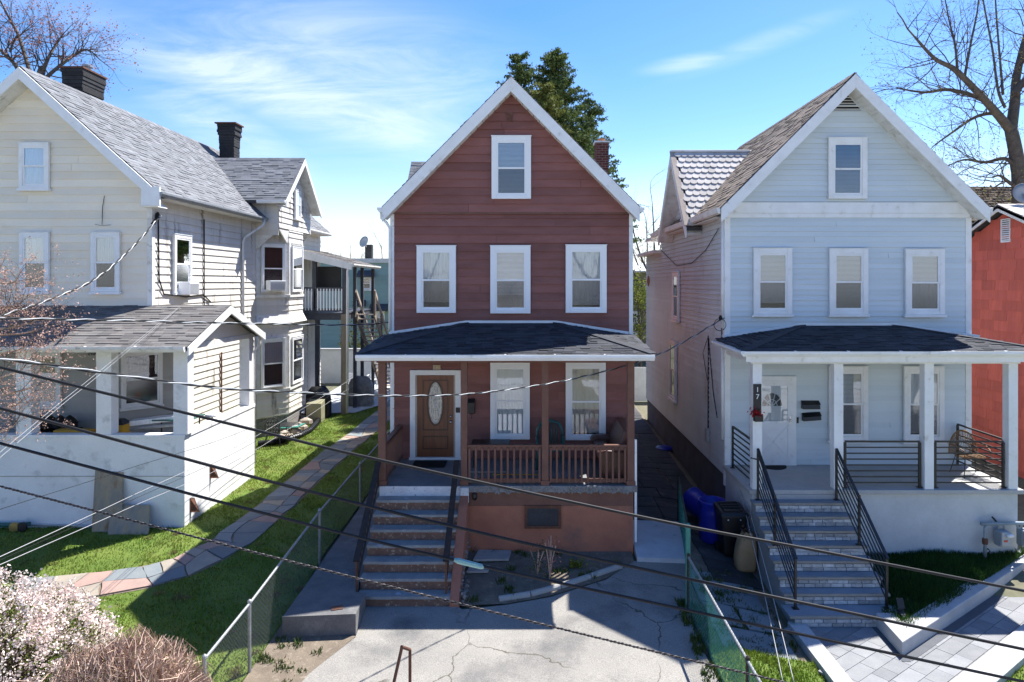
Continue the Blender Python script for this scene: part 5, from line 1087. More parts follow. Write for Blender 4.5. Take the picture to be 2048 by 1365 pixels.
# ================================================================== cream house (left)
CL, CR, CY, CB = -16.0, -9.79, 17.7, 32.0; CC = -12.87; CZ = 11.27; CSL = .9
H3 = thing('cream_house', 'cream sided house with grey shingle roof and a white walled porch, at the left', 'house', (CC, CY, 0))
mb = MB(); mb.prism([(CL, CY, 0), (-11.0, CY, 0), (CR, 18.9, 0), (CR, CB, 0), (CL, CB, 0)], (0, 0, 4.6)); w3 = mb.build('wall', M['gray_siding'], H3)
cu = lambda x: CZ - .14 - CSL * abs(x - CC)
mb = MB(); mb.prism([(CL, CY, 4.6), (CR, CY, 4.6), (CR, CY, cu(CR)), (CC, CY, cu(CC)), (CL, CY, cu(CL))], (0, CB - CY, 0)); w3u = mb.build('upper_wall', M['cream_siding'], H3)
def gw3(z): h = (CZ - .16 - z) / CSL; return (max(CL, CC - h), min(CR, CC + h))
siding(w3u, M['cream_siding'], (0, CY, 0), XU, FRONT, gw3, 5.0, 11.0, .205, joint=.3, thick=.03)
siding(w3u, M['cream_side'], (CR, CY, 0), (0, 1, 0), (1, 0, 0), lambda z: (.1, 6.7), 4.6, 8.25, .205, joint=.3)
siding(w3, M['cream_side'], (CR, 18.9, 0), (0, 1, 0), (1, 0, 0), lambda z: (.1, 5.5), .9, 4.6, .205, joint=.3)
siding(w3, M['cream_side'], (CR, 27.9, 0), (0, 1, 0), (1, 0, 0), lambda z: (0, 4.1), .9, 7.9, .205, joint=.3)
siding(w3, M['gray_siding'], (-11.0, CY, 0), (-1, 0, 0), FRONT, lambda z: (0, 5), 1.6, 4.5, .205, joint=.3)
cdir = Vector((1.21, 1.2, 0)).normalized(); cn = Vector((cdir.y, -cdir.x, 0))
siding(w3, M['gray_siding'], (-11.0, CY, 0), cdir, cn, lambda z: (.02, 1.69), 1.6, 4.5, .205)
mb = MB(); mb.box(CR - .09, CR + .035, CY - .035, CY + .1, 4.9, 8.1); mb.build('corner_board', M['old_white'], H3)
mb = MB(); mb.box(CR - .02, CR + .035, 18.85, 18.99, 1.4, 4.4); mb.build('corner_board', M['old_white'], H3)
for y in (24.3, 19.2): mb = MB(); mb.box(CR, CR + .035, y - .05, y + .05, 1.0, 4.55); mb.build('corner_board', M['old_white'], H3)
r3 = gable_roof(H3, CC, CZ, CSL, CC - 3.52, CC + 3.52, CY - .45, CB + .3, M['shingle_gray'])
for e in (CC - 3.52, CC + 3.52): rake(H3, CC, CZ, CSL, e, CY - .45, .33, M['white_trim'])
mb = MB(); mb.box(CC + 3.1, CC + 3.56, CY - .505, CY - .44, CZ - CSL * 3.52 - .36, CZ - CSL * 3.52 + .12); mb.prism([(CR - .02, CY - .45, 8.15), (CR + .42, CY - .45, 7.72), (CR - .02, CY - .45, 7.72)], (0, .45, 0)); mb.build('cornice_return', M['white_trim'], H3)
for s in (-1, 1):
    mb = MB(); k = 26
    for i in range(k):
        xa, xb = CC + s * 3.4 * i / k, CC + s * 3.4 * (i + .95) / k; za, zb_ = CZ - .33 - CSL * abs(xa - CC), CZ - .33 - CSL * abs(xb - CC)
        mb.hexa([(xa, CY - .45, za), (xb, CY - .45, zb_), (xb, CY, zb_), (xa, CY, za), (xa, CY - .45, za + .02), (xb, CY - .45, zb_ + .02), (xb, CY, zb_ + .02), (xa, CY, za + .02)])
    mb.build('soffit', M['old_white'], H3)
ze = CZ - CSL * 3.52
gutter(H3, (CC + 3.52, CY - .5, ze - .01), (CC + 3.52, 24.2, ze - .01), M['galv'], outward=(1, 0, 0)); gutter(H3, (CC + 3.52, 28.2, ze - .01), (CC + 3.52, CB, ze - .01), M['white_trim'], outward=(1, 0, 0))
mb = MB(); mb.box(CR, CC + 3.5, CY, CB, ze - .13, ze - .11); mb.build('soffit', M['old_white'], H3)
mb = MB(); g_ = CC + 3.6
mb.tube([(g_, 23.9, ze - .1), (g_, 23.8, ze - .3), (CR + .08, 23.3, ze - .75), (CR + .07, 23.2, ze - .95), (CR + .07, 23.2, 1.2)], .045, 8); mb.build('downspout', M['old_white'], H3, smooth=True)
kw = dict(trim='white_trim', casing=.09)
fwin(H3, 43, 102.5, 288, 378, CY, up='curtain', lowfill=1, lowm='curtain', low='glass', **kw)
fwin(H3, 44, 102.5, 466, 584, CY, up='curtain', lowfill=0, **kw); fwin(H3, 186, 243, 466, 584, CY, up='curtain', lowfill=0, **kw)
fwin(H3, 60, 126, 703, 812, CY, up='valance', lowfill=0, **kw)
window(H3, (-11.0 + cdir.x * .85 + cn.x * .034, CY + cdir.y * .85 + cn.y * .034, fz(812, 18.3)), cdir, cn, 1.0, 110 * 18.3 / FPX, up='valance', lowfill=0, casing=.08, trim='white_trim')
def sidewin(pxa, pxb, pya, pyb, X=CR, **k):
    Ya, Yb = X * FPX / (pxa - U0), X * FPX / (pxb - U0); Ym = (Ya + Yb) / 2
    return window(H3, (X + .034, Ym, fz(pyb, Ym)), (0, 1, 0), (1, 0, 0), Yb - Ya, (pyb - pya) * Ym / FPX, **k)
sidewin(342, 377, 471, 585, up='none', lowfill=0, **kw)
def ac_unit(P, U, Nn, label, w=.55, h=.36):
    t = thing('air_conditioner', label, 'air conditioner', P); fr = frame(P, U, Nn)
    mb = MB(fr); mb.box(-w / 2, w / 2, .0, .32, 0, h); mb.build('case', M['vinyl'], t, bevel=.015)
    mb = MB(fr)
    for i in range(9): mb.box(-w / 2 + .03, w / 2 - .03, .322, .33, .04 + i * .032, .055 + i * .032)
    mb.build('grille', M['dish_gray'], t)
    mb = MB(fr)
    for i in range(7): mb.box(w / 2 + .001, w / 2 + .006, .05, .27, .05 + i * .035, .065 + i * .035)
    mb.build('side_vents', M['dish_gray'], t)
ac_unit((CR + .09, 19.15, fz(590, 19.1)), (0, 1, 0), (1, 0, 0), 'white window air conditioner on the cream house side wall by the corner')
# conduit down the side wall and drooping cable loops
mb = MB(); Yc = CR * FPX / (405 - U0); mb.tube([(CR + .05, Yc, 7.7), (CR + .05, Yc, 5.0)], .02, 6); mb.build('conduit', M['dark_iron'], H3)
mb = MB(); mb.tube([(CR + .04, 17.95, 7.5), (CR + .05, 17.97, 5.9), (CR + .05, 18.2, 5.5), (CR + .05, 19.4, 5.4), (CR + .05, 20.4, 5.45), (CR + .05, 20.9, 5.2)], .02, 6); mb.lathe((CR + .08, 17.85, 7.55), [(.02, -.12), (.06, -.05), (.05, .05), (.02, .1)], 8)
for k in range(3): mb.tube([(CR + .08, 17.75, 7.6 - .06 * k), (CR + .15, 17.6, 7.45 - .07 * k), (CR + .03, 17.62, 7.32)], .012, 5)
mb.build('service_entry', M['cable'], H3)
mb = MB(); p0 = at(209, 392, CY - .04); mb.tube([p0, at(205, 415, CY - .05), at(204, 450, CY - .05)], .008, 5); mb.tube([at(190, 449, CY - .05), at(204, 452, CY - .05), at(222, 450, CY - .05)], .005, 5); mb.build('loose_wire', M['cable'], H3)
# chimneys
def dark_chimney(x0, x1, y0, y1, z0, z1, cap):
    mb = MB(); mb.box(x0 + .04, x1 - .04, y0 + .04, y1 - .04, z0, z1 - .1); c = mb.build('chimney', M['chimney_black'], H3)
    z = z0; rws = int((z1 - z0) / .11)
    for i in range(rws):
        f = max(0, (i - rws * .45) / rws) * (.16 if cap else .08) - (.03 if not cap and rws * .3 < i < rws * .75 else 0); jt = random.uniform(-.016, .016)
        mb = MB(); mb.box(x0 - f + jt, x1 + f + jt, y0 - f, y1 + f, z0 + i * .11 + .001, z0 + i * .11 + .109); mb.build('stone_course', M['chimney_black'], c, bevel=.01)
    f = .1; mb = MB(); mb.box(x0 - f, x1 + f, y0 - f, y1 + f, z0 + rws * .11 + .002, z0 + rws * .11 + .05); mb.build('chimney_cap', M['rust'], c)
    if cap:
        mb = MB(); mb.lathe(((x0 + x1) / 2 + .1, (y0 + y1) / 2, z0 + rws * .11 + .05), [(.12, 0), (.12, .12), (.15, .14), (.15, .2), (.04, .24)], 14); mb.build('flue_cap', M['galv'], c)
dark_chimney(-13.6, -13.1, 20.0, 20.95, 10.2, 12.15, True); dark_chimney(-12.3, -11.66, 27.0, 27.6, 10.0, 12.15, False)
# cross gable and two-storey bay
gX, gY0, gY1 = -8.95, 24.4, 27.9; gcy = 26.1; gzr = 10.55; gsl = .89
mb = MB(); mb.prism([(gX, gY0, 7.75), (gX, gY1, 7.75), (gX, gY1, 8.7), (gX, gcy, gzr - .14), (gX, gY0, 8.7)], (CR - gX - .6, 0, 0)); gb = mb.build('bay_gable', M['cream_side'], H3)
siding(gb, M['cream_side'], (gX, gcy, 0), (0, 1, 0), (1, 0, 0), lambda z: (max(-1.7, -(gzr - .2 - z) / gsl), min(1.8, (gzr - .2 - z) / gsl)), 7.78, 10.3, .205)
siding(gb, M['cream_side'], (CR, gY0, 0), XU, FRONT, lambda z: (0, gX - CR), 7.5, 8.7, .205)
gable_roof(H3, gcy, gzr, gsl, gcy - 2.05, gcy + 2.05, CC + .5, gX + .38, M['shingle_gray'], axis='x')
for s in (-1, 1):
    rake(H3, gcy, gzr, gsl, gcy + s * 2.05, gX + .36, .26, M['white_trim'], axis='x', t=.045)
    mb = MB(); k = 12
    for i in range(k):
        ya, yb = gcy + s * 2.0 * i / k, gcy + s * 2.0 * (i + .95) / k; za, zb_ = gzr - .24 - gsl * abs(ya - gcy), gzr - .24 - gsl * abs(yb - gcy)
        mb.hexa([(gX, ya, za), (gX, yb, zb_), (gX + .36, yb, zb_), (gX + .36, ya, za), (gX, ya, za + .02), (gX, yb, zb_ + .02), (gX + .36, yb, zb_ + .02), (gX + .36, ya, za + .02)])
    mb.build('soffit', M['old_white'], H3)
gutter(H3, (CC + 3.3, gcy - 2.05, gzr - gsl * 2.05 - .02), (gX + .38, gcy - 2.05, gzr - gsl * 2.05 - .02), outward=(0, -1, 0))
window(H3, (gX + .034, gcy + .1, 8.25), (0, 1, 0), (1, 0, 0), .62, 1.1, up='none', low='glass', lowfill=.3, casing=.08, trim='white_trim')
B0, B1, B2, B3 = Vector((CR, 24.45, 0)), Vector((gX, 25.4, 0)), Vector((gX, 26.95, 0)), Vector((CR, 27.9, 0))
mb = MB(); mb.prism([(p.x, p.y, .9) for p in (B0, B1, B2, B3)], (0, 0, 6.9)); by = mb.build('bay_window', M['old_white'], H3)
mb = MB(); mb.prism([(p.x - .05, p.y, 0) for p in (B0, B1, B2, B3)], (0, 0, .9)); mb.build('bay_foundation', M['rubble'], by)
for a, b in ((B0, B1), (B1, B2), (B2, B3)):
    d = (b - a); Ln = d.length; d.normalize(); nn = Vector((d.y, -d.x, 0))
    if nn.x < 0: nn = -nn
    for z0_, z1_ in ((.95, 1.95), (3.95, 5.4), (7.3, 7.8)): siding(by, M['cream_side'], a, d, nn, lambda z: (0, Ln), z0_, z1_, .205)
    mb = MB(frame(a, d, nn)); mb.hexa([(-.05, .02, 4.32), (Ln + .05, .02, 4.32), (Ln + .05, .17, 4.32), (-.05, .17, 4.32), (0, .02, 4.62), (Ln, .02, 4.62), (Ln, .03, 4.62), (0, .03, 4.62)]); mb.build('skirt', M['old_white'], by)
    for zb, zt in ((1.9, 3.85), (5.35, 7.3)):
        mb = MB(frame(a, d, nn)); mb.box(0, .13, 0, .035, zb, zt); mb.box(Ln - .13, Ln, 0, .035, zb, zt); mb.box(-.02, Ln + .02, 0, .07, zb - .09, zb); mb.build('bay_trim', M['old_white'], by)
    w_ = Ln - .34
    for k, (zb, zt) in enumerate(((1.98, 3.75), (5.45, 7.2))): window(H3, a + d * (Ln / 2) + nn * .034 + Z3 * zb, d, nn, w_, zt - zb, casing=.07, sill=False, up='curtain' if nn.y < -.1 and k == 0 else 'blind' if nn.y > -.1 else 'none', lowfill=0 if nn.y < -.1 else .8, trim='white_trim')
ab = (B1 - B0).normalized(); an = Vector((ab.y, -ab.x, 0)); pc = B0 + ab * .66
ac_unit(pc + an * .05 + Z3 * 5.52, ab, an, 'white window air conditioner in the upper bay window of the cream house', .62)
mb = MB(); mb.prism([(CR, gY0, 7.74), (gX, gY0, 7.74), (gX, gY1, 7.74), (CR, gY1, 7.74)], (0, 0, .03)); mb.build('bay_soffit', M['old_white'], by)
for y in (gY0, gY1 - .05): mb = MB(); mb.prism([(CR, y, 7.72), (gX + .02, y, 7.72), (gX - .1, y, 7.6), (CR + .12, y, 7.05), (CR, y, 7.0)], (0, .05, 0)); mb.build('bracket', M['old_white'], by)
mb = MB(); mb.prism([(gX + .02, gY0, 7.72), (gX + .02, gY0 + 1.0, 7.72), (gX - .02, gY0 + .95, 7.25)], (-.04, 0, 0)); mb.build('bracket', M['old_white'], by)
# porch of the cream house
VX = -8.0; VY = 15.85; VF = 1.5; VT = 2.27
mb = MB(); mb.box(CL - .5, VX, VY, VY + .22, -.1, VT - .08); mb.build('porch_half_wall', M['stucco_white'], H3, bevel=.01)
mb = MB(); mb.box(VX - .22, VX - .002, VY + .221, 19.9, -.1, VT - .08); mb.build('porch_half_wall', M['stucco_white'], H3, bevel=.01)
for a in ((CL - .5, VX + .02, VY - .02, VY + .24), (VX - .24, VX + .02, VY + .241, 19.9)): box_part('porch_coping', M['stucco_white'], H3, *a, VT - .08, VT, bevel=.008)
mb = MB(); mb.box(CL - .4, VX - .02, VY - .012, VY, 1.30, 1.315); mb.build('wall_joint', M['concrete'], H3)
mb = MB(); mb.prism([(CL, VY + .1, VF - .1), (VX - .1, VY + .1, VF - .1), (VX - .1, 19.8, VF - .1), (CL, 19.8, VF - .1)], (0, 0, .1)); mb.build('porch_floor', M['concrete_dark'], H3)
for x0, x1 in ((31, 62), (191.5, 222), (346, 375)): box_part('porch_post', M['stucco_white'], H3, fx(x0, VY), fx(x1, VY), VY + .005, VY + .3, VT, 4.22, bevel=.01)
box_part('porch_post', M['stucco_white'], H3, VX - .3, VX - .01, 19.55, 19.85, VT, 4.2, bevel=.01)
box_part('porch_beam', M['old_white'], H3, CL, VX + .02, VY - .02, VY + .3, 4.22, 4.36, bevel=.006); box_part('porch_beam', M['old_white'], H3, VX - .28, VX, VY + .302, 19.9, 4.22, 4.35)
pv_, pz_, ps_ = 17.72, 5.22, .385
mb = MB(); mb.prism([(VX - .05, VY, 4.36), (VX - .05, 19.9, 4.3), (VX - .05, 19.9, 4.36), (VX - .05, pv_, pz_ - .1), (VX - .05, VY, 4.4)], (-.1, 0, 0)); pg = mb.build('porch_gable', M['gray_siding'], H3)
siding(pg, M['cream_siding'], (VX - .05, pv_, 0), (0, 1, 0), (1, 0, 0), lambda z: (-(pz_ - .1 - z) / ps_, (pz_ - .1 - z) / ps_), 4.36, 5.1, .205)
prf = MB()
for e, y in ((15.48, -1), (20.0, 1)):
    z = pz_ - ps_ * abs(e - pv_); prf.prism([(CL - .8, pv_, pz_ - .012), (VX + .25, pv_, pz_ - .012), (VX + .25, e, z - .012), (CL - .8, e, z - .012)], (0, 0, -.1))
pro = prf.build('porch_roof', M['shingle_black'], H3)
z = pz_ - ps_ * (pv_ - 15.48); shingles('shingles', M['shingle_porch'], pro, [(CL - .8, 15.48, z), (VX + .25, 15.48, z), (VX + .25, pv_, pz_), (CL - .8, pv_, pz_)], .14, .3, under=False)
z2 = pz_ - ps_ * (20.0 - pv_); shingles('shingles', M['shingle_porch'], pro, [(CR, 20.0, z2), (VX + .25, 20.0, z2), (VX + .25, pv_, pz_), (CR, pv_, pz_)], .14, .3, under=False)
for e in (15.48, 20.0): rake(H3, pv_, pz_, ps_, e, VX + .24, .22, M['white_trim'], axis='x', t=.045)
gutter(H3, (CL - .8, 15.47, z), (VX + .22, 15.47, z), M['old_white'], outward=(0, -1, 0), h=.13); gutter(H3, (CR, 20.02, z2), (VX + .22, 20.02, z2), outward=(0, 1, 0))
box_part('fascia', M['old_white'], H3, CL - .7, VX + .2, 15.5, VY - .03, 4.24, 4.27)
mb = MB(); mb.tube([(VX + .1, 20.05, 4.25), (VX + .1, 20.02, 4.0), (VX - .02, 19.95, 3.8), (VX - .02, 19.95, .5)], .04, 8); mb.build('downspout', M['old_white'], H3, smooth=True)
# open vents with rusty flaps in the side of the porch wall
for y, zz in ((17.1, .9), (16.1, .38)):
    mb = MB(); mb.hexa([(VX, y, zz), (VX + .012, y, zz), (VX + .16, y + .16, zz - .04), (VX + .148, y + .16, zz - .04), (VX, y, zz + .34), (VX + .012, y, zz + .34), (VX + .03, y + .16, zz + .3), (VX + .02, y + .16, zz + .3)]); mb.build('vent_flap', M['rust'], H3)
# scribbled letters on the porch wall
def wpt(px, py): return at(px, py, CY - .035)
mb = MB()
for st_ in ([(181, 706), (178, 707), (177, 710), (180, 711)], [(182, 706), (184, 711), (186, 707), (188, 711), (190, 706), (192, 709), (195, 711)]): mb.tube([wpt(*p) for p in st_], .008, 5)
mb.build('scribble', M['black_plastic'], H3)
# things on the cream porch
def porch_thing(name, label, cat, px, py, Y): return thing(name, label, cat, at(px, py, Y))
P0 = VF
bxs = MB(); x = fx(110, 17.2); t = thing('storage_tub', 'dark storage bin heaped with black bags on the cream porch left of the middle post', 'bin', (x, 17.2, P0))
mb = MB(); mb.hexa([(x - .4, 16.95, P0), (x + .4, 16.95, P0), (x + .4, 17.5, P0), (x - .4, 17.5, P0), (x - .5, 16.9, P0 + .6), (x + .5, 16.9, P0 + .6), (x + .5, 17.55, P0 + .6), (x - .5, 17.55, P0 + .6)]); mb.build('tub', M['black_plastic'], t, bevel=.03)
for i in range(4): mb = MB(); mb.lathe((x - .35 + i * .24, 17.2, P0 + .6), [(.05, -.02), (.19, .06), (.2, .18), (.1, .3), (.03, .36)], 9, sc=(1, .8)); mb.build('bag', M['tarp_black'], t)
mb = MB(); a = at(112, 865, 16.3); mb.box(fx(115, 16.3), fx(186, 16.3), 16.15, 16.4, VT - .16, VT + .03); mb.build('plank', M['yellow_plastic'], org=(fx(150, 16.3), 16.3, VT), label='orange-yellow plank lying behind the cream porch wall', cat='plank')
mb = MB(); x = fx(238, 16.6); mb.box(x - .18, x + .18, 16.45, 16.8, VT - .3, VT + .12); t = mb.build('tool_bag', M['yellow_plastic'], org=(x, 16.6, VT - .3), label='yellow tool bag with black top right of the middle cream porch post', cat='bag', bevel=.04)
mb = MB(); mb.hexa([(x - .19, 16.43, VT + .1), (x + .19, 16.43, VT + .1), (x + .19, 16.82, VT + .1), (x - .19, 16.82, VT + .1), (x - .1, 16.55, VT + .22), (x + .08, 16.55, VT + .22), (x + .08, 16.7, VT + .22), (x - .1, 16.7, VT + .22)]); mb.build('flap', M['black_plastic'], t)
mb = MB(); x0, x1 = fx(268, 17), fx(330, 17); mb.beam((x0, 16.9, VT + .07), (x1 + .3, 17.1, VT + .17), .35, .12); t = mb.build('carton', M['curtain'], org=(x0, 17, VT), label='long white carton lying across the cream porch clutter', cat='box', bevel=.01)
mb = MB(); mb.tube([(x0, 16.75, VT - .06), (x1 + .45, 16.95, VT + .02)], .05, 10); mb.build('pipe_bundle', M['galv'], org=(x0, 16.7, VT - .1), label='grey metal pipe below the long white carton on the cream porch', cat='pipe')
mb = MB(); xt = fx(385, 17.2); mb.box(fx(325, 17.3), -8.35, 16.8, 17.6, VT + .12, VT + .15); tb = thing('folding_table', 'dark green folding table at the right end of the cream porch', 'table', (-9, 17.2, P0))
mb.build('top', M['green_plastic'], tb)
for x in (-9.1, -8.45):
    for y in (16.9, 17.5): mb = MB(); mb.tube([(x, y, P0), (x, y, VT + .12)], .02, 6); mb.build('leg', M['black_metal'], tb)
mb = MB(); mb.lathe((-8.75, 17.2, VT + .15), [(.05, 0), (.05, .12), (.02, .18), (.02, .24)], 10); mb.build('bottle', M['orange_red'], org=(-8.75, 17.2, VT + .15), label='red bottle standing on the green table of the cream porch', cat='bottle')
st3 = thing('stool', 'round white-topped stool by the side opening of the cream porch', 'stool', (-8.5, 18.4, P0)); mb = MB(); mb.lathe((-8.5, 18.4, VT - .06), [(.2, 0), (.22, .02), (.2, .06)], 18); mb.build('seat', M['vinyl'], st3)
for k in range(4): t_ = k * 1.57 + .7; mb = MB(); mb.tube([(-8.5 + .14 * math.cos(t_), 18.4 + .14 * math.sin(t_), VT - .06), (-8.5 + .2 * math.cos(t_), 18.4 + .2 * math.sin(t_), P0)], .018, 6); mb.build('leg', M['black_metal'], st3)
mb = MB(); mb.beam((VX - .26, 18.9, VT), (CR + .9, 20.6, VT + 1.25), .05, .05); 
pp = at(447, 735, 21.2); mb = MB(); mb.beam((CR + .06, 21.6, 1.6), (CR + .06, 21.6, 3.6), .06, .03, up=(1, 0, 0)); mb.build('wooden_post', M['rust'], H3)
# leaning stone slabs
for k, (pts, lab) in enumerate((([(183, 1062), (243, 1066), (246, 945), (190, 941)], 'taller rust-streaked stone slab leaning on the white porch wall'), ([(215, 1062), (297, 1069), (300, 1010), (222, 1010)], 'shorter wide stone slab leaning in front of the taller one'))):
    Yt = VY - .03 - .1 * k; Yb_ = VY - .34 - .14 * k; P_ = [at(px, py, Yb_ if py > 1030 else Yt) for px, py in pts]
    for q in P_[:2]: q.z = hgt(q.x, q.y)
    nn = (P_[1] - P_[0]).cross(P_[3] - P_[0]).normalized()
    mb = MB(); mb.prism(P_, -nn * .035 if nn.y < 0 else nn * .035); mb.build('stone_slab', M['slab_rust'], org=P_[0], label=lab, cat='stone slab', group='slabs leaning on the porch wall', bevel=.006)
p = gp(25, 1062); hr = thing('hose_reel', 'small green hose cart lying at the foot of the white porch wall', 'hose', p)
mb = MB(); mb.tube([p + Vector((-.6, .05, .12)), p + Vector((.0, .1, .1)), p + Vector((.35, .05, .14))], .05, 8); mb.build('body', M['green_plastic'], hr)
for q in (.1, .28): mb = MB(); mb.lathe(p + Vector((q, -.08, .11)), [(.03, -.03), (.11, -.025), (.11, .025), (.03, .03)], 16, axis=(0, 1, 0)); mb.build('wheel', M['brass' if q < .2 else 'black_plastic'], hr)
mb = MB(); mb.tube([gp(20, 1053) + Z3 * .05, gp(150, 1056) + Z3 * .05, gp(178, 1058) + Z3 * .04], .03, 6); mb.build('drain_pipe', M['dish_gray'], org=gp(90, 1055), label='grey pipe lying along the foot of the white porch wall', cat='pipe')

# ---- rear deck of the cream house
DY0, DY1, DX0, DX1, DZ = 28.45, 33.0, CR, -7.65, 4.55
mb = MB(); mb.box(DX0, DX1, DY0, DY1, DZ - .3, DZ - .05); dk = mb.build('rear_deck', M['deck_gray'], H3)
for i in range(16): mb = MB(); mb.box(DX0, DX1 + .03, lerp(DY0 - .02, DY1, i / 16), lerp(DY0 - .02, DY1, (i + .95) / 16), DZ - .05, DZ); mb.build('deck_board', M['deck_gray'], dk)
def dposts(x, y, m, z0, z1, w=.16): mb = MB(); mb.box(x - w / 2, x + w / 2, y - w / 2, y + w / 2, z0, z1); mb.build('deck_post', M[m], dk)
rz = lambda x: 7.25 - (x - CR) * .27
dposts(DX1 - .05, DY0 + .0, 'wood_old', hgt(-7.6, 28.4) - .05, DZ - .06, .22); dposts(DX1 - .05, DY0 + .05, 'deck_gray', DZ, rz(DX1) - .1); dposts(-8.85, DY0 + .1, 'deck_gray', .3, DZ - .3); dposts(-8.95, DY0 + .06, 'deck_gray', DZ, rz(-8.95) - .1)
for y in (29.6, 30.9, 33.0): dposts(DX1 + .1, y, 'deck_gray', .3, rz(DX1) - .08, .13)
mb = MB(); mb.tube([(DX1 + .2, DY0 - .1, rz(DX1) - .12), (DX1 + .12, DY0 - .12, rz(DX1) - .4), (DX1 + .1, DY0 - .13, .4)], .055, 8); mb.build('downspout', M['white_trim'], dk, smooth=True)
mb = MB(); mb.beam((DX0, DY0 + .04, DZ + 1.0), (DX1, DY0 + .04, DZ + 1.0), .06, .13); rl = mb.build('deck_rail', M['deck_gray'], dk)
mb = MB(); mb.beam((DX0, DY0 + .04, DZ + .12), (DX1, DY0 + .04, DZ + .12), .06, .12)
mb.build('bottom_rail', M['deck_gray'], rl)
for i in range(14):
    x = lerp(DX0 + .35, DX1 - .15, i / 13); mb = MB(); mb.box(x - .025, x + .025, DY0 - .02, DY0 + .01, DZ + .1, DZ + 1.0); mb.build('baluster', M['vinyl'], rl)
mb = MB(); mb.prism([(CR - .2, DY0 - .15, rz(CR - .2)), (DX1 + .3, DY0 - .15, rz(DX1 + .3)), (DX1 + .3, DY1 + .4, rz(DX1 + .3)), (CR - .2, DY1 + .4, rz(CR - .2))], (0, 0, -.08)); dro = mb.build('deck_roof', M['old_white'], dk)
shingles('shingles', M['shingle_porch'], dro, [(DX1 + .3, DY1 + .4, rz(DX1 + .3) + .012), (DX1 + .3, DY0 - .15, rz(DX1 + .3) + .012), (CR - .2, DY0 - .15, rz(CR - .2) + .012), (CR - .2, DY1 + .4, rz(CR - .2) + .012)], .16, .6, under=False)
mb = MB(); mb.hexa([(CR - .2, DY0 - .19, rz(CR) - .3), (DX1 + .3, DY0 - .19, rz(DX1 + .3) - .26), (DX1 + .3, DY0 - .152, rz(DX1 + .3) - .26), (CR - .2, DY0 - .152, rz(CR) - .3), (CR - .2, DY0 - .19, rz(CR - .2) + .02), (DX1 + .3, DY0 - .19, rz(DX1 + .3) + .02), (DX1 + .3, DY0 - .152, rz(DX1 + .3) + .02), (CR - .2, DY0 - .152, rz(CR - .2) + .02)]); mb.build('roof_fascia', M['white_trim'], dro)
gutter(dro, (DX1 + .3, DY0 - .2, rz(DX1 + .3)), (DX1 + .3, DY1 + .4, rz(DX1 + .3)), M['old_white'], outward=(1, 0, 0), h=.13)
sx0, sx1 = DX1 + .2, DX1 + 1.0; sY0, sY1 = 29.4, 34.6; k = 19
for x in (sx0, sx1): mb = MB(); mb.beam((x, sY0, DZ - .1), (x, sY1, .45), .06, .28); mb.build('stringer', M['wood_old'], dk)
for x in (sx0, sx1): mb = MB(); mb.beam((x, sY0, DZ + .9), (x, sY1, 1.4), .06, .14); mb.build('stair_handrail', M['wood_pale'], dk)
for i in range(k): t = (i + .5) / k; mb = MB(); y = lerp(sY0, sY1, t); z = lerp(DZ, .55, t); mb.box(sx0 + .04, sx1 - .04, y - .15, y + .12, z - .04, z); mb.build('stair_tread', M['wood_pale'], dk)
for i in range(5): t = i / 4; mb = MB(); y = lerp(sY0, sY1, t); z = lerp(DZ, .5, t); mb.box(sx1 - .03, sx1 + .05, y - .04, y + .04, z - .1, z + .9); mb.build('stair_post', M['wood_old'], dk)
# things on and under the deck
mb = MB(); mb.box(-9.35, -8.1, 29.4, 29.5, DZ + .9, DZ + 1.95); t = mb.build('dark_screen', M['black_plastic'], org=(-8.7, 29.4, DZ), label='large black privacy screen hanging on the upper rear deck', cat='screen', bevel=.02)
mb = MB(); mb.tube([(-9.3, 29.45, DZ + 1.95), (-9.3, 29.45, 6.9)], .01, 5); mb.tube([(-8.2, 29.45, DZ + 1.95), (-8.2, 29.45, 6.8)], .01, 5); mb.build('cord', M['black_metal'], t)
for k, (px, py, Y) in enumerate(((672, 541, 29.6), (672, 562, 29.6))):
    p = at(px, py, Y); t = thing('hanging_basket', ['round hanging basket at the right of the upper rear deck', 'small terracotta pot on the rail shelf of the upper rear deck'][k], 'plant pot', p)
    mb = MB(); mb.lathe(p, [(.05, -.2), (.13, -.12), (.15, .02), (.12, .04)], 12); mb.build('pot', M['terracotta' if k else 'stone_pale'], t, smooth=True)
    leaves('foliage', np.array(p) + np.array([0, 0, .12]) + rng.normal(0, .07, (70, 3)), .07, M['bud_red' if k else 'twig'], t)
    if not k: mb = MB(); mb.tube([p, p + Z3 * .75], .008, 4); mb.build('hanger', M['black_metal'], t)
    else: mb = MB(); mb.box(p.x - .15, p.x + .15, p.y - .15, p.y + .15, p.z - .23, p.z - .2); mb.beam(p + Vector((0, 0, -.22)), Vector((p.x, p.y, DZ)), .06); mb.build('stand', M['black_metal'], t)
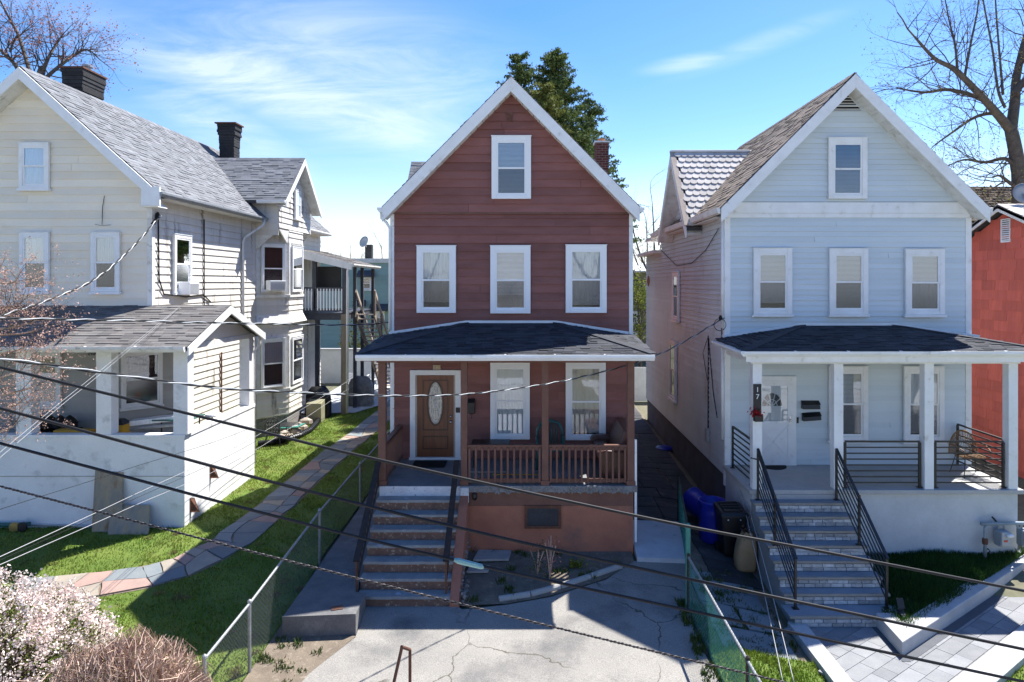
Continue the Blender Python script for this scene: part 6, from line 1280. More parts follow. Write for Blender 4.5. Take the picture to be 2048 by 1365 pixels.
def cover(name, label, px, py, Y, w, d, h, m, seed):
    p = at(px, py, Y); p.z = hgt(p.x, p.y); r = random.Random(seed); mb = MB(); rings = []; n = 20
    for i, t in enumerate((0, .25, .5, .7, .85, .96, 1.0)):
        s = (1.02, 1.0, .97, .93, .8, .5, .05)[i]; rings.append([(p.x + w / 2 * s * math.copysign(abs(math.cos(a)) ** .6, math.cos(a)) * (1 + .05 * r.uniform(-1, 1)), p.y + d / 2 * s * math.copysign(abs(math.sin(a)) ** .6, math.sin(a)) * (1 + .05 * r.uniform(-1, 1)), p.z + h * t + (.05 * r.uniform(-1, 1) * h if 0 < i < 6 else 0)) for a in [2 * math.pi * k / n for k in range(n)]])
    V_ = sum(rings, []); mb.add(V_, [(i * n + k, i * n + (k + 1) % n, (i + 1) * n + (k + 1) % n, (i + 1) * n + k) for i in range(6) for k in range(n)]); mb.build(name, m, org=p, label=label, cat='grill cover', smooth=True)
cover('covered_grill', 'barbecue under a black cover beside the rear corner of the cream house', 637, 800, 28.0, 1.0, .8, 1.25, M['tarp_black'], 3)
cover('covered_grill', 'barbecue under a grey silver cover below the rear deck stairs', 722, 790, 30.2, 1.1, .8, 1.3, M['tarp_gray'], 5)
p = at(627, 825, 26.9); p.z = hgt(p.x, p.y); mb = MB(); mb.hexa([(p.x - .3, p.y, p.z), (p.x + .3, p.y, p.z), (p.x + .3, p.y + .5, p.z), (p.x - .3, p.y + .5, p.z), (p.x - .3, p.y, p.z + .75), (p.x + .3, p.y, p.z + .75), (p.x + .3, p.y + .5, p.z + .85), (p.x - .3, p.y + .5, p.z + .85)]); mb.build('storage_box', M['khaki_siding'], org=p, label='olive storage box on the grass just behind the bay window', cat='box', bevel=.01)
# cast iron bistro set, stones, corrugated pipe under the bay
def iron_chair(cx, cy, z, label, rot=0):
    t = thing('iron_chair', label, 'chair', (cx, cy, z), 'iron chairs under the bay window'); c_, s_ = math.cos(rot), math.sin(rot); fr = lambda u, n, zz: Vector((cx + u * c_ - n * s_, cy + u * s_ + n * c_, z + zz))
    mb = MB(fr); mb.tube([(-.22, .2, .42), (-.24, .25, .7), (-.15, .28, .9), (0, .29, .96), (.15, .28, .9), (.24, .25, .7), (.22, .2, .42)], .016, 6)
    for k in range(5):
        for j in range(3): mb.tube([(-.17 + k * .085 + .04 * math.cos(t_), .24 + .02 * j, .52 + j * .13 + .06 * math.sin(t_)) for t_ in np.linspace(0, 6.28, 9)], .007, 4)
    mb.build('backrest', M['black_metal'], t)
    mb = MB(fr); mb.lathe((0, 0, .42), [(.24, 0), (.25, .015), (.23, .03)], 16) if False else mb.tube([(.23 * math.cos(a), .23 * math.sin(a), .43) for a in np.linspace(0, 6.28, 17)], .018, 6)
    for k in range(7): mb.tube([(-.2 + k * .066, -.15, .43), (-.2 + k * .066, .18, .43)], .012, 4)
    mb.build('seat', M['black_metal'], t)
    for a, b in ((-1, -1), (1, -1), (-1, 1), (1, 1)): mb = MB(fr); mb.tube([(a * .17, b * .16, .42), (a * .23, b * .22, .2), (a * .21, b * .24, 0)], .014, 6); mb.build('leg', M['black_metal'], t)
b1 = at(545, 875, 23.3); b1.z = hgt(b1.x, b1.y); iron_chair(b1.x, b1.y, b1.z, 'ornate black iron garden chair on the lawn under the bay window', .4)
b2 = at(578, 868, 24.0); b2.z = hgt(b2.x, b2.y); tb = thing('iron_table', 'round black iron garden table next to the ornate iron chair', 'table', b2)
mb = MB(); mb.lathe(b2 + Z3 * .6, [(.36, 0), (.38, .012), (.36, .03)], 20); mb.build('top', M['black_metal'], tb)
for k in range(4): a = k * 1.57; mb = MB(); mb.tube([b2 + Vector((.1 * math.cos(a), .1 * math.sin(a), .6)), b2 + Vector((.06 * math.cos(a), .06 * math.sin(a), .3)), b2 + Vector((.3 * math.cos(a), .3 * math.sin(a), 0))], .014, 6); mb.build('leg', M['black_metal'], tb)
mb = MB(); dp = [gp(516, 893), gp(545, 891), gp(575, 884), gp(600, 876), gp(620, 865), gp(632, 852), gp(637, 843)]
for q in dp: q.z += .09
mb.tube(dp, .1, 12); 
for a, b in zip(dp, dp[1:]):
    for k in range(6): c_ = a.lerp(b, k / 6); e_ = (b - a).normalized() * .03; mb.tube([c_, c_ + e_], .112, 12)
mb.build('corrugated_pipe', M['black_plastic'], org=dp[3], label='black corrugated drain pipe curving over the lawn by the bay', cat='pipe')
sp_ = [(560, 880, .22), (578, 876, .18), (590, 868, .25), (603, 862, .28), (612, 850, .3), (597, 855, .2), (606, 842, .24), (585, 862, .16), (570, 871, .2)]
for k, (px, py, s) in enumerate(sp_):
    p = gp(px, py); r = random.Random(k); mb = MB(); n = 9
    mb.lathe(p + Z3 * s * .3, [(s * .6, -s * .35), (s * r.uniform(.9, 1.1), -.1 * s), (s * .85, s * .35), (s * .3, s * .6)], 7, sc=(1, r.uniform(.6, 1)))
    mb.build('rock', M['stone_pale'], org=p, label='pale rock behind the corrugated drain pipe, ' + ('leftmost', 'third from the left', 'fifth from the left', 'seventh from the left', 'rightmost', 'sixth from the left', 'second from the right', 'fourth from the left', 'second from the left')[k] + ' in the heap', cat='rock', group='rocks heaped by the bay window')
# broken tile pieces in green
p = gp(583, 868); mb = MB(); mb.prism([p + Vector((-.4, -.1, .2)), p + Vector((.3, -.2, .26)), p + Vector((.5, .1, .34)), p + Vector((-.2, .2, .3))], (0, 0, .03)); mb.build('green_tile', M['green_vinyl'], org=p, label='pale green broken board on the rock heap by the bay', cat='board')
# ================================================================== red house and the far buildings
RX = 14.6; RYc = RX * FPX / (2014 - U0); RZ = fz(410, RYc); RSL = .42
H4 = thing('red_house', 'brick-red shingle sided house with a louvred gable vent, at the right edge', 'house', (RX, RYc, 0))
yl, yr_ = RYc - 4.2, RYc + 4.2
mb = MB(); mb.prism([(RX, yl, -.4), (RX, yr_, -.4), (RX, yr_, RZ - .2 - RSL * 4.2), (RX, RYc, RZ - .2), (RX, yl, RZ - .2 - RSL * 4.2)], (8, 0, 0)); w4 = mb.build('wall', M['red_shingle'], H4)
z = -.1; row = 0
while z < RZ - .3:
    h = .315; lo_ = RYc - (RZ - .25 - z - h * .5) / RSL; hi_ = RYc + (RZ - .25 - z - h * .5) / RSL
    y = max(yl, lo_, 19.6 - 1.5); ymax = min(yr_, hi_); y += random.uniform(-.5, 0)
    while y < ymax:
        e = y + .62; a, b = max(y, yl, lo_), min(e, ymax)
        if b - a > .05 and b < 24.8:
            mb = MB(); mb.hexa([(RX + .004, a + .003, z), (RX - .03, a + .006, z), (RX - .03, b - .006, z), (RX + .004, b - .003, z), (RX + .004, a + .003, z + h), (RX - .006, a + .003, z + h), (RX - .006, b - .003, z + h), (RX + .004, b - .003, z + h)]); mb.build('shingle_panel', M['red_shingle'], w4)
        y = e
    z += h; row += 1
gable_roof(H4, RYc, RZ, RSL, yl - .3, yr_ + .3, RX - .3, RX + 8.3, M['shingle_white'], axis='x', tab=.5)
for e in (yl - .3, yr_ + .3): rake(H4, RYc, RZ, RSL, e, RX - .3, .2, M['old_white'], axis='x', t=.04)
vy = RX * FPX / (2013.5 - U0) ; vz0, vz1 = fz(485, vy), fz(438, vy)
mb = MB(); mb.box(RX - .05, RX - .01, vy - .2, vy - .17, vz0, vz1); mb.box(RX - .05, RX - .01, vy + .17, vy + .2, vz0, vz1); mb.box(RX - .05, RX - .01, vy - .17, vy + .17, vz0, vz0 + .04); mb.box(RX - .05, RX - .01, vy - .17, vy + .17, vz1 - .03, vz1); vt = mb.build('gable_vent', M['white_trim'], H4)
mb = MB(); mb.box(RX - .022, RX - .019, vy - .17, vy + .17, vz0, vz1); mb.build('vent_shade_plate', M['unlit_interior'], vt)  # near-black plate paints the shade behind the louvres
for i in range(10): zz = vz0 + .05 + i * (vz1 - vz0 - .08) / 10; mb = MB(); mb.hexa([(RX - .048, vy - .17, zz), (RX - .048, vy + .17, zz), (RX - .03, vy + .17, zz + .025), (RX - .03, vy - .17, zz + .025), (RX - .048, vy - .17, zz + .022), (RX - .048, vy + .17, zz + .022), (RX - .03, vy + .17, zz + .045), (RX - .03, vy - .17, zz + .045)]); mb.build('louvre', M['white_trim'], vt)
# satellite dish
p = Vector((15.15, RYc, RZ + .1)); sd = thing('satellite_dish', 'grey satellite dish standing on the ridge of the red house', 'satellite dish', p)
dc = Vector((fx(2050, RYc), RYc, fz(388, RYc))); mb = MB(); mb.tube([p, Vector((dc.x, p.y, dc.z - .1)), dc + Vector((0, .08, 0))], .025, 8); mb.build('mast', M['galv'], sd)
mb = MB(); mb.lathe(dc, [(.02, .1), (.2, .06), (.34, -.02), (.345, -.03), (.19, .045), (.015, .085)], 24, axis=(.25, 1, -.35)); mb.build('dish', M['dish_gray'], sd, smooth=True)
mb = MB(); mb.tube([dc + Vector((0, .05, -.3)), dc + Vector((-.1, -.4, -.05))], .015, 6); mb.beam(dc + Vector((-.1, -.4, -.08)), dc + Vector((-.1, -.4, .06)), .08); mb.build('feed_arm', M['black_plastic'], sd)
# house with a leaf-strewn brown roof
H5 = thing('brown_roof_house', 'house with a dark brown leaf-strewn roof behind the red house', 'house', (20, 34, 0))
mb = MB(); mb.box(15.5, 32, 30.6, 38, 0, 7.4); mb.build('wall', M['khaki_siding'], H5)
rt_ = fz(373, 34); mb = MB(); mb.prism([(15.2, 30, 6.8), (32.3, 30, 6.8), (32.3, 34.2, rt_), (15.2, 34.2, rt_)], (0, 0, -.15)); mb.prism([(15.2, 38.4, 6.8), (32.3, 38.4, 6.8), (32.3, 34.2, rt_), (15.2, 34.2, rt_)], (0, 0, -.15)); r5 = mb.build('roof', M['shingle_litter'], H5)
shingles('shingles', M['shingle_litter'], r5, [(15.2, 30, 6.81), (32.3, 30, 6.81), (32.3, 34.2, rt_ + .01), (15.2, 34.2, rt_ + .01)], .2, .35, under=False, thick=.03)
n_ = 2600; u = rng.random(n_); v = rng.random(n_); Cc = np.column_stack([15.2 + 9 * u, 30 + 4.2 * v, 6.86 + (rt_ - 6.81) * v]); leaves('leaf_litter', Cc, rng.uniform(.06, .16, n_), M['twig_tan'], r5, kind='stuff')
n_ = 700; u = rng.random(n_); v = rng.random(n_) ; Cc = np.column_stack([15.6 + 8 * u, 30 + 4.2 * v, 6.88 + (rt_ - 6.81) * v]); leaves('yellow_leaves', Cc, rng.uniform(.08, .2, n_), M['bud_yellow'], r5, kind='stuff')
# teal building
TY_ = 48.0; x0, x1 = -15.5, fx(815, TY_); zt = fz(519, TY_)
H6 = thing('teal_house', 'teal sided flat-roofed building far behind, seen left of the brown house', 'house', ((x0 + x1) / 2, TY_, 0))
mb = MB(); mb.box(x0, x1, TY_, TY_ + 9, 0, zt); w6 = mb.build('wall', M['teal_siding'], H6)
siding(w6, M['teal_siding'], (0, TY_, 0), XU, FRONT, lambda z: (x0, x1), 0.6, zt - .25, .3, thick=.03)
box_part('parapet', M['old_white'], H6, x0 - .1, x1 + .1, TY_ - .15, TY_ + 9.1, zt - .25, zt + .05)
def awning_window(px0, px1, py0, py1, aw0, aw1, m):
    X0, X1 = fx(px0, TY_), fx(px1, TY_); w = window(H6, ((X0 + X1) / 2, TY_ - .03, fz(py1, TY_)), XU, FRONT, X1 - X0, (py1 - py0) * TY_ / FPX, up=m, lowfill=.6 if m == 'curtain' else 0, lowm='curtain_warm', trim='white_trim')
    mb = MB(); za, zb_ = fz(aw0, TY_), fz(aw1, TY_); mb.prism([(X0 - .2, TY_ - .03, za), (X0 - .2, TY_ - .03, zb_), (X0 - .2, TY_ - .7, zb_), (X0 - .2, TY_ - .7, zb_ + .12)], (X1 - X0 + .4, 0, 0)); mb.build('awning', M['deck_gray'], w)
awning_window(723, 744, 554, 580, 541, 555, 'none'); awning_window(747, 770, 623, 648, 608, 622, 'curtain'); awning_window(716, 726, 615, 635, 600, 613, 'none')
mb = MB(); cxx = fx(738, TY_ + 2); mb.box(cxx - .25, cxx + .25, TY_ + 1.8, TY_ + 2.3, zt, fz(490, TY_ + 2)); mb.build('chimney', M['chimney_black'], H6)
mb = MB(); mb.lathe(at(728, 484, TY_ + 1.5), [(.02, .1), (.3, .05), (.42, -.03), (.3, .03), (.01, .08)], 20, axis=(.5, .8, -.3)); mb.tube([at(728, 486, TY_ + 1.6), at(735, 497, TY_ + 1.9)], .03, 6); mb.build('satellite_dish', M['dish_gray'], org=at(728, 484, TY_ + 1.5), label='small dark satellite dish on the chimney of the teal building', cat='satellite dish', smooth=True)
# khaki building glimpsed between the houses
KY = 46.0; x0, x1 = fx(1225, KY), fx(1420, KY); H7 = thing('khaki_house', 'olive sided building glimpsed between the brown and blue houses', 'house', ((x0 + x1) / 2, KY, 0))
mb = MB(); mb.box(x0, x1, KY, KY + 8, 0, fz(545, KY)); w7 = mb.build('wall', M['khaki_siding'], H7); siding(w7, M['khaki_siding'], (0, KY, 0), XU, FRONT, lambda z: (x0, x1), .6, fz(548, KY), .25, thick=.03)
mb = MB(); mb.prism([(x0 - .3, KY - .3, fz(545, KY)), (x1 + .3, KY - .3, fz(545, KY)), (x1 + .3, KY + 8, fz(520, KY)), (x0 - .3, KY + 8, fz(520, KY))], (0, 0, .1)); mb.build('roof', M['white_trim'], H7)
window(H7, (fx(1267, KY), KY - .03, fz(668, KY)), XU, FRONT, .9, 1.5, up='none', lowfill=0, trim='white_trim')
# more roofs farther off
for k, (X, Y, w, d, h, m, rm, lab) in enumerate(((-30, 66, 10, 9, 5.2, 'khaki_siding', 'shingle_gray', 'distant olive gabled house beyond the left yards'), (-2, 75, 11, 9, 5.0, 'old_white', 'shingle_brown', 'distant white gabled house hidden mostly by the brown house'), (24, 70, 10, 9, 5.4, 'gray_siding', 'shingle_gray', 'distant grey gabled house beyond the right yards'), (9, 64, 7, 8, 4.4, 'old_white', 'shingle_porch', 'distant low white house seen through the side alley'))):
    t = thing('far_house', lab, 'house', (X, Y, .6), 'houses far behind'); mb = MB(); mb.prism([(X - w / 2, Y, .5), (X + w / 2, Y, .5), (X + w / 2, Y, h), (X, Y, h + w * .22), (X - w / 2, Y, h)], (0, d, 0)); mb.build('wall', M[m], t)
    mb = MB()
    for s in (-1, 1): mb.prism([(X, Y - .3, h + w * .22 + .2), (X, Y + d + .3, h + w * .22 + .2), (X + s * (w / 2 + .4), Y + d + .3, h), (X + s * (w / 2 + .4), Y - .3, h)], (0, 0, -.15))
    mb.build('roof', M[rm], t)
    for q in (-.25, .25): window(t, (X + q * w, Y - .02, 2.0), XU, FRONT, 1.0, 1.6, up='blind', lowfill=0, trim='white_trim')
# white alley gate
gt = thing('alley_gate', 'white panel gate closing the far end of the side alley', 'gate', (4.9, 31.2, .4)); ga, gb_ = fx(1258, 31.2), fx(1330, 31.2); g0, g1 = fz(803, 31.2), fz(735, 31.2)
for i in range(8): mb = MB(); mb.box(lerp(ga, gb_, i / 8) + .004, lerp(ga, gb_, (i + 1) / 8) - .004, 31.2, 31.24, g0, g1); mb.build('board', M['white_trim'], gt)
mb = MB(); mb.box(ga, gb_, 31.241, 31.3, g0 + .2, g0 + .3); mb.box(ga, gb_, 31.241, 31.3, g1 - .3, g1 - .2); mb.build('rail', M['white_trim'], gt)

# ================================================================== fences
def chain_fence(pts, h, m_post, m_mesh, label, posts=None, gap=.078, wr=.0016, rail=True, slats=None, rail_m=None):
    """pts: list of (x,y) along the fence; each panel becomes wires of its own mesh"""
    t = thing('chain_link_fence', label, 'fence', (pts[0][0], pts[0][1], hgt(*pts[0])))
    for i, (x, y) in enumerate(pts):
        z = hgt(x, y); mb = MB(); mb.tube([(x, y, z - .1), (x, y, z + h + .03)], .028, 8); mb.lathe((x, y, z + h + .02), [(.035, 0), (.03, .03), (.008, .05)], 8); mb.build('fence_post', M[m_post], t, smooth=False)
    for (xa, ya), (xb, yb) in zip(pts, pts[1:]):
        A = Vector((xa, ya, hgt(xa, ya) + .03)); B = Vector((xb, yb, hgt(xb, yb) + .03)); d = B - A; Ln = d.length; d.normalize()
        mb = MB(); mb.tube([A + Z3 * (h - .03), B + Z3 * (h - .03)], .021, 8); mb.build('top_rail', M[rail_m or m_post], t)
        mb = MB(); hh = h - .06; k = -hh
        s = Vector((-d.y, d.x, 0)) * .004
        while k < Ln:
            for sg in (1, -1):
                u0, u1 = (k, k + hh) if sg > 0 else (k + hh, k); z0, z1 = 0.0, hh
                # clip to the panel
                ua, za, ub, zb = u0, z0, u1, z1
                def cl(u, u_, z_, zz_, lim): return zz_ + (z_ - zz_) * 0
                if ua > ub: ua, za, ub, zb = ub, zb, ua, za
                if ub <= 0 or ua >= Ln: continue
                if ua < 0: za += (zb - za) * (-ua) / (ub - ua); ua = 0
                if ub > Ln: zb -= (zb - za) * (ub - Ln) / (ub - ua); ub = Ln
                mb.tube([A + d * ua + Z3 * za + s * sg, A + d * ub + Z3 * zb + s * sg], wr, 3, cap=False)
            k += gap
        k = 0
        while k < Ln:   # twisted barbs on the upper edge
            mb.tube([A + d * k + Z3 * hh, A + d * (k + .012) + Z3 * (hh + .07)], wr * 1.3, 3, cap=False); k += gap
        mb.build('wire_mesh', M[m_mesh], t, kind='stuff')
        if slats:
            k = .02; q = MB()
            while k < Ln - .02: 
                if random.random() < slats: q.beam(A + d * k + Z3 * .02, A + d * k + Z3 * (hh - .02), .004, .034, up=d)
                k += .058
            q.build('privacy_slats', M['green_vinyl'], t, kind='stuff')
    return t
chain_fence([(FX, 9.0), (FX, 10.45), (FX, 13.95), (FX, 17.3), (FX, 20.7), (FX - .03, 24.1)], 1.05, 'galv', 'wire', 'galvanised chain-link fence along the lawn beside the brown house')
chain_fence([(3.0, 12.75), (3.55, 16.2)], 1.1, 'dark_iron', 'green_vinyl', 'short green chain-link section with slats beside the pale ramp', slats=.95)
chain_fence([(2.93, 5.9), (2.90, 9.05), (2.85, 12.2)], 1.0, 'dark_iron', 'green_vinyl', 'green chain-link fence along the driveway in front of the blue steps', wr=.0019, rail_m='galv')
mb = MB(); p = Vector((2.87, 12.32, hgt(2.87, 12.32))); mb.tube([p - Z3 * .1, p + Z3 * 1.5], .045, 10); mb.lathe(p + Z3 * 1.5, [(.05, 0), (.04, .04), (.01, .06)], 10); mb.build('gate_post', M['green_vinyl'], org=p, label='tall green-painted gate post where the driveway fence meets the ramp', cat='post')

# ================================================================== bins and other loose things in the alley
def barrel(name, c, axis, lab, L_=.92, r=.29, m='blue_plastic'):
    mb = MB(); prof = [(r * .55, 0), (r * .92, .01), (r * .96, .06), (r, .3), (r * 1.02, .34), (r * 1.01, .38), (r * 1.02, .62), (r * 1.04, .66), (r * 1.02, .70), (r * 1.02, L_ - .06), (r * 1.08, L_ - .03), (r * 1.06, L_), (r * .96, L_), (r * .95, L_ - .3), (r * .9, .1)]
    mb.lathe(c, prof, 28, axis=axis); return mb.build(name, M[m], org=c, label=lab, cat='barrel', smooth=True)
b_ = gp(1425, 1060); b_ = Vector((4.12, 15.35, hgt(4.1, 15.3) + .04)); barrel('barrel', b_, (0, 0, 1), 'blue plastic barrel standing upright behind the black wheeled bin')
barrel('barrel', Vector((4.42, 16.0, hgt(4.3, 16) + .34)), Vector((-.45, .8, .22)), 'blue plastic barrel lying tipped over behind the upright one')
p = Vector((4.34, 14.7, hgt(4.34, 14.7) + .05)); wb = thing('wheeled_bin', 'black wheeled rubbish bin between the upright blue barrel and the paper bag', 'bin', p)
mb = MB(); q = lambda a, b, z: p + Vector((a, b, z)); mb.hexa([q(-.2, -.22, .06), q(.22, -.22, .06), q(.22, .24, .06), q(-.2, .24, .06), q(-.27, -.29, .92), q(.28, -.29, .92), q(.28, .30, .92), q(-.27, .30, .92)]); mb.build('body', M['black_plastic'], wb, bevel=.03)
mb = MB(); mb.hexa([q(-.3, -.33, .925), q(.31, -.33, .925), q(.31, .33, .925), q(-.3, .33, .925), q(-.27, -.29, .99), q(.28, -.29, .99), q(.28, .31, 1.04), q(-.27, .31, 1.04)]); lid = mb.build('lid', M['black_plastic'], wb, bevel=.015)
for i in range(4): mb = MB(); mb.box(p.x - .2, p.x + .2, p.y - .2 + i * .13, p.y - .14 + i * .13, p.z + .99 + i * .012, p.z + 1.035 + i * .012); mb.build('lid_rib', M['black_plastic'], lid, bevel=.008)
for s in (-1, 1):
    mb = MB(); mb.lathe(p + Vector((s * .24, .22, .1)), [(.02, -.03), (.1, -.025), (.1, .025), (.02, .03)], 16, axis=(1, 0, 0)); mb.build('wheel', M['rubber'], wb)
    mb = MB(); mb.lathe(p + Vector((s * .13, -.285, .84)), [(.016, 0), (.012, .012)], 8, axis=(0, -1, 0)); mb.build('reflector', M['sign_white'], wb)
mb = MB(); mb.tube([q(-.22, .34, .93), q(-.22, .4, .95), q(.23, .4, .95), q(.23, .34, .93)], .018, 8); mb.build('handle', M['black_plastic'], wb)
# paper yard bag
p = Vector((4.47, 14.12, hgt(4.47, 14.12) + .04)); mb = MB(); rings = []; r = random.Random(4); n_ = 28
for i, t in enumerate((0, .08, .3, .55, .75, .88, .97)):
    s = (.94, 1.0, 1.04, 1.0, .86, .62, .42)[i]; rings.append([(p.x + (.205 * s) * math.copysign(abs(math.cos(a)) ** .55, math.cos(a)) * (1 + .03 * r.uniform(-1, 1)) + .05 * t * t, p.y + .18 * s * math.copysign(abs(math.sin(a)) ** .55, math.sin(a)) * (1 + .04 * r.uniform(-1, 1)), p.z + .80 * t + (.03 * r.uniform(-1, 1) if i > 3 else 0)) for a in [2 * math.pi * k / n_ for k in range(n_)]])
mb.add(sum(rings, []), [(i * n_ + k, i * n_ + (k + 1) % n_, (i + 1) * n_ + (k + 1) % n_, (i + 1) * n_ + k) for i in range(6) for k in range(n_)] + [tuple(range(n_))[::-1]]); yb = mb.build('paper_bag', M['paper_bag'], org=p, label='tan paper yard-waste bag standing against the blue house stairs', cat='bag', smooth=True)
leaves('yard_waste', np.array(p) + np.array([.05, 0, .74]) + rng.normal(0, .06, (120, 3)), .07, M['twig'], yb)
p = gp(1329, 899); mb = MB(); mb.lathe(p + Z3 * .05, [(.05, .05), (.24, .04), (.29, .0), (.3, -.02), (.27, -.02), (.22, .02)], 28); mb.build('plastic_disc', M['blue_plastic'], org=p, label='flat round blue plastic disc lying on the dark alley paving', cat='disc', smooth=True)
mb = MB(); a, b = gp(1341, 893), gp(1381, 933); mb.beam(a + Z3 * .05, b + Z3 * .05, .12, .06); mb.build('timber', M['wood_old'], org=a, label='weathered timber lying beside the blue house foundation', cat='timber')
# bent pipe hoop in the drive
bp = gp(815, 1480); a = at(803, 1294, 9.3); b = at(820, 1300, 9.5); mb = MB(); f0 = at(762, 1440, 9.05); f0.z = -.25; f1 = Vector((b.x, b.y, -.25))
mb.tube([f0, a - Z3 * .03, a, b, b - Z3 * .05, f1], .022, 8); mb.build('bent_pipe', M['rust'], org=f1, label='rusty bent pipe hoop standing in the front of the driveway', cat='pipe', smooth=False)
# little weeds and a dead stalk in the bed
for k, (px, py, h) in enumerate(((1100, 1160, .9), (1075, 1150, .6))):
    p = gp(px, py); t = thing('weed_stalk', ['taller dry weed stalk growing in the bare bed under the porch', 'shorter dry weed stalk beside the taller one in the bare bed'][k], 'weed', p); mb = MB()
    for j in range(7): a = random.uniform(0, 6.28); s = random.uniform(.05, .22); mb.tube([p, p + Vector((s * .4 * math.cos(a), s * .4 * math.sin(a), h * .45)), p + Vector((s * math.cos(a), s * math.sin(a), h * random.uniform(.6, 1)))], .006, 4)
    mb.build('stems', M['twig_tan'], t); leaves('leaves', np.array(p) + np.array([0, 0, h * .45]) + rng.normal(0, 1, (160, 3)) * np.array([.12, .12, h * .3]), .045, M['bud_red' if k == 0 else 'weed'], t)
p = gp(1140, 1142); t = leaves('weed_clump', np.array(p) + np.array([0, 0, .06]) + np.abs(rng.normal(0, 1, (220, 3))) * np.array([.16, .1, .06]), .06, M['leaf_bright'], label='bright green weed clump in the patch of sun on the bed', cat='weed', org=p, kind='stuff')

# ================================================================== cables
def catm(pts, n=8):
    out_ = []
    P = [pts[0]] + pts + [pts[-1]]
    for i in range(1, len(P) - 2):
        for k in range(n):
            t = k / n; a, b, c, d = P[i - 1], P[i], P[i + 1], P[i + 2]
            out_.append(.5 * ((2 * b) + (c - a) * t + (2 * a - 5 * b + 4 * c - d) * t * t + (3 * b - a - 3 * c + d) * t ** 3))
    return out_ + [pts[-1]]
def wire(name, px, Ys, r, m, lab, ext=True, twist=0, cat='cable', sec=None):
    ys = Ys if isinstance(Ys, (list, tuple)) else [Ys] * len(px); P = [at(x, y, Y) for (x, y), Y in zip(px, ys)]
    if ext: P = [P[0] + (P[0] - P[1]).normalized() * 9] + P + [P[-1] + (P[-1] - P[-2]).normalized() * (9 if ext == 2 else .01)]
    C = catm(P, 10); org = C[0]
    if not twist:
        mb = MB(); mb.tube(C, r, 8); return mb.build(name, M[m], org=org, label=lab, cat=cat, smooth=True)
    t = thing(name, lab, cat, org)
    # resample finely and spin two strands round each other
    D = [C[0]]
    for a, b in zip(C, C[1:]):
        k = max(1, int((b - a).length / (twist / 8)))
        D += [a.lerp(b, j / k) for j in range(1, k + 1)]
    s = 0; A, B = [], []
    for i, p in enumerate(D):
        d = (D[min(i + 1, len(D) - 1)] - D[max(0, i - 1)]).normalized(); x = d.cross(Z3).normalized(); y = x.cross(d)
        if i: s += (p - D[i - 1]).length
        a = s / twist * 2 * math.pi; o = (x * math.cos(a) + y * math.sin(a)) * r * .9; A.append(p + o); B.append(p - o)
    mb = MB(); mb.tube(A, r, 5); mb.build('insulated_strand', M['cable'], t, smooth=True); mb = MB(); mb.tube(B, r * .9, 5); mb.build('bare_strand', M[sec or 'galv'], t, smooth=True)
    return t
CYD = 5.6
wire('overhead_cable', [(0, 735), (520, 863), (757, 920), (1320, 1042), (1620, 1099), (2048, 1182)], CYD, .0125, 'cable', 'uppermost of the four thick dark cables crossing in front', ext=2)
wire('overhead_cable', [(0, 817), (520, 958), (900, 1052), (1320, 1146), (2048, 1299)], CYD - .15, .0130, 'cable', 'second highest of the four thick dark cables crossing in front', ext=2)
sc = wire('overhead_cable', [(0, 887), (520, 1025), (894, 1117), (1320, 1209), (2048, 1364)], CYD - .25, .0120, 'cable', 'third of the four dark cables, the one carrying a pale green splice', ext=2)
mb = MB(); a, b = at(908, 1120, CYD - .25), at(968, 1135, CYD - .25); mb.tube([a, a.lerp(b, .15), a.lerp(b, .9), b], [.013, .022, .02, .013], 10); mb.build('cable_splice', M['splice'], parent=sc, smooth=True)
wire('overhead_cable', [(0, 973), (520, 1108), (1000, 1228), (1320, 1306), (1573, 1366)], CYD - .35, .0052, 'cable_worn', 'lowest, thin rusty twisted cable crossing in front', ext=2, twist=.06, sec='cable_worn')
wire('service_drop', [(0, 717), (360, 767), (520, 782), (800, 792), (972, 785), (1160, 755), (1320, 708), (1440, 641)], [6.2, 7.6, 8.5, 10.5, 12, 13.8, 15.2, 16.35], .010, 'cable', 'twisted service cable sagging across the porches to the blue house corner', ext=1, twist=.55)
wire('service_drop', [(0, 637), (260, 642), (520, 648), (730, 650), (790, 641)], [9, 11, 13.5, 16.5, 17.5], .012, 'cable', 'twisted service cable crossing the cream porch roof to the brown house', ext=1, twist=.7)
wire('service_drop', [(0, 632), (90, 603), (186, 561), (260, 500), (318, 436)], [12.5, 13.8, 15, 16.4, 17.55], .016, 'cable', 'twisted service cable climbing to the upper corner of the cream house', ext=1, twist=.5)
for k, (y0, (x1, y1), (x2, y2), lab) in enumerate(((1019, (508, 853), (697, 757), 'highest of the thin wires running from lower left to the rear deck post'), (1114, (508, 875), (697, 762), 'second of the thin wires running from lower left to the rear deck post'), (1121, (508, 885), (697, 768), 'third of the thin wires running from lower left to the rear deck post'), (1130, (508, 902), (697, 778), 'lowest of the thin wires running from lower left to the rear deck post'))):
    wire('thin_wire', [(0, y0), (250, lerp(y0, y1, .5) + 4), (x1, y1), (x2, y2)], [8.0, 11.5, 18.5, 28.3], .0045 + .001 * (k % 2), 'cable_white' if k in (1, 3) else 'cable', lab, ext=1, cat='wire')
for k, dx in enumerate((0, 9)):
    wire('thin_wire', [(0 + dx, 905 + 3 * k), (120 + dx, 806), (190 + dx, 750), (355, 617 + 2 * k)], [9.5, 11.5, 13, 17.3], .0035, 'cable_white', ['left of two thin wires rising to the cream porch roof ridge', 'right of two thin wires rising to the cream porch roof ridge'][k], ext=1, cat='wire')
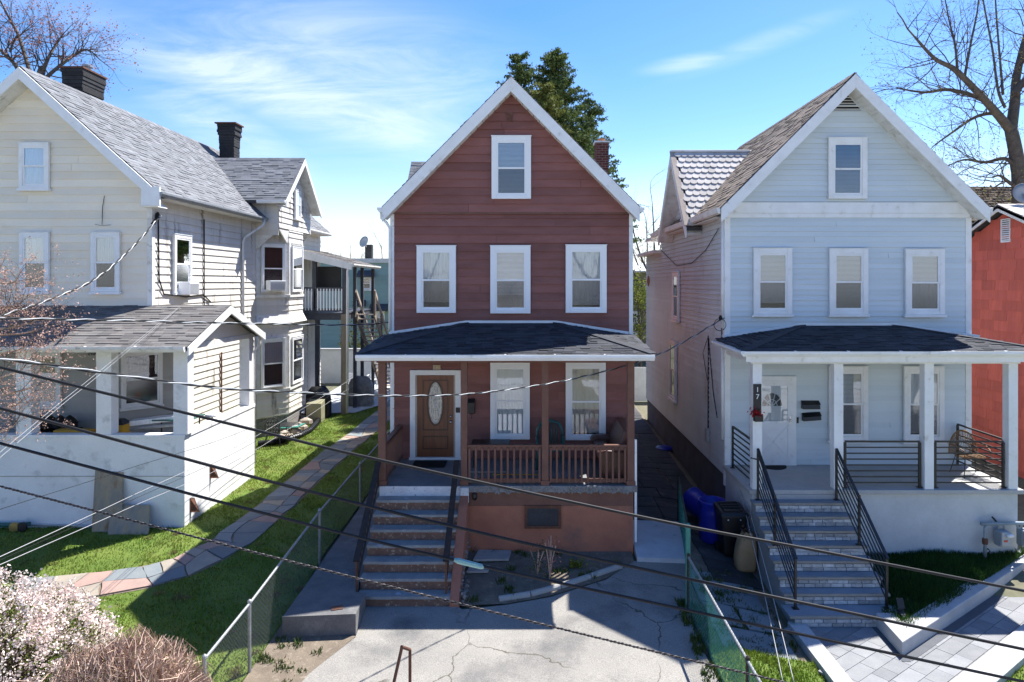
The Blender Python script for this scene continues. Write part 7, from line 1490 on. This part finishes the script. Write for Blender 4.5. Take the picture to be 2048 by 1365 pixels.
for k, (a, b) in enumerate((((1469, 933), (1566, 1365)), ((1474, 930), (1588, 1365)))):
    wire('thin_wire', [a, ((a[0] + b[0]) / 2 + 2, (a[1] + b[1]) / 2 - 2), b], [16.3, 12.6, 10.0], .007, 'cable_white', ['left of two pale cables running down from the blue house corner', 'right of two pale cables running down from the blue house corner'][k], ext=1 if False else 0, cat='wire')

# ================================================================== trees and bushes
def sprout(mb, p, d, L_, r, depth, tips, R, spread=.55, grav=0.0, seg=3, split=(2, 3)):
    pts = [p.copy()]; rr = [r]; q = p.copy(); dd = d.copy()
    for i in range(seg):
        dd = (dd + Vector((R.gauss(0, .16), R.gauss(0, .16), R.gauss(0, .16) + grav))).normalized(); q = q + dd * (L_ / seg); pts.append(q.copy()); rr.append(r * (1 - .45 * (i + 1) / seg))
    mb.tube(pts, rr, 5 if r > .03 else 3, cap=False)
    if depth == 0: tips.append(q); tips += [pts[-2], pts[1].lerp(pts[2], R.random())]; return
    for k in range(R.randint(*split)):
        j = R.randint(1, seg) if k else seg; nd = (dd + Vector((R.gauss(0, spread), R.gauss(0, spread), R.gauss(.08, spread)))).normalized()
        sprout(mb, pts[j], nd, L_ * R.uniform(.55, .85), rr[j] * R.uniform(.55, .75), depth - 1, tips, R, spread, grav, seg, split)
def limb_tree(name, label, base, limbs, seed, leaf_m, leaf_n, leaf_s, depth=3, twig_every=1, tl=(.8, 1.6), spread=.5, jit=.06):
    """limbs: list of (points with radii) real trunk and boughs; shoots grow along them"""
    R = random.Random(seed); t = thing(name, label, 'tree', base); mb = MB(); tw = MB(); tips = []
    for li, (pts, r0, r1, dens) in enumerate(limbs):
        C = catm([Vector(p) for p in pts], 6); n = len(C); mb.tube(C, [lerp(r0, r1, i / (n - 1)) for i in range(n)], 9 if r0 > .1 else 6)
        if dens:
            k = int(n * dens)
            for j in range(k):
                i = R.randint(int(n * .15), n - 1); d = (C[min(i + 1, n - 1)] - C[max(0, i - 1)]).normalized(); side = Vector((R.gauss(0, 1), R.gauss(0, 1), R.gauss(.3, 1))).normalized()
                sprout(tw, C[i], (d * .6 + side * .9).normalized(), R.uniform(*tl), min(.026, lerp(r0, r1, i / (n - 1)) * .4), depth, tips, R, spread)
            sprout(tw, C[-1], (C[-1] - C[-2]).normalized(), R.uniform(*tl), r1 * .9, depth, tips, R, spread)
    mb.build('trunk', M['bark'], t, smooth=True); tw.build('twigs', M['twig'], t, kind='stuff')
    T = np.array([tuple(p) for p in tips]); k = rng.integers(0, len(T), leaf_n); leaves('crown', T[k] + rng.normal(0, jit, (leaf_n, 3)), rng.uniform(*leaf_s, leaf_n), M[leaf_m], t, kind='stuff'); return t
def tp(px, py, Y): return at(px, py, Y)
TYr = 28.0
limbs = [([tp(2042, 980, TYr), tp(2040, 420, TYr), tp(2035, 330, TYr), tp(2022, 260, TYr)], .33, .24, 0),
 ([tp(2022, 262, TYr), tp(2000, 235, TYr - .3), tp(1960, 190, TYr - .8), tp(1910, 140, TYr - 1.2), tp(1870, 118, TYr - 1.5), tp(1830, 75, TYr - 1.7)], .2, .04, .8),
 ([tp(2000, 236, TYr), tp(1965, 200, TYr + .6), tp(1900, 180, TYr + 1.2), tp(1850, 185, TYr + 1.6), tp(1800, 178, TYr + 1.8)], .12, .03, .8),
 ([tp(2015, 250, TYr), tp(1992, 228, TYr + .4), tp(1950, 235, TYr + .8), tp(1905, 265, TYr + 1), tp(1870, 290, TYr + 1.2)], .1, .025, .7),
 ([tp(2022, 262, TYr), tp(2030, 200, TYr + .3), tp(2032, 160, TYr + .5), tp(2045, 100, TYr + .6), tp(2060, 40, TYr + .8), tp(2080, -60, TYr + 1)], .22, .07, .7),
 ([tp(2030, 190, TYr), tp(2050, 160, TYr), tp(2100, 110, TYr), tp(2150, 40, TYr)], .15, .04, .6),
 ([tp(2010, 215, TYr - .2), tp(1996, 180, TYr - .3), tp(1985, 100, TYr - .3), tp(1968, 10, TYr - .4), tp(1962, -40, TYr)], .07, .02, .35),
 ([tp(2006, 190, TYr - .2), tp(2000, 120, TYr - .2), tp(1992, 20, TYr - .2), tp(1990, -40, TYr)], .06, .02, .35),
 ([tp(1915, 142, TYr - 1.2), tp(1910, 90, TYr - 1.3), tp(1898, 40, TYr - 1.3), tp(1885, -30, TYr - 1.2)], .06, .015, .6),
 ([tp(1930, 150, TYr - 1), tp(1942, 85, TYr - 1), tp(1955, 20, TYr - 1), tp(1960, -40, TYr - 1)], .06, .02, .5),
 ([tp(2038, 340, TYr), tp(2010, 318, TYr), tp(1970, 325, TYr + .3), tp(1930, 320, TYr + .6), tp(1900, 330, TYr + .8)], .1, .02, .8),
 ([tp(2038, 378, TYr), tp(2018, 365, TYr - .3), tp(2000, 352, TYr - .5), tp(1985, 355, TYr - .6)], .09, .03, .8)]
limb_tree('bare_tree', 'large bare early-spring tree behind the red house at the right', tp(2042, 980, TYr), limbs, 5, 'bud_yellow', 5200, (.03, .09), depth=3, tl=(.8, 1.7), jit=.05)
TL = 26.0
limbs = [([tp(60, 900, TL), tp(60, 300, TL), tp(75, 180, TL), tp(85, 135, TL)], .25, .12, 0),
 ([tp(80, 160, TL), tp(95, 120, TL), tp(115, 85, TL + .5), tp(125, 70, TL + .5)], .09, .02, 1.2),
 ([tp(78, 170, TL), tp(110, 140, TL), tp(150, 110, TL + .5), tp(175, 100, TL + .6), tp(200, 120, TL + 1)], .09, .02, 1.3),
 ([tp(70, 200, TL), tp(30, 130, TL), tp(0, 100, TL), tp(-40, 60, TL)], .1, .03, 1.2),
 ([tp(72, 190, TL), tp(40, 80, TL + 1), tp(20, 40, TL + 1), tp(0, 0, TL + 1)], .09, .02, 1.2), ([tp(20, 105, TL), tp(30, 80, TL), tp(55, 60, TL)], .05, .015, 1.2)]
limb_tree('budding_tree', 'bare tree with reddish buds rising behind the cream house roof', tp(60, 900, TL), limbs, 8, 'bud_red', 3400, (.04, .10), depth=2, tl=(.6, 1.2), jit=.08)
TF = 13.2
limbs = [([gp(-150, 1150), tp(-130, 900, TF), tp(-110, 780, TF), tp(-90, 700, TF)], .12, .07, 0)] + [([tp(-110, 780 - 40 * (k % 3), TF), tp(-60, y + 30, TF + dy * .5), tp(x * .45, y + 12, TF + dy), tp(x * .8, y, TF + dy)], .035, .007, 1.0) for k, (x, y, dy) in enumerate(((45, 555, 0), (60, 600, .3), (95, 640, -.3), (110, 655, .4), (70, 690, 0), (60, 735, -.4), (95, 770, .2), (55, 800, .4), (35, 620, .5), (40, 845, 0)))]
limb_tree('redbud_tree', 'budding pinkish tree reaching in from the left in front of the cream porch', gp(-150, 1150), limbs, 3, 'bud_tan', 9000, (.018, .05), depth=3, tl=(.25, .5), spread=.5, jit=.02)
bpy.data.objects['redbud_tree'].children[1].data.materials[0] = M['twig_tan']
for k, (px, pyb, pyt, Y, lab) in enumerate(((763, 560, 495, 60, 'small far bare tree above the teal building'), (1305, 560, 415, 42, 'bare twiggy tree showing between the brown and blue house eaves'), (1292, 560, 440, 50, 'smaller bare tree low in the gap between the brown and blue houses'), (700, 560, 500, 90, 'tiny distant bare tree left of the teal building chimney'))):
    b0 = tp(px, pyb, Y); b0.z = .5; R = random.Random(k + 20); top_ = tp(px, pyt, Y); H_ = top_.z - .5
    limbs = [([b0, b0 + Z3 * H_ * .4, b0 + Vector((.1, 0, H_ * .75)), top_], .008 * H_, .003 * H_, .8)] + [([b0 + Z3 * H_ * f, b0 + Vector((s * H_ * .1, .2, H_ * (f + .15))), b0 + Vector((s * H_ * .18, .3, H_ * (f + .35)))], .008 * H_, .003 * H_, .7) for f, s in ((.35, 1), (.42, -1), (.5, .7), (.55, -.7))]
    limb_tree('far_tree', lab, b0, limbs, 30 + k, 'bud_yellow', 250, (.04, .1), depth=2, tl=(.1 * H_, .18 * H_))
# conifers behind the brown house
def conifer(name, label, px, pyt, Y, seed, m, rad, zlow, n_br, slim=1.0):
    R = random.Random(seed); top = tp(px, pyt, Y); base = Vector((top.x, Y, .5)); t = thing(name, label, 'tree', base); H_ = top.z - .5
    mb = MB(); mb.tube([base, base + Z3 * H_ * .6, top], [.02 * H_, .011 * H_, .01], 8); mb.build('trunk', M['bark'], t, smooth=True)
    br = MB(); C = []; S_ = []
    for i in range(n_br):
        f = R.random() ** .8; z = lerp(top.z, zlow, f); a = R.uniform(0, 6.283); ln = (.35 + rad * f ** .75) * R.uniform(.55, 1.15); d = Vector((math.cos(a), math.sin(a), 0)); p0 = Vector((top.x, Y, z)); up = R.uniform(.25, .6)
        P = [p0 + d * ln * u + Z3 * (ln * (up * u - .12 * u * u)) for u in np.linspace(0, 1, 6)]; br.tube(P, [.03 * (1 - u * .85) for u in np.linspace(0, 1, 6)], 3, cap=False)
        k = int(34 + ln * 60)
        for j in range(k):
            u = R.random() ** .7; q = P[0] + d * ln * u + Z3 * (ln * (up * u - .12 * u * u)); w = .07 + .20 * (1 - u) * ln * .5
            C.append((q.x + R.gauss(0, w), q.y + R.gauss(0, w), q.z + R.gauss(-.02, w * .6))); S_.append(R.uniform(.11, .26))
    br.build('branches', M['twig'], t, kind='stuff'); leaves('crown', np.array(C), np.array(S_), M[m], t, aspect=.32, up=.6, kind='stuff')
conifer('spruce_tree', 'tallest dark green conifer behind the brown house gable', 1108, 103, 36, 2, 'needle', 3.7, 6.5, 520)
conifer('spruce_tree', 'second dark conifer left of the tallest, at the brown gable peak', 1040, 112, 37, 3, 'needle', 2.9, 7.5, 340)
conifer('cedar_tree', 'yellow-green conifer in front of the dark ones behind the brown roof', 1090, 172, 33, 4, 'needle_yellow', 2.6, 6.5, 260)
conifer('spruce_tree', 'dark conifer low at the right beside the red brick chimney', 1178, 200, 38, 6, 'needle', 2.4, 7.0, 220)
# small broadleaf tree at the end of the alley
p = Vector((fx(1280, 40), 40, .5)); t = thing('leafy_tree', 'small tree in bright yellow-green leaf in the gap between the houses', 'tree', p); mb = MB(); R = random.Random(9); tips = []
mb.tube([p, p + Z3 * 2], [.12, .08], 7)
for k in range(6): sprout(mb, p + Z3 * 2, Vector((R.gauss(0, .5), R.gauss(0, .5), 1)).normalized(), 1.8, .05, 2, tips, R)
mb.build('trunk', M['bark'], t); T = np.array([tuple(q) for q in tips]); k = rng.integers(0, len(T), 3200); leaves('crown', T[k] + rng.normal(0, .28, (3200, 3)), rng.uniform(.08, .2, 3200), M['leaf_bright'], t, kind='stuff')
# patio and back wall under the deck
sheet('patio', [(-9.7, 28.4), (-7.3, 28.6), (-6.4, 30.5), (-6.4, 36.4), (-9.7, 36.4)], .03, M['concrete_pale'], step=1)
mb = MB(); mb.box(-13, -5.2, 36.5, 36.7, .3, 2.2); bw_ = mb.build('garden_wall', M['stucco_pale'], org=(-9, 36.5, .4), label='pale rendered garden wall behind the patio under the rear deck', cat='wall', bevel=.02)
mb = MB(); mb.box(-13, -5.15, 36.45, 36.75, 2.2, 2.28); mb.build('coping', M['coping'], bw_)
for k, (x, y, lab) in enumerate(((-8.75, 33.2, 'white plastic patio chair under the rear deck, nearer the house'), (-7.9, 34.6, 'white plastic patio chair under the rear deck, nearer the stairs'))):
    z = hgt(x, y) + .03; t = thing('patio_chair', lab, 'chair', (x, y, z), 'patio chairs under the deck'); mb = MB(); mb.box(x - .24, x + .24, y - .24, y + .22, z + .4, z + .44); mb.build('seat', M['vinyl'], t, bevel=.01)
    mb = MB(); mb.hexa([(x - .22, y + .2, z + .44), (x + .22, y + .2, z + .44), (x + .22, y + .24, z + .44), (x - .22, y + .24, z + .44), (x - .18, y + .32, z + .9), (x + .18, y + .32, z + .9), (x + .18, y + .35, z + .9), (x - .18, y + .35, z + .9)]); mb.build('backrest', M['vinyl'], t, bevel=.01)
    for a in (-1, 1):
        for b in (-1, 1): mb = MB(); mb.tube([(x + a * .2, y + b * .2, z + .4), (x + a * .25, y + b * .25, z)], .022, 6); mb.build('leg', M['vinyl'], t)
        mb = MB(); mb.tube([(x + a * .26, y + .26, z + .64), (x + a * .27, y - .22, z + .62), (x + a * .25, y - .25, z + .1)], .022, 6); mb.build('arm', M['vinyl'], t)
# undergrowth behind the deck
p = Vector((-10.3, 42, .5)); C = p + Vector(); leaves('hedge', np.array([-11.5, 41, .5]) + np.abs(rng.normal(0, 1, (5000, 3))) * np.array([3.5, 1, 1.2]), rng.uniform(.08, .2, 5000), M['leaf_green'], label='straggly green hedge behind the rear deck of the cream house', cat='hedge', org=(-11.5, 41, .5))
# blossom bush
def dome(n, c, rad, shell=.75):
    v = rng.normal(size=(n, 3)); v /= np.linalg.norm(v, axis=1)[:, None]; v[:, 2] = np.abs(v[:, 2]); rr = shell + (1 - shell) * rng.random(n) ** .5
    lump = 1 + .06 * np.sin(v[:, 0] * 9 + 1) * np.sin(v[:, 1] * 8) + .05 * np.sin(v[:, 2] * 14 + v[:, 0] * 7)
    return np.array(c) + v * np.array(rad) * (rr * lump)[:, None]
bc = Vector((-8.1, 9.9, -.2)); t = thing('blossom_bush', 'rounded bush thick with pale pink-white blossom in the lower left corner', 'bush', bc)
rd = (2.15, 1.45, 1.58)
cl_ = dome(1500, bc, rd, .84); pk = cl_[rng.integers(0, 1500, 34000)] + rng.normal(0, .045, (34000, 3))
leaves('blossoms', pk, rng.uniform(.022, .05, 34000), M['blossom'], t, aspect=.85, kind='stuff')
leaves('leaves', dome(14000, bc, [r * .97 for r in rd], .72), rng.uniform(.025, .055, 14000), M['leaf_green'], t, kind='stuff')
mb = MB(); R = random.Random(3)
for i in range(260):
    q = dome(1, bc, [r * .93 for r in rd], .9)[0]; q = Vector(q); b0 = bc + Vector((R.gauss(0, .3), R.gauss(0, .3), 0)); m_ = b0.lerp(q, .5) + Vector((R.gauss(0, .1), R.gauss(0, .1), .1)); mb.tube([b0, m_, q], [.014, .009, .004], 4, cap=False)
mb.build('stems', M['twig'], t, kind='stuff')
# bare twiggy bush
bc = Vector((-5.25, 8.75, -.2)); t = thing('twiggy_bush', 'clipped leafless brown twiggy bush at the bottom, right of the blossom bush', 'bush', bc); mb = MB(); mb2 = MB(); R = random.Random(6)
rd = (1.25, 1.0, 1.42); Q = dome(7000, bc, rd, .86)
for i, q in enumerate(Q):
    q = Vector(q); d = (q - bc); d2 = (d.normalized() + Vector((R.gauss(0, .55), R.gauss(0, .55), R.gauss(.2, .4)))).normalized(); a = q - d2 * R.uniform(.14, .34)
    (mb if i % 3 else mb2).tube([a, a.lerp(q, .5) + Vector((R.gauss(0, .012), R.gauss(0, .012), R.gauss(0, .012))), q], [.006, .005, .002], 3, cap=False)
for i in range(300):
    q = Vector(dome(1, bc, [r * .85 for r in rd], .9)[0]); b0 = bc + Vector((R.gauss(0, .25), R.gauss(0, .2), 0)); mb2.tube([b0, b0.lerp(q, .5) + Vector((R.gauss(0, .06), R.gauss(0, .06), .08)), q], [.016, .01, .005], 4, cap=False)
mb.build('twigs', M['twig_tan'], t, kind='stuff'); mb2.build('stems', M['twig_tan'], t, kind='stuff')
leaves('buds', dome(2600, bc, rd, .8), rng.uniform(.012, .03, 2600), M['leaf_green'], t, kind='stuff')

# ---- the other side of the street, added behind the camera for the panes to mirror
for k, (X, Y, w, d, h, m, rm, lab) in enumerate(((-13, -27, 8, 9, 6.4, 'gray_siding', 'shingle_gray', 'unseen grey gabled house added across the street, left'), (-1.5, -28, 7.5, 9, 6.6, 'old_white', 'shingle_brown', 'unseen white gabled house added across the street, middle'), (10, -27, 8, 9, 6.2, 'brown_trim', 'shingle_gray', 'unseen brown gabled house added across the street, right'))):
    t = thing('far_house', lab, 'house', (X, Y, -.3), 'houses added across the street for reflections'); mb = MB(); mb.prism([(X - w / 2, Y, -.4), (X + w / 2, Y, -.4), (X + w / 2, Y, h), (X, Y, h + w * .42), (X - w / 2, Y, h)], (0, d, 0)); mb.build('wall', M[m], t)
    mb = MB()
    for s in (-1, 1): mb.prism([(X, Y - .3, h + w * .42 + .2), (X, Y + d + .3, h + w * .42 + .2), (X + s * (w / 2 + .4), Y + d + .3, h), (X + s * (w / 2 + .4), Y - .3, h)], (0, 0, -.15))
    mb.build('roof', M[rm], t)
    for q in (-.28, 0, .28):
        for zz in (1.4, 4.3): window(t, (X + q * w, Y + d + .02, zz), (-1, 0, 0), (0, 1, 0), 1.0, 1.7, up='blind', lowfill=0, trim='white_trim')
for k, (X, Y, H_, lab) in enumerate(((-7.5, -12, 11, 'unseen bare tree added across the street for reflections, left'), (4.5, -13, 12, 'unseen bare tree added across the street for reflections, right'))):
    b0 = Vector((X, Y, -.4)); limbs = [([b0, b0 + Z3 * H_ * .35, b0 + Vector((.3, 0, H_ * .7)), b0 + Vector((.1, .2, H_))], .28, .05, .7)] + [([b0 + Z3 * H_ * f, b0 + Vector((s * H_ * .14, .3, H_ * (f + .15))), b0 + Vector((s * H_ * .26, .4, H_ * (f + .4)))], .12, .03, .7) for f, s in ((.3, 1), (.36, -1), (.45, .7), (.5, -.8))]
    limb_tree('reflected_tree', lab, b0, limbs, 60 + k, 'bud_red', 1500, (.04, .1), depth=2, tl=(.9, 1.8))
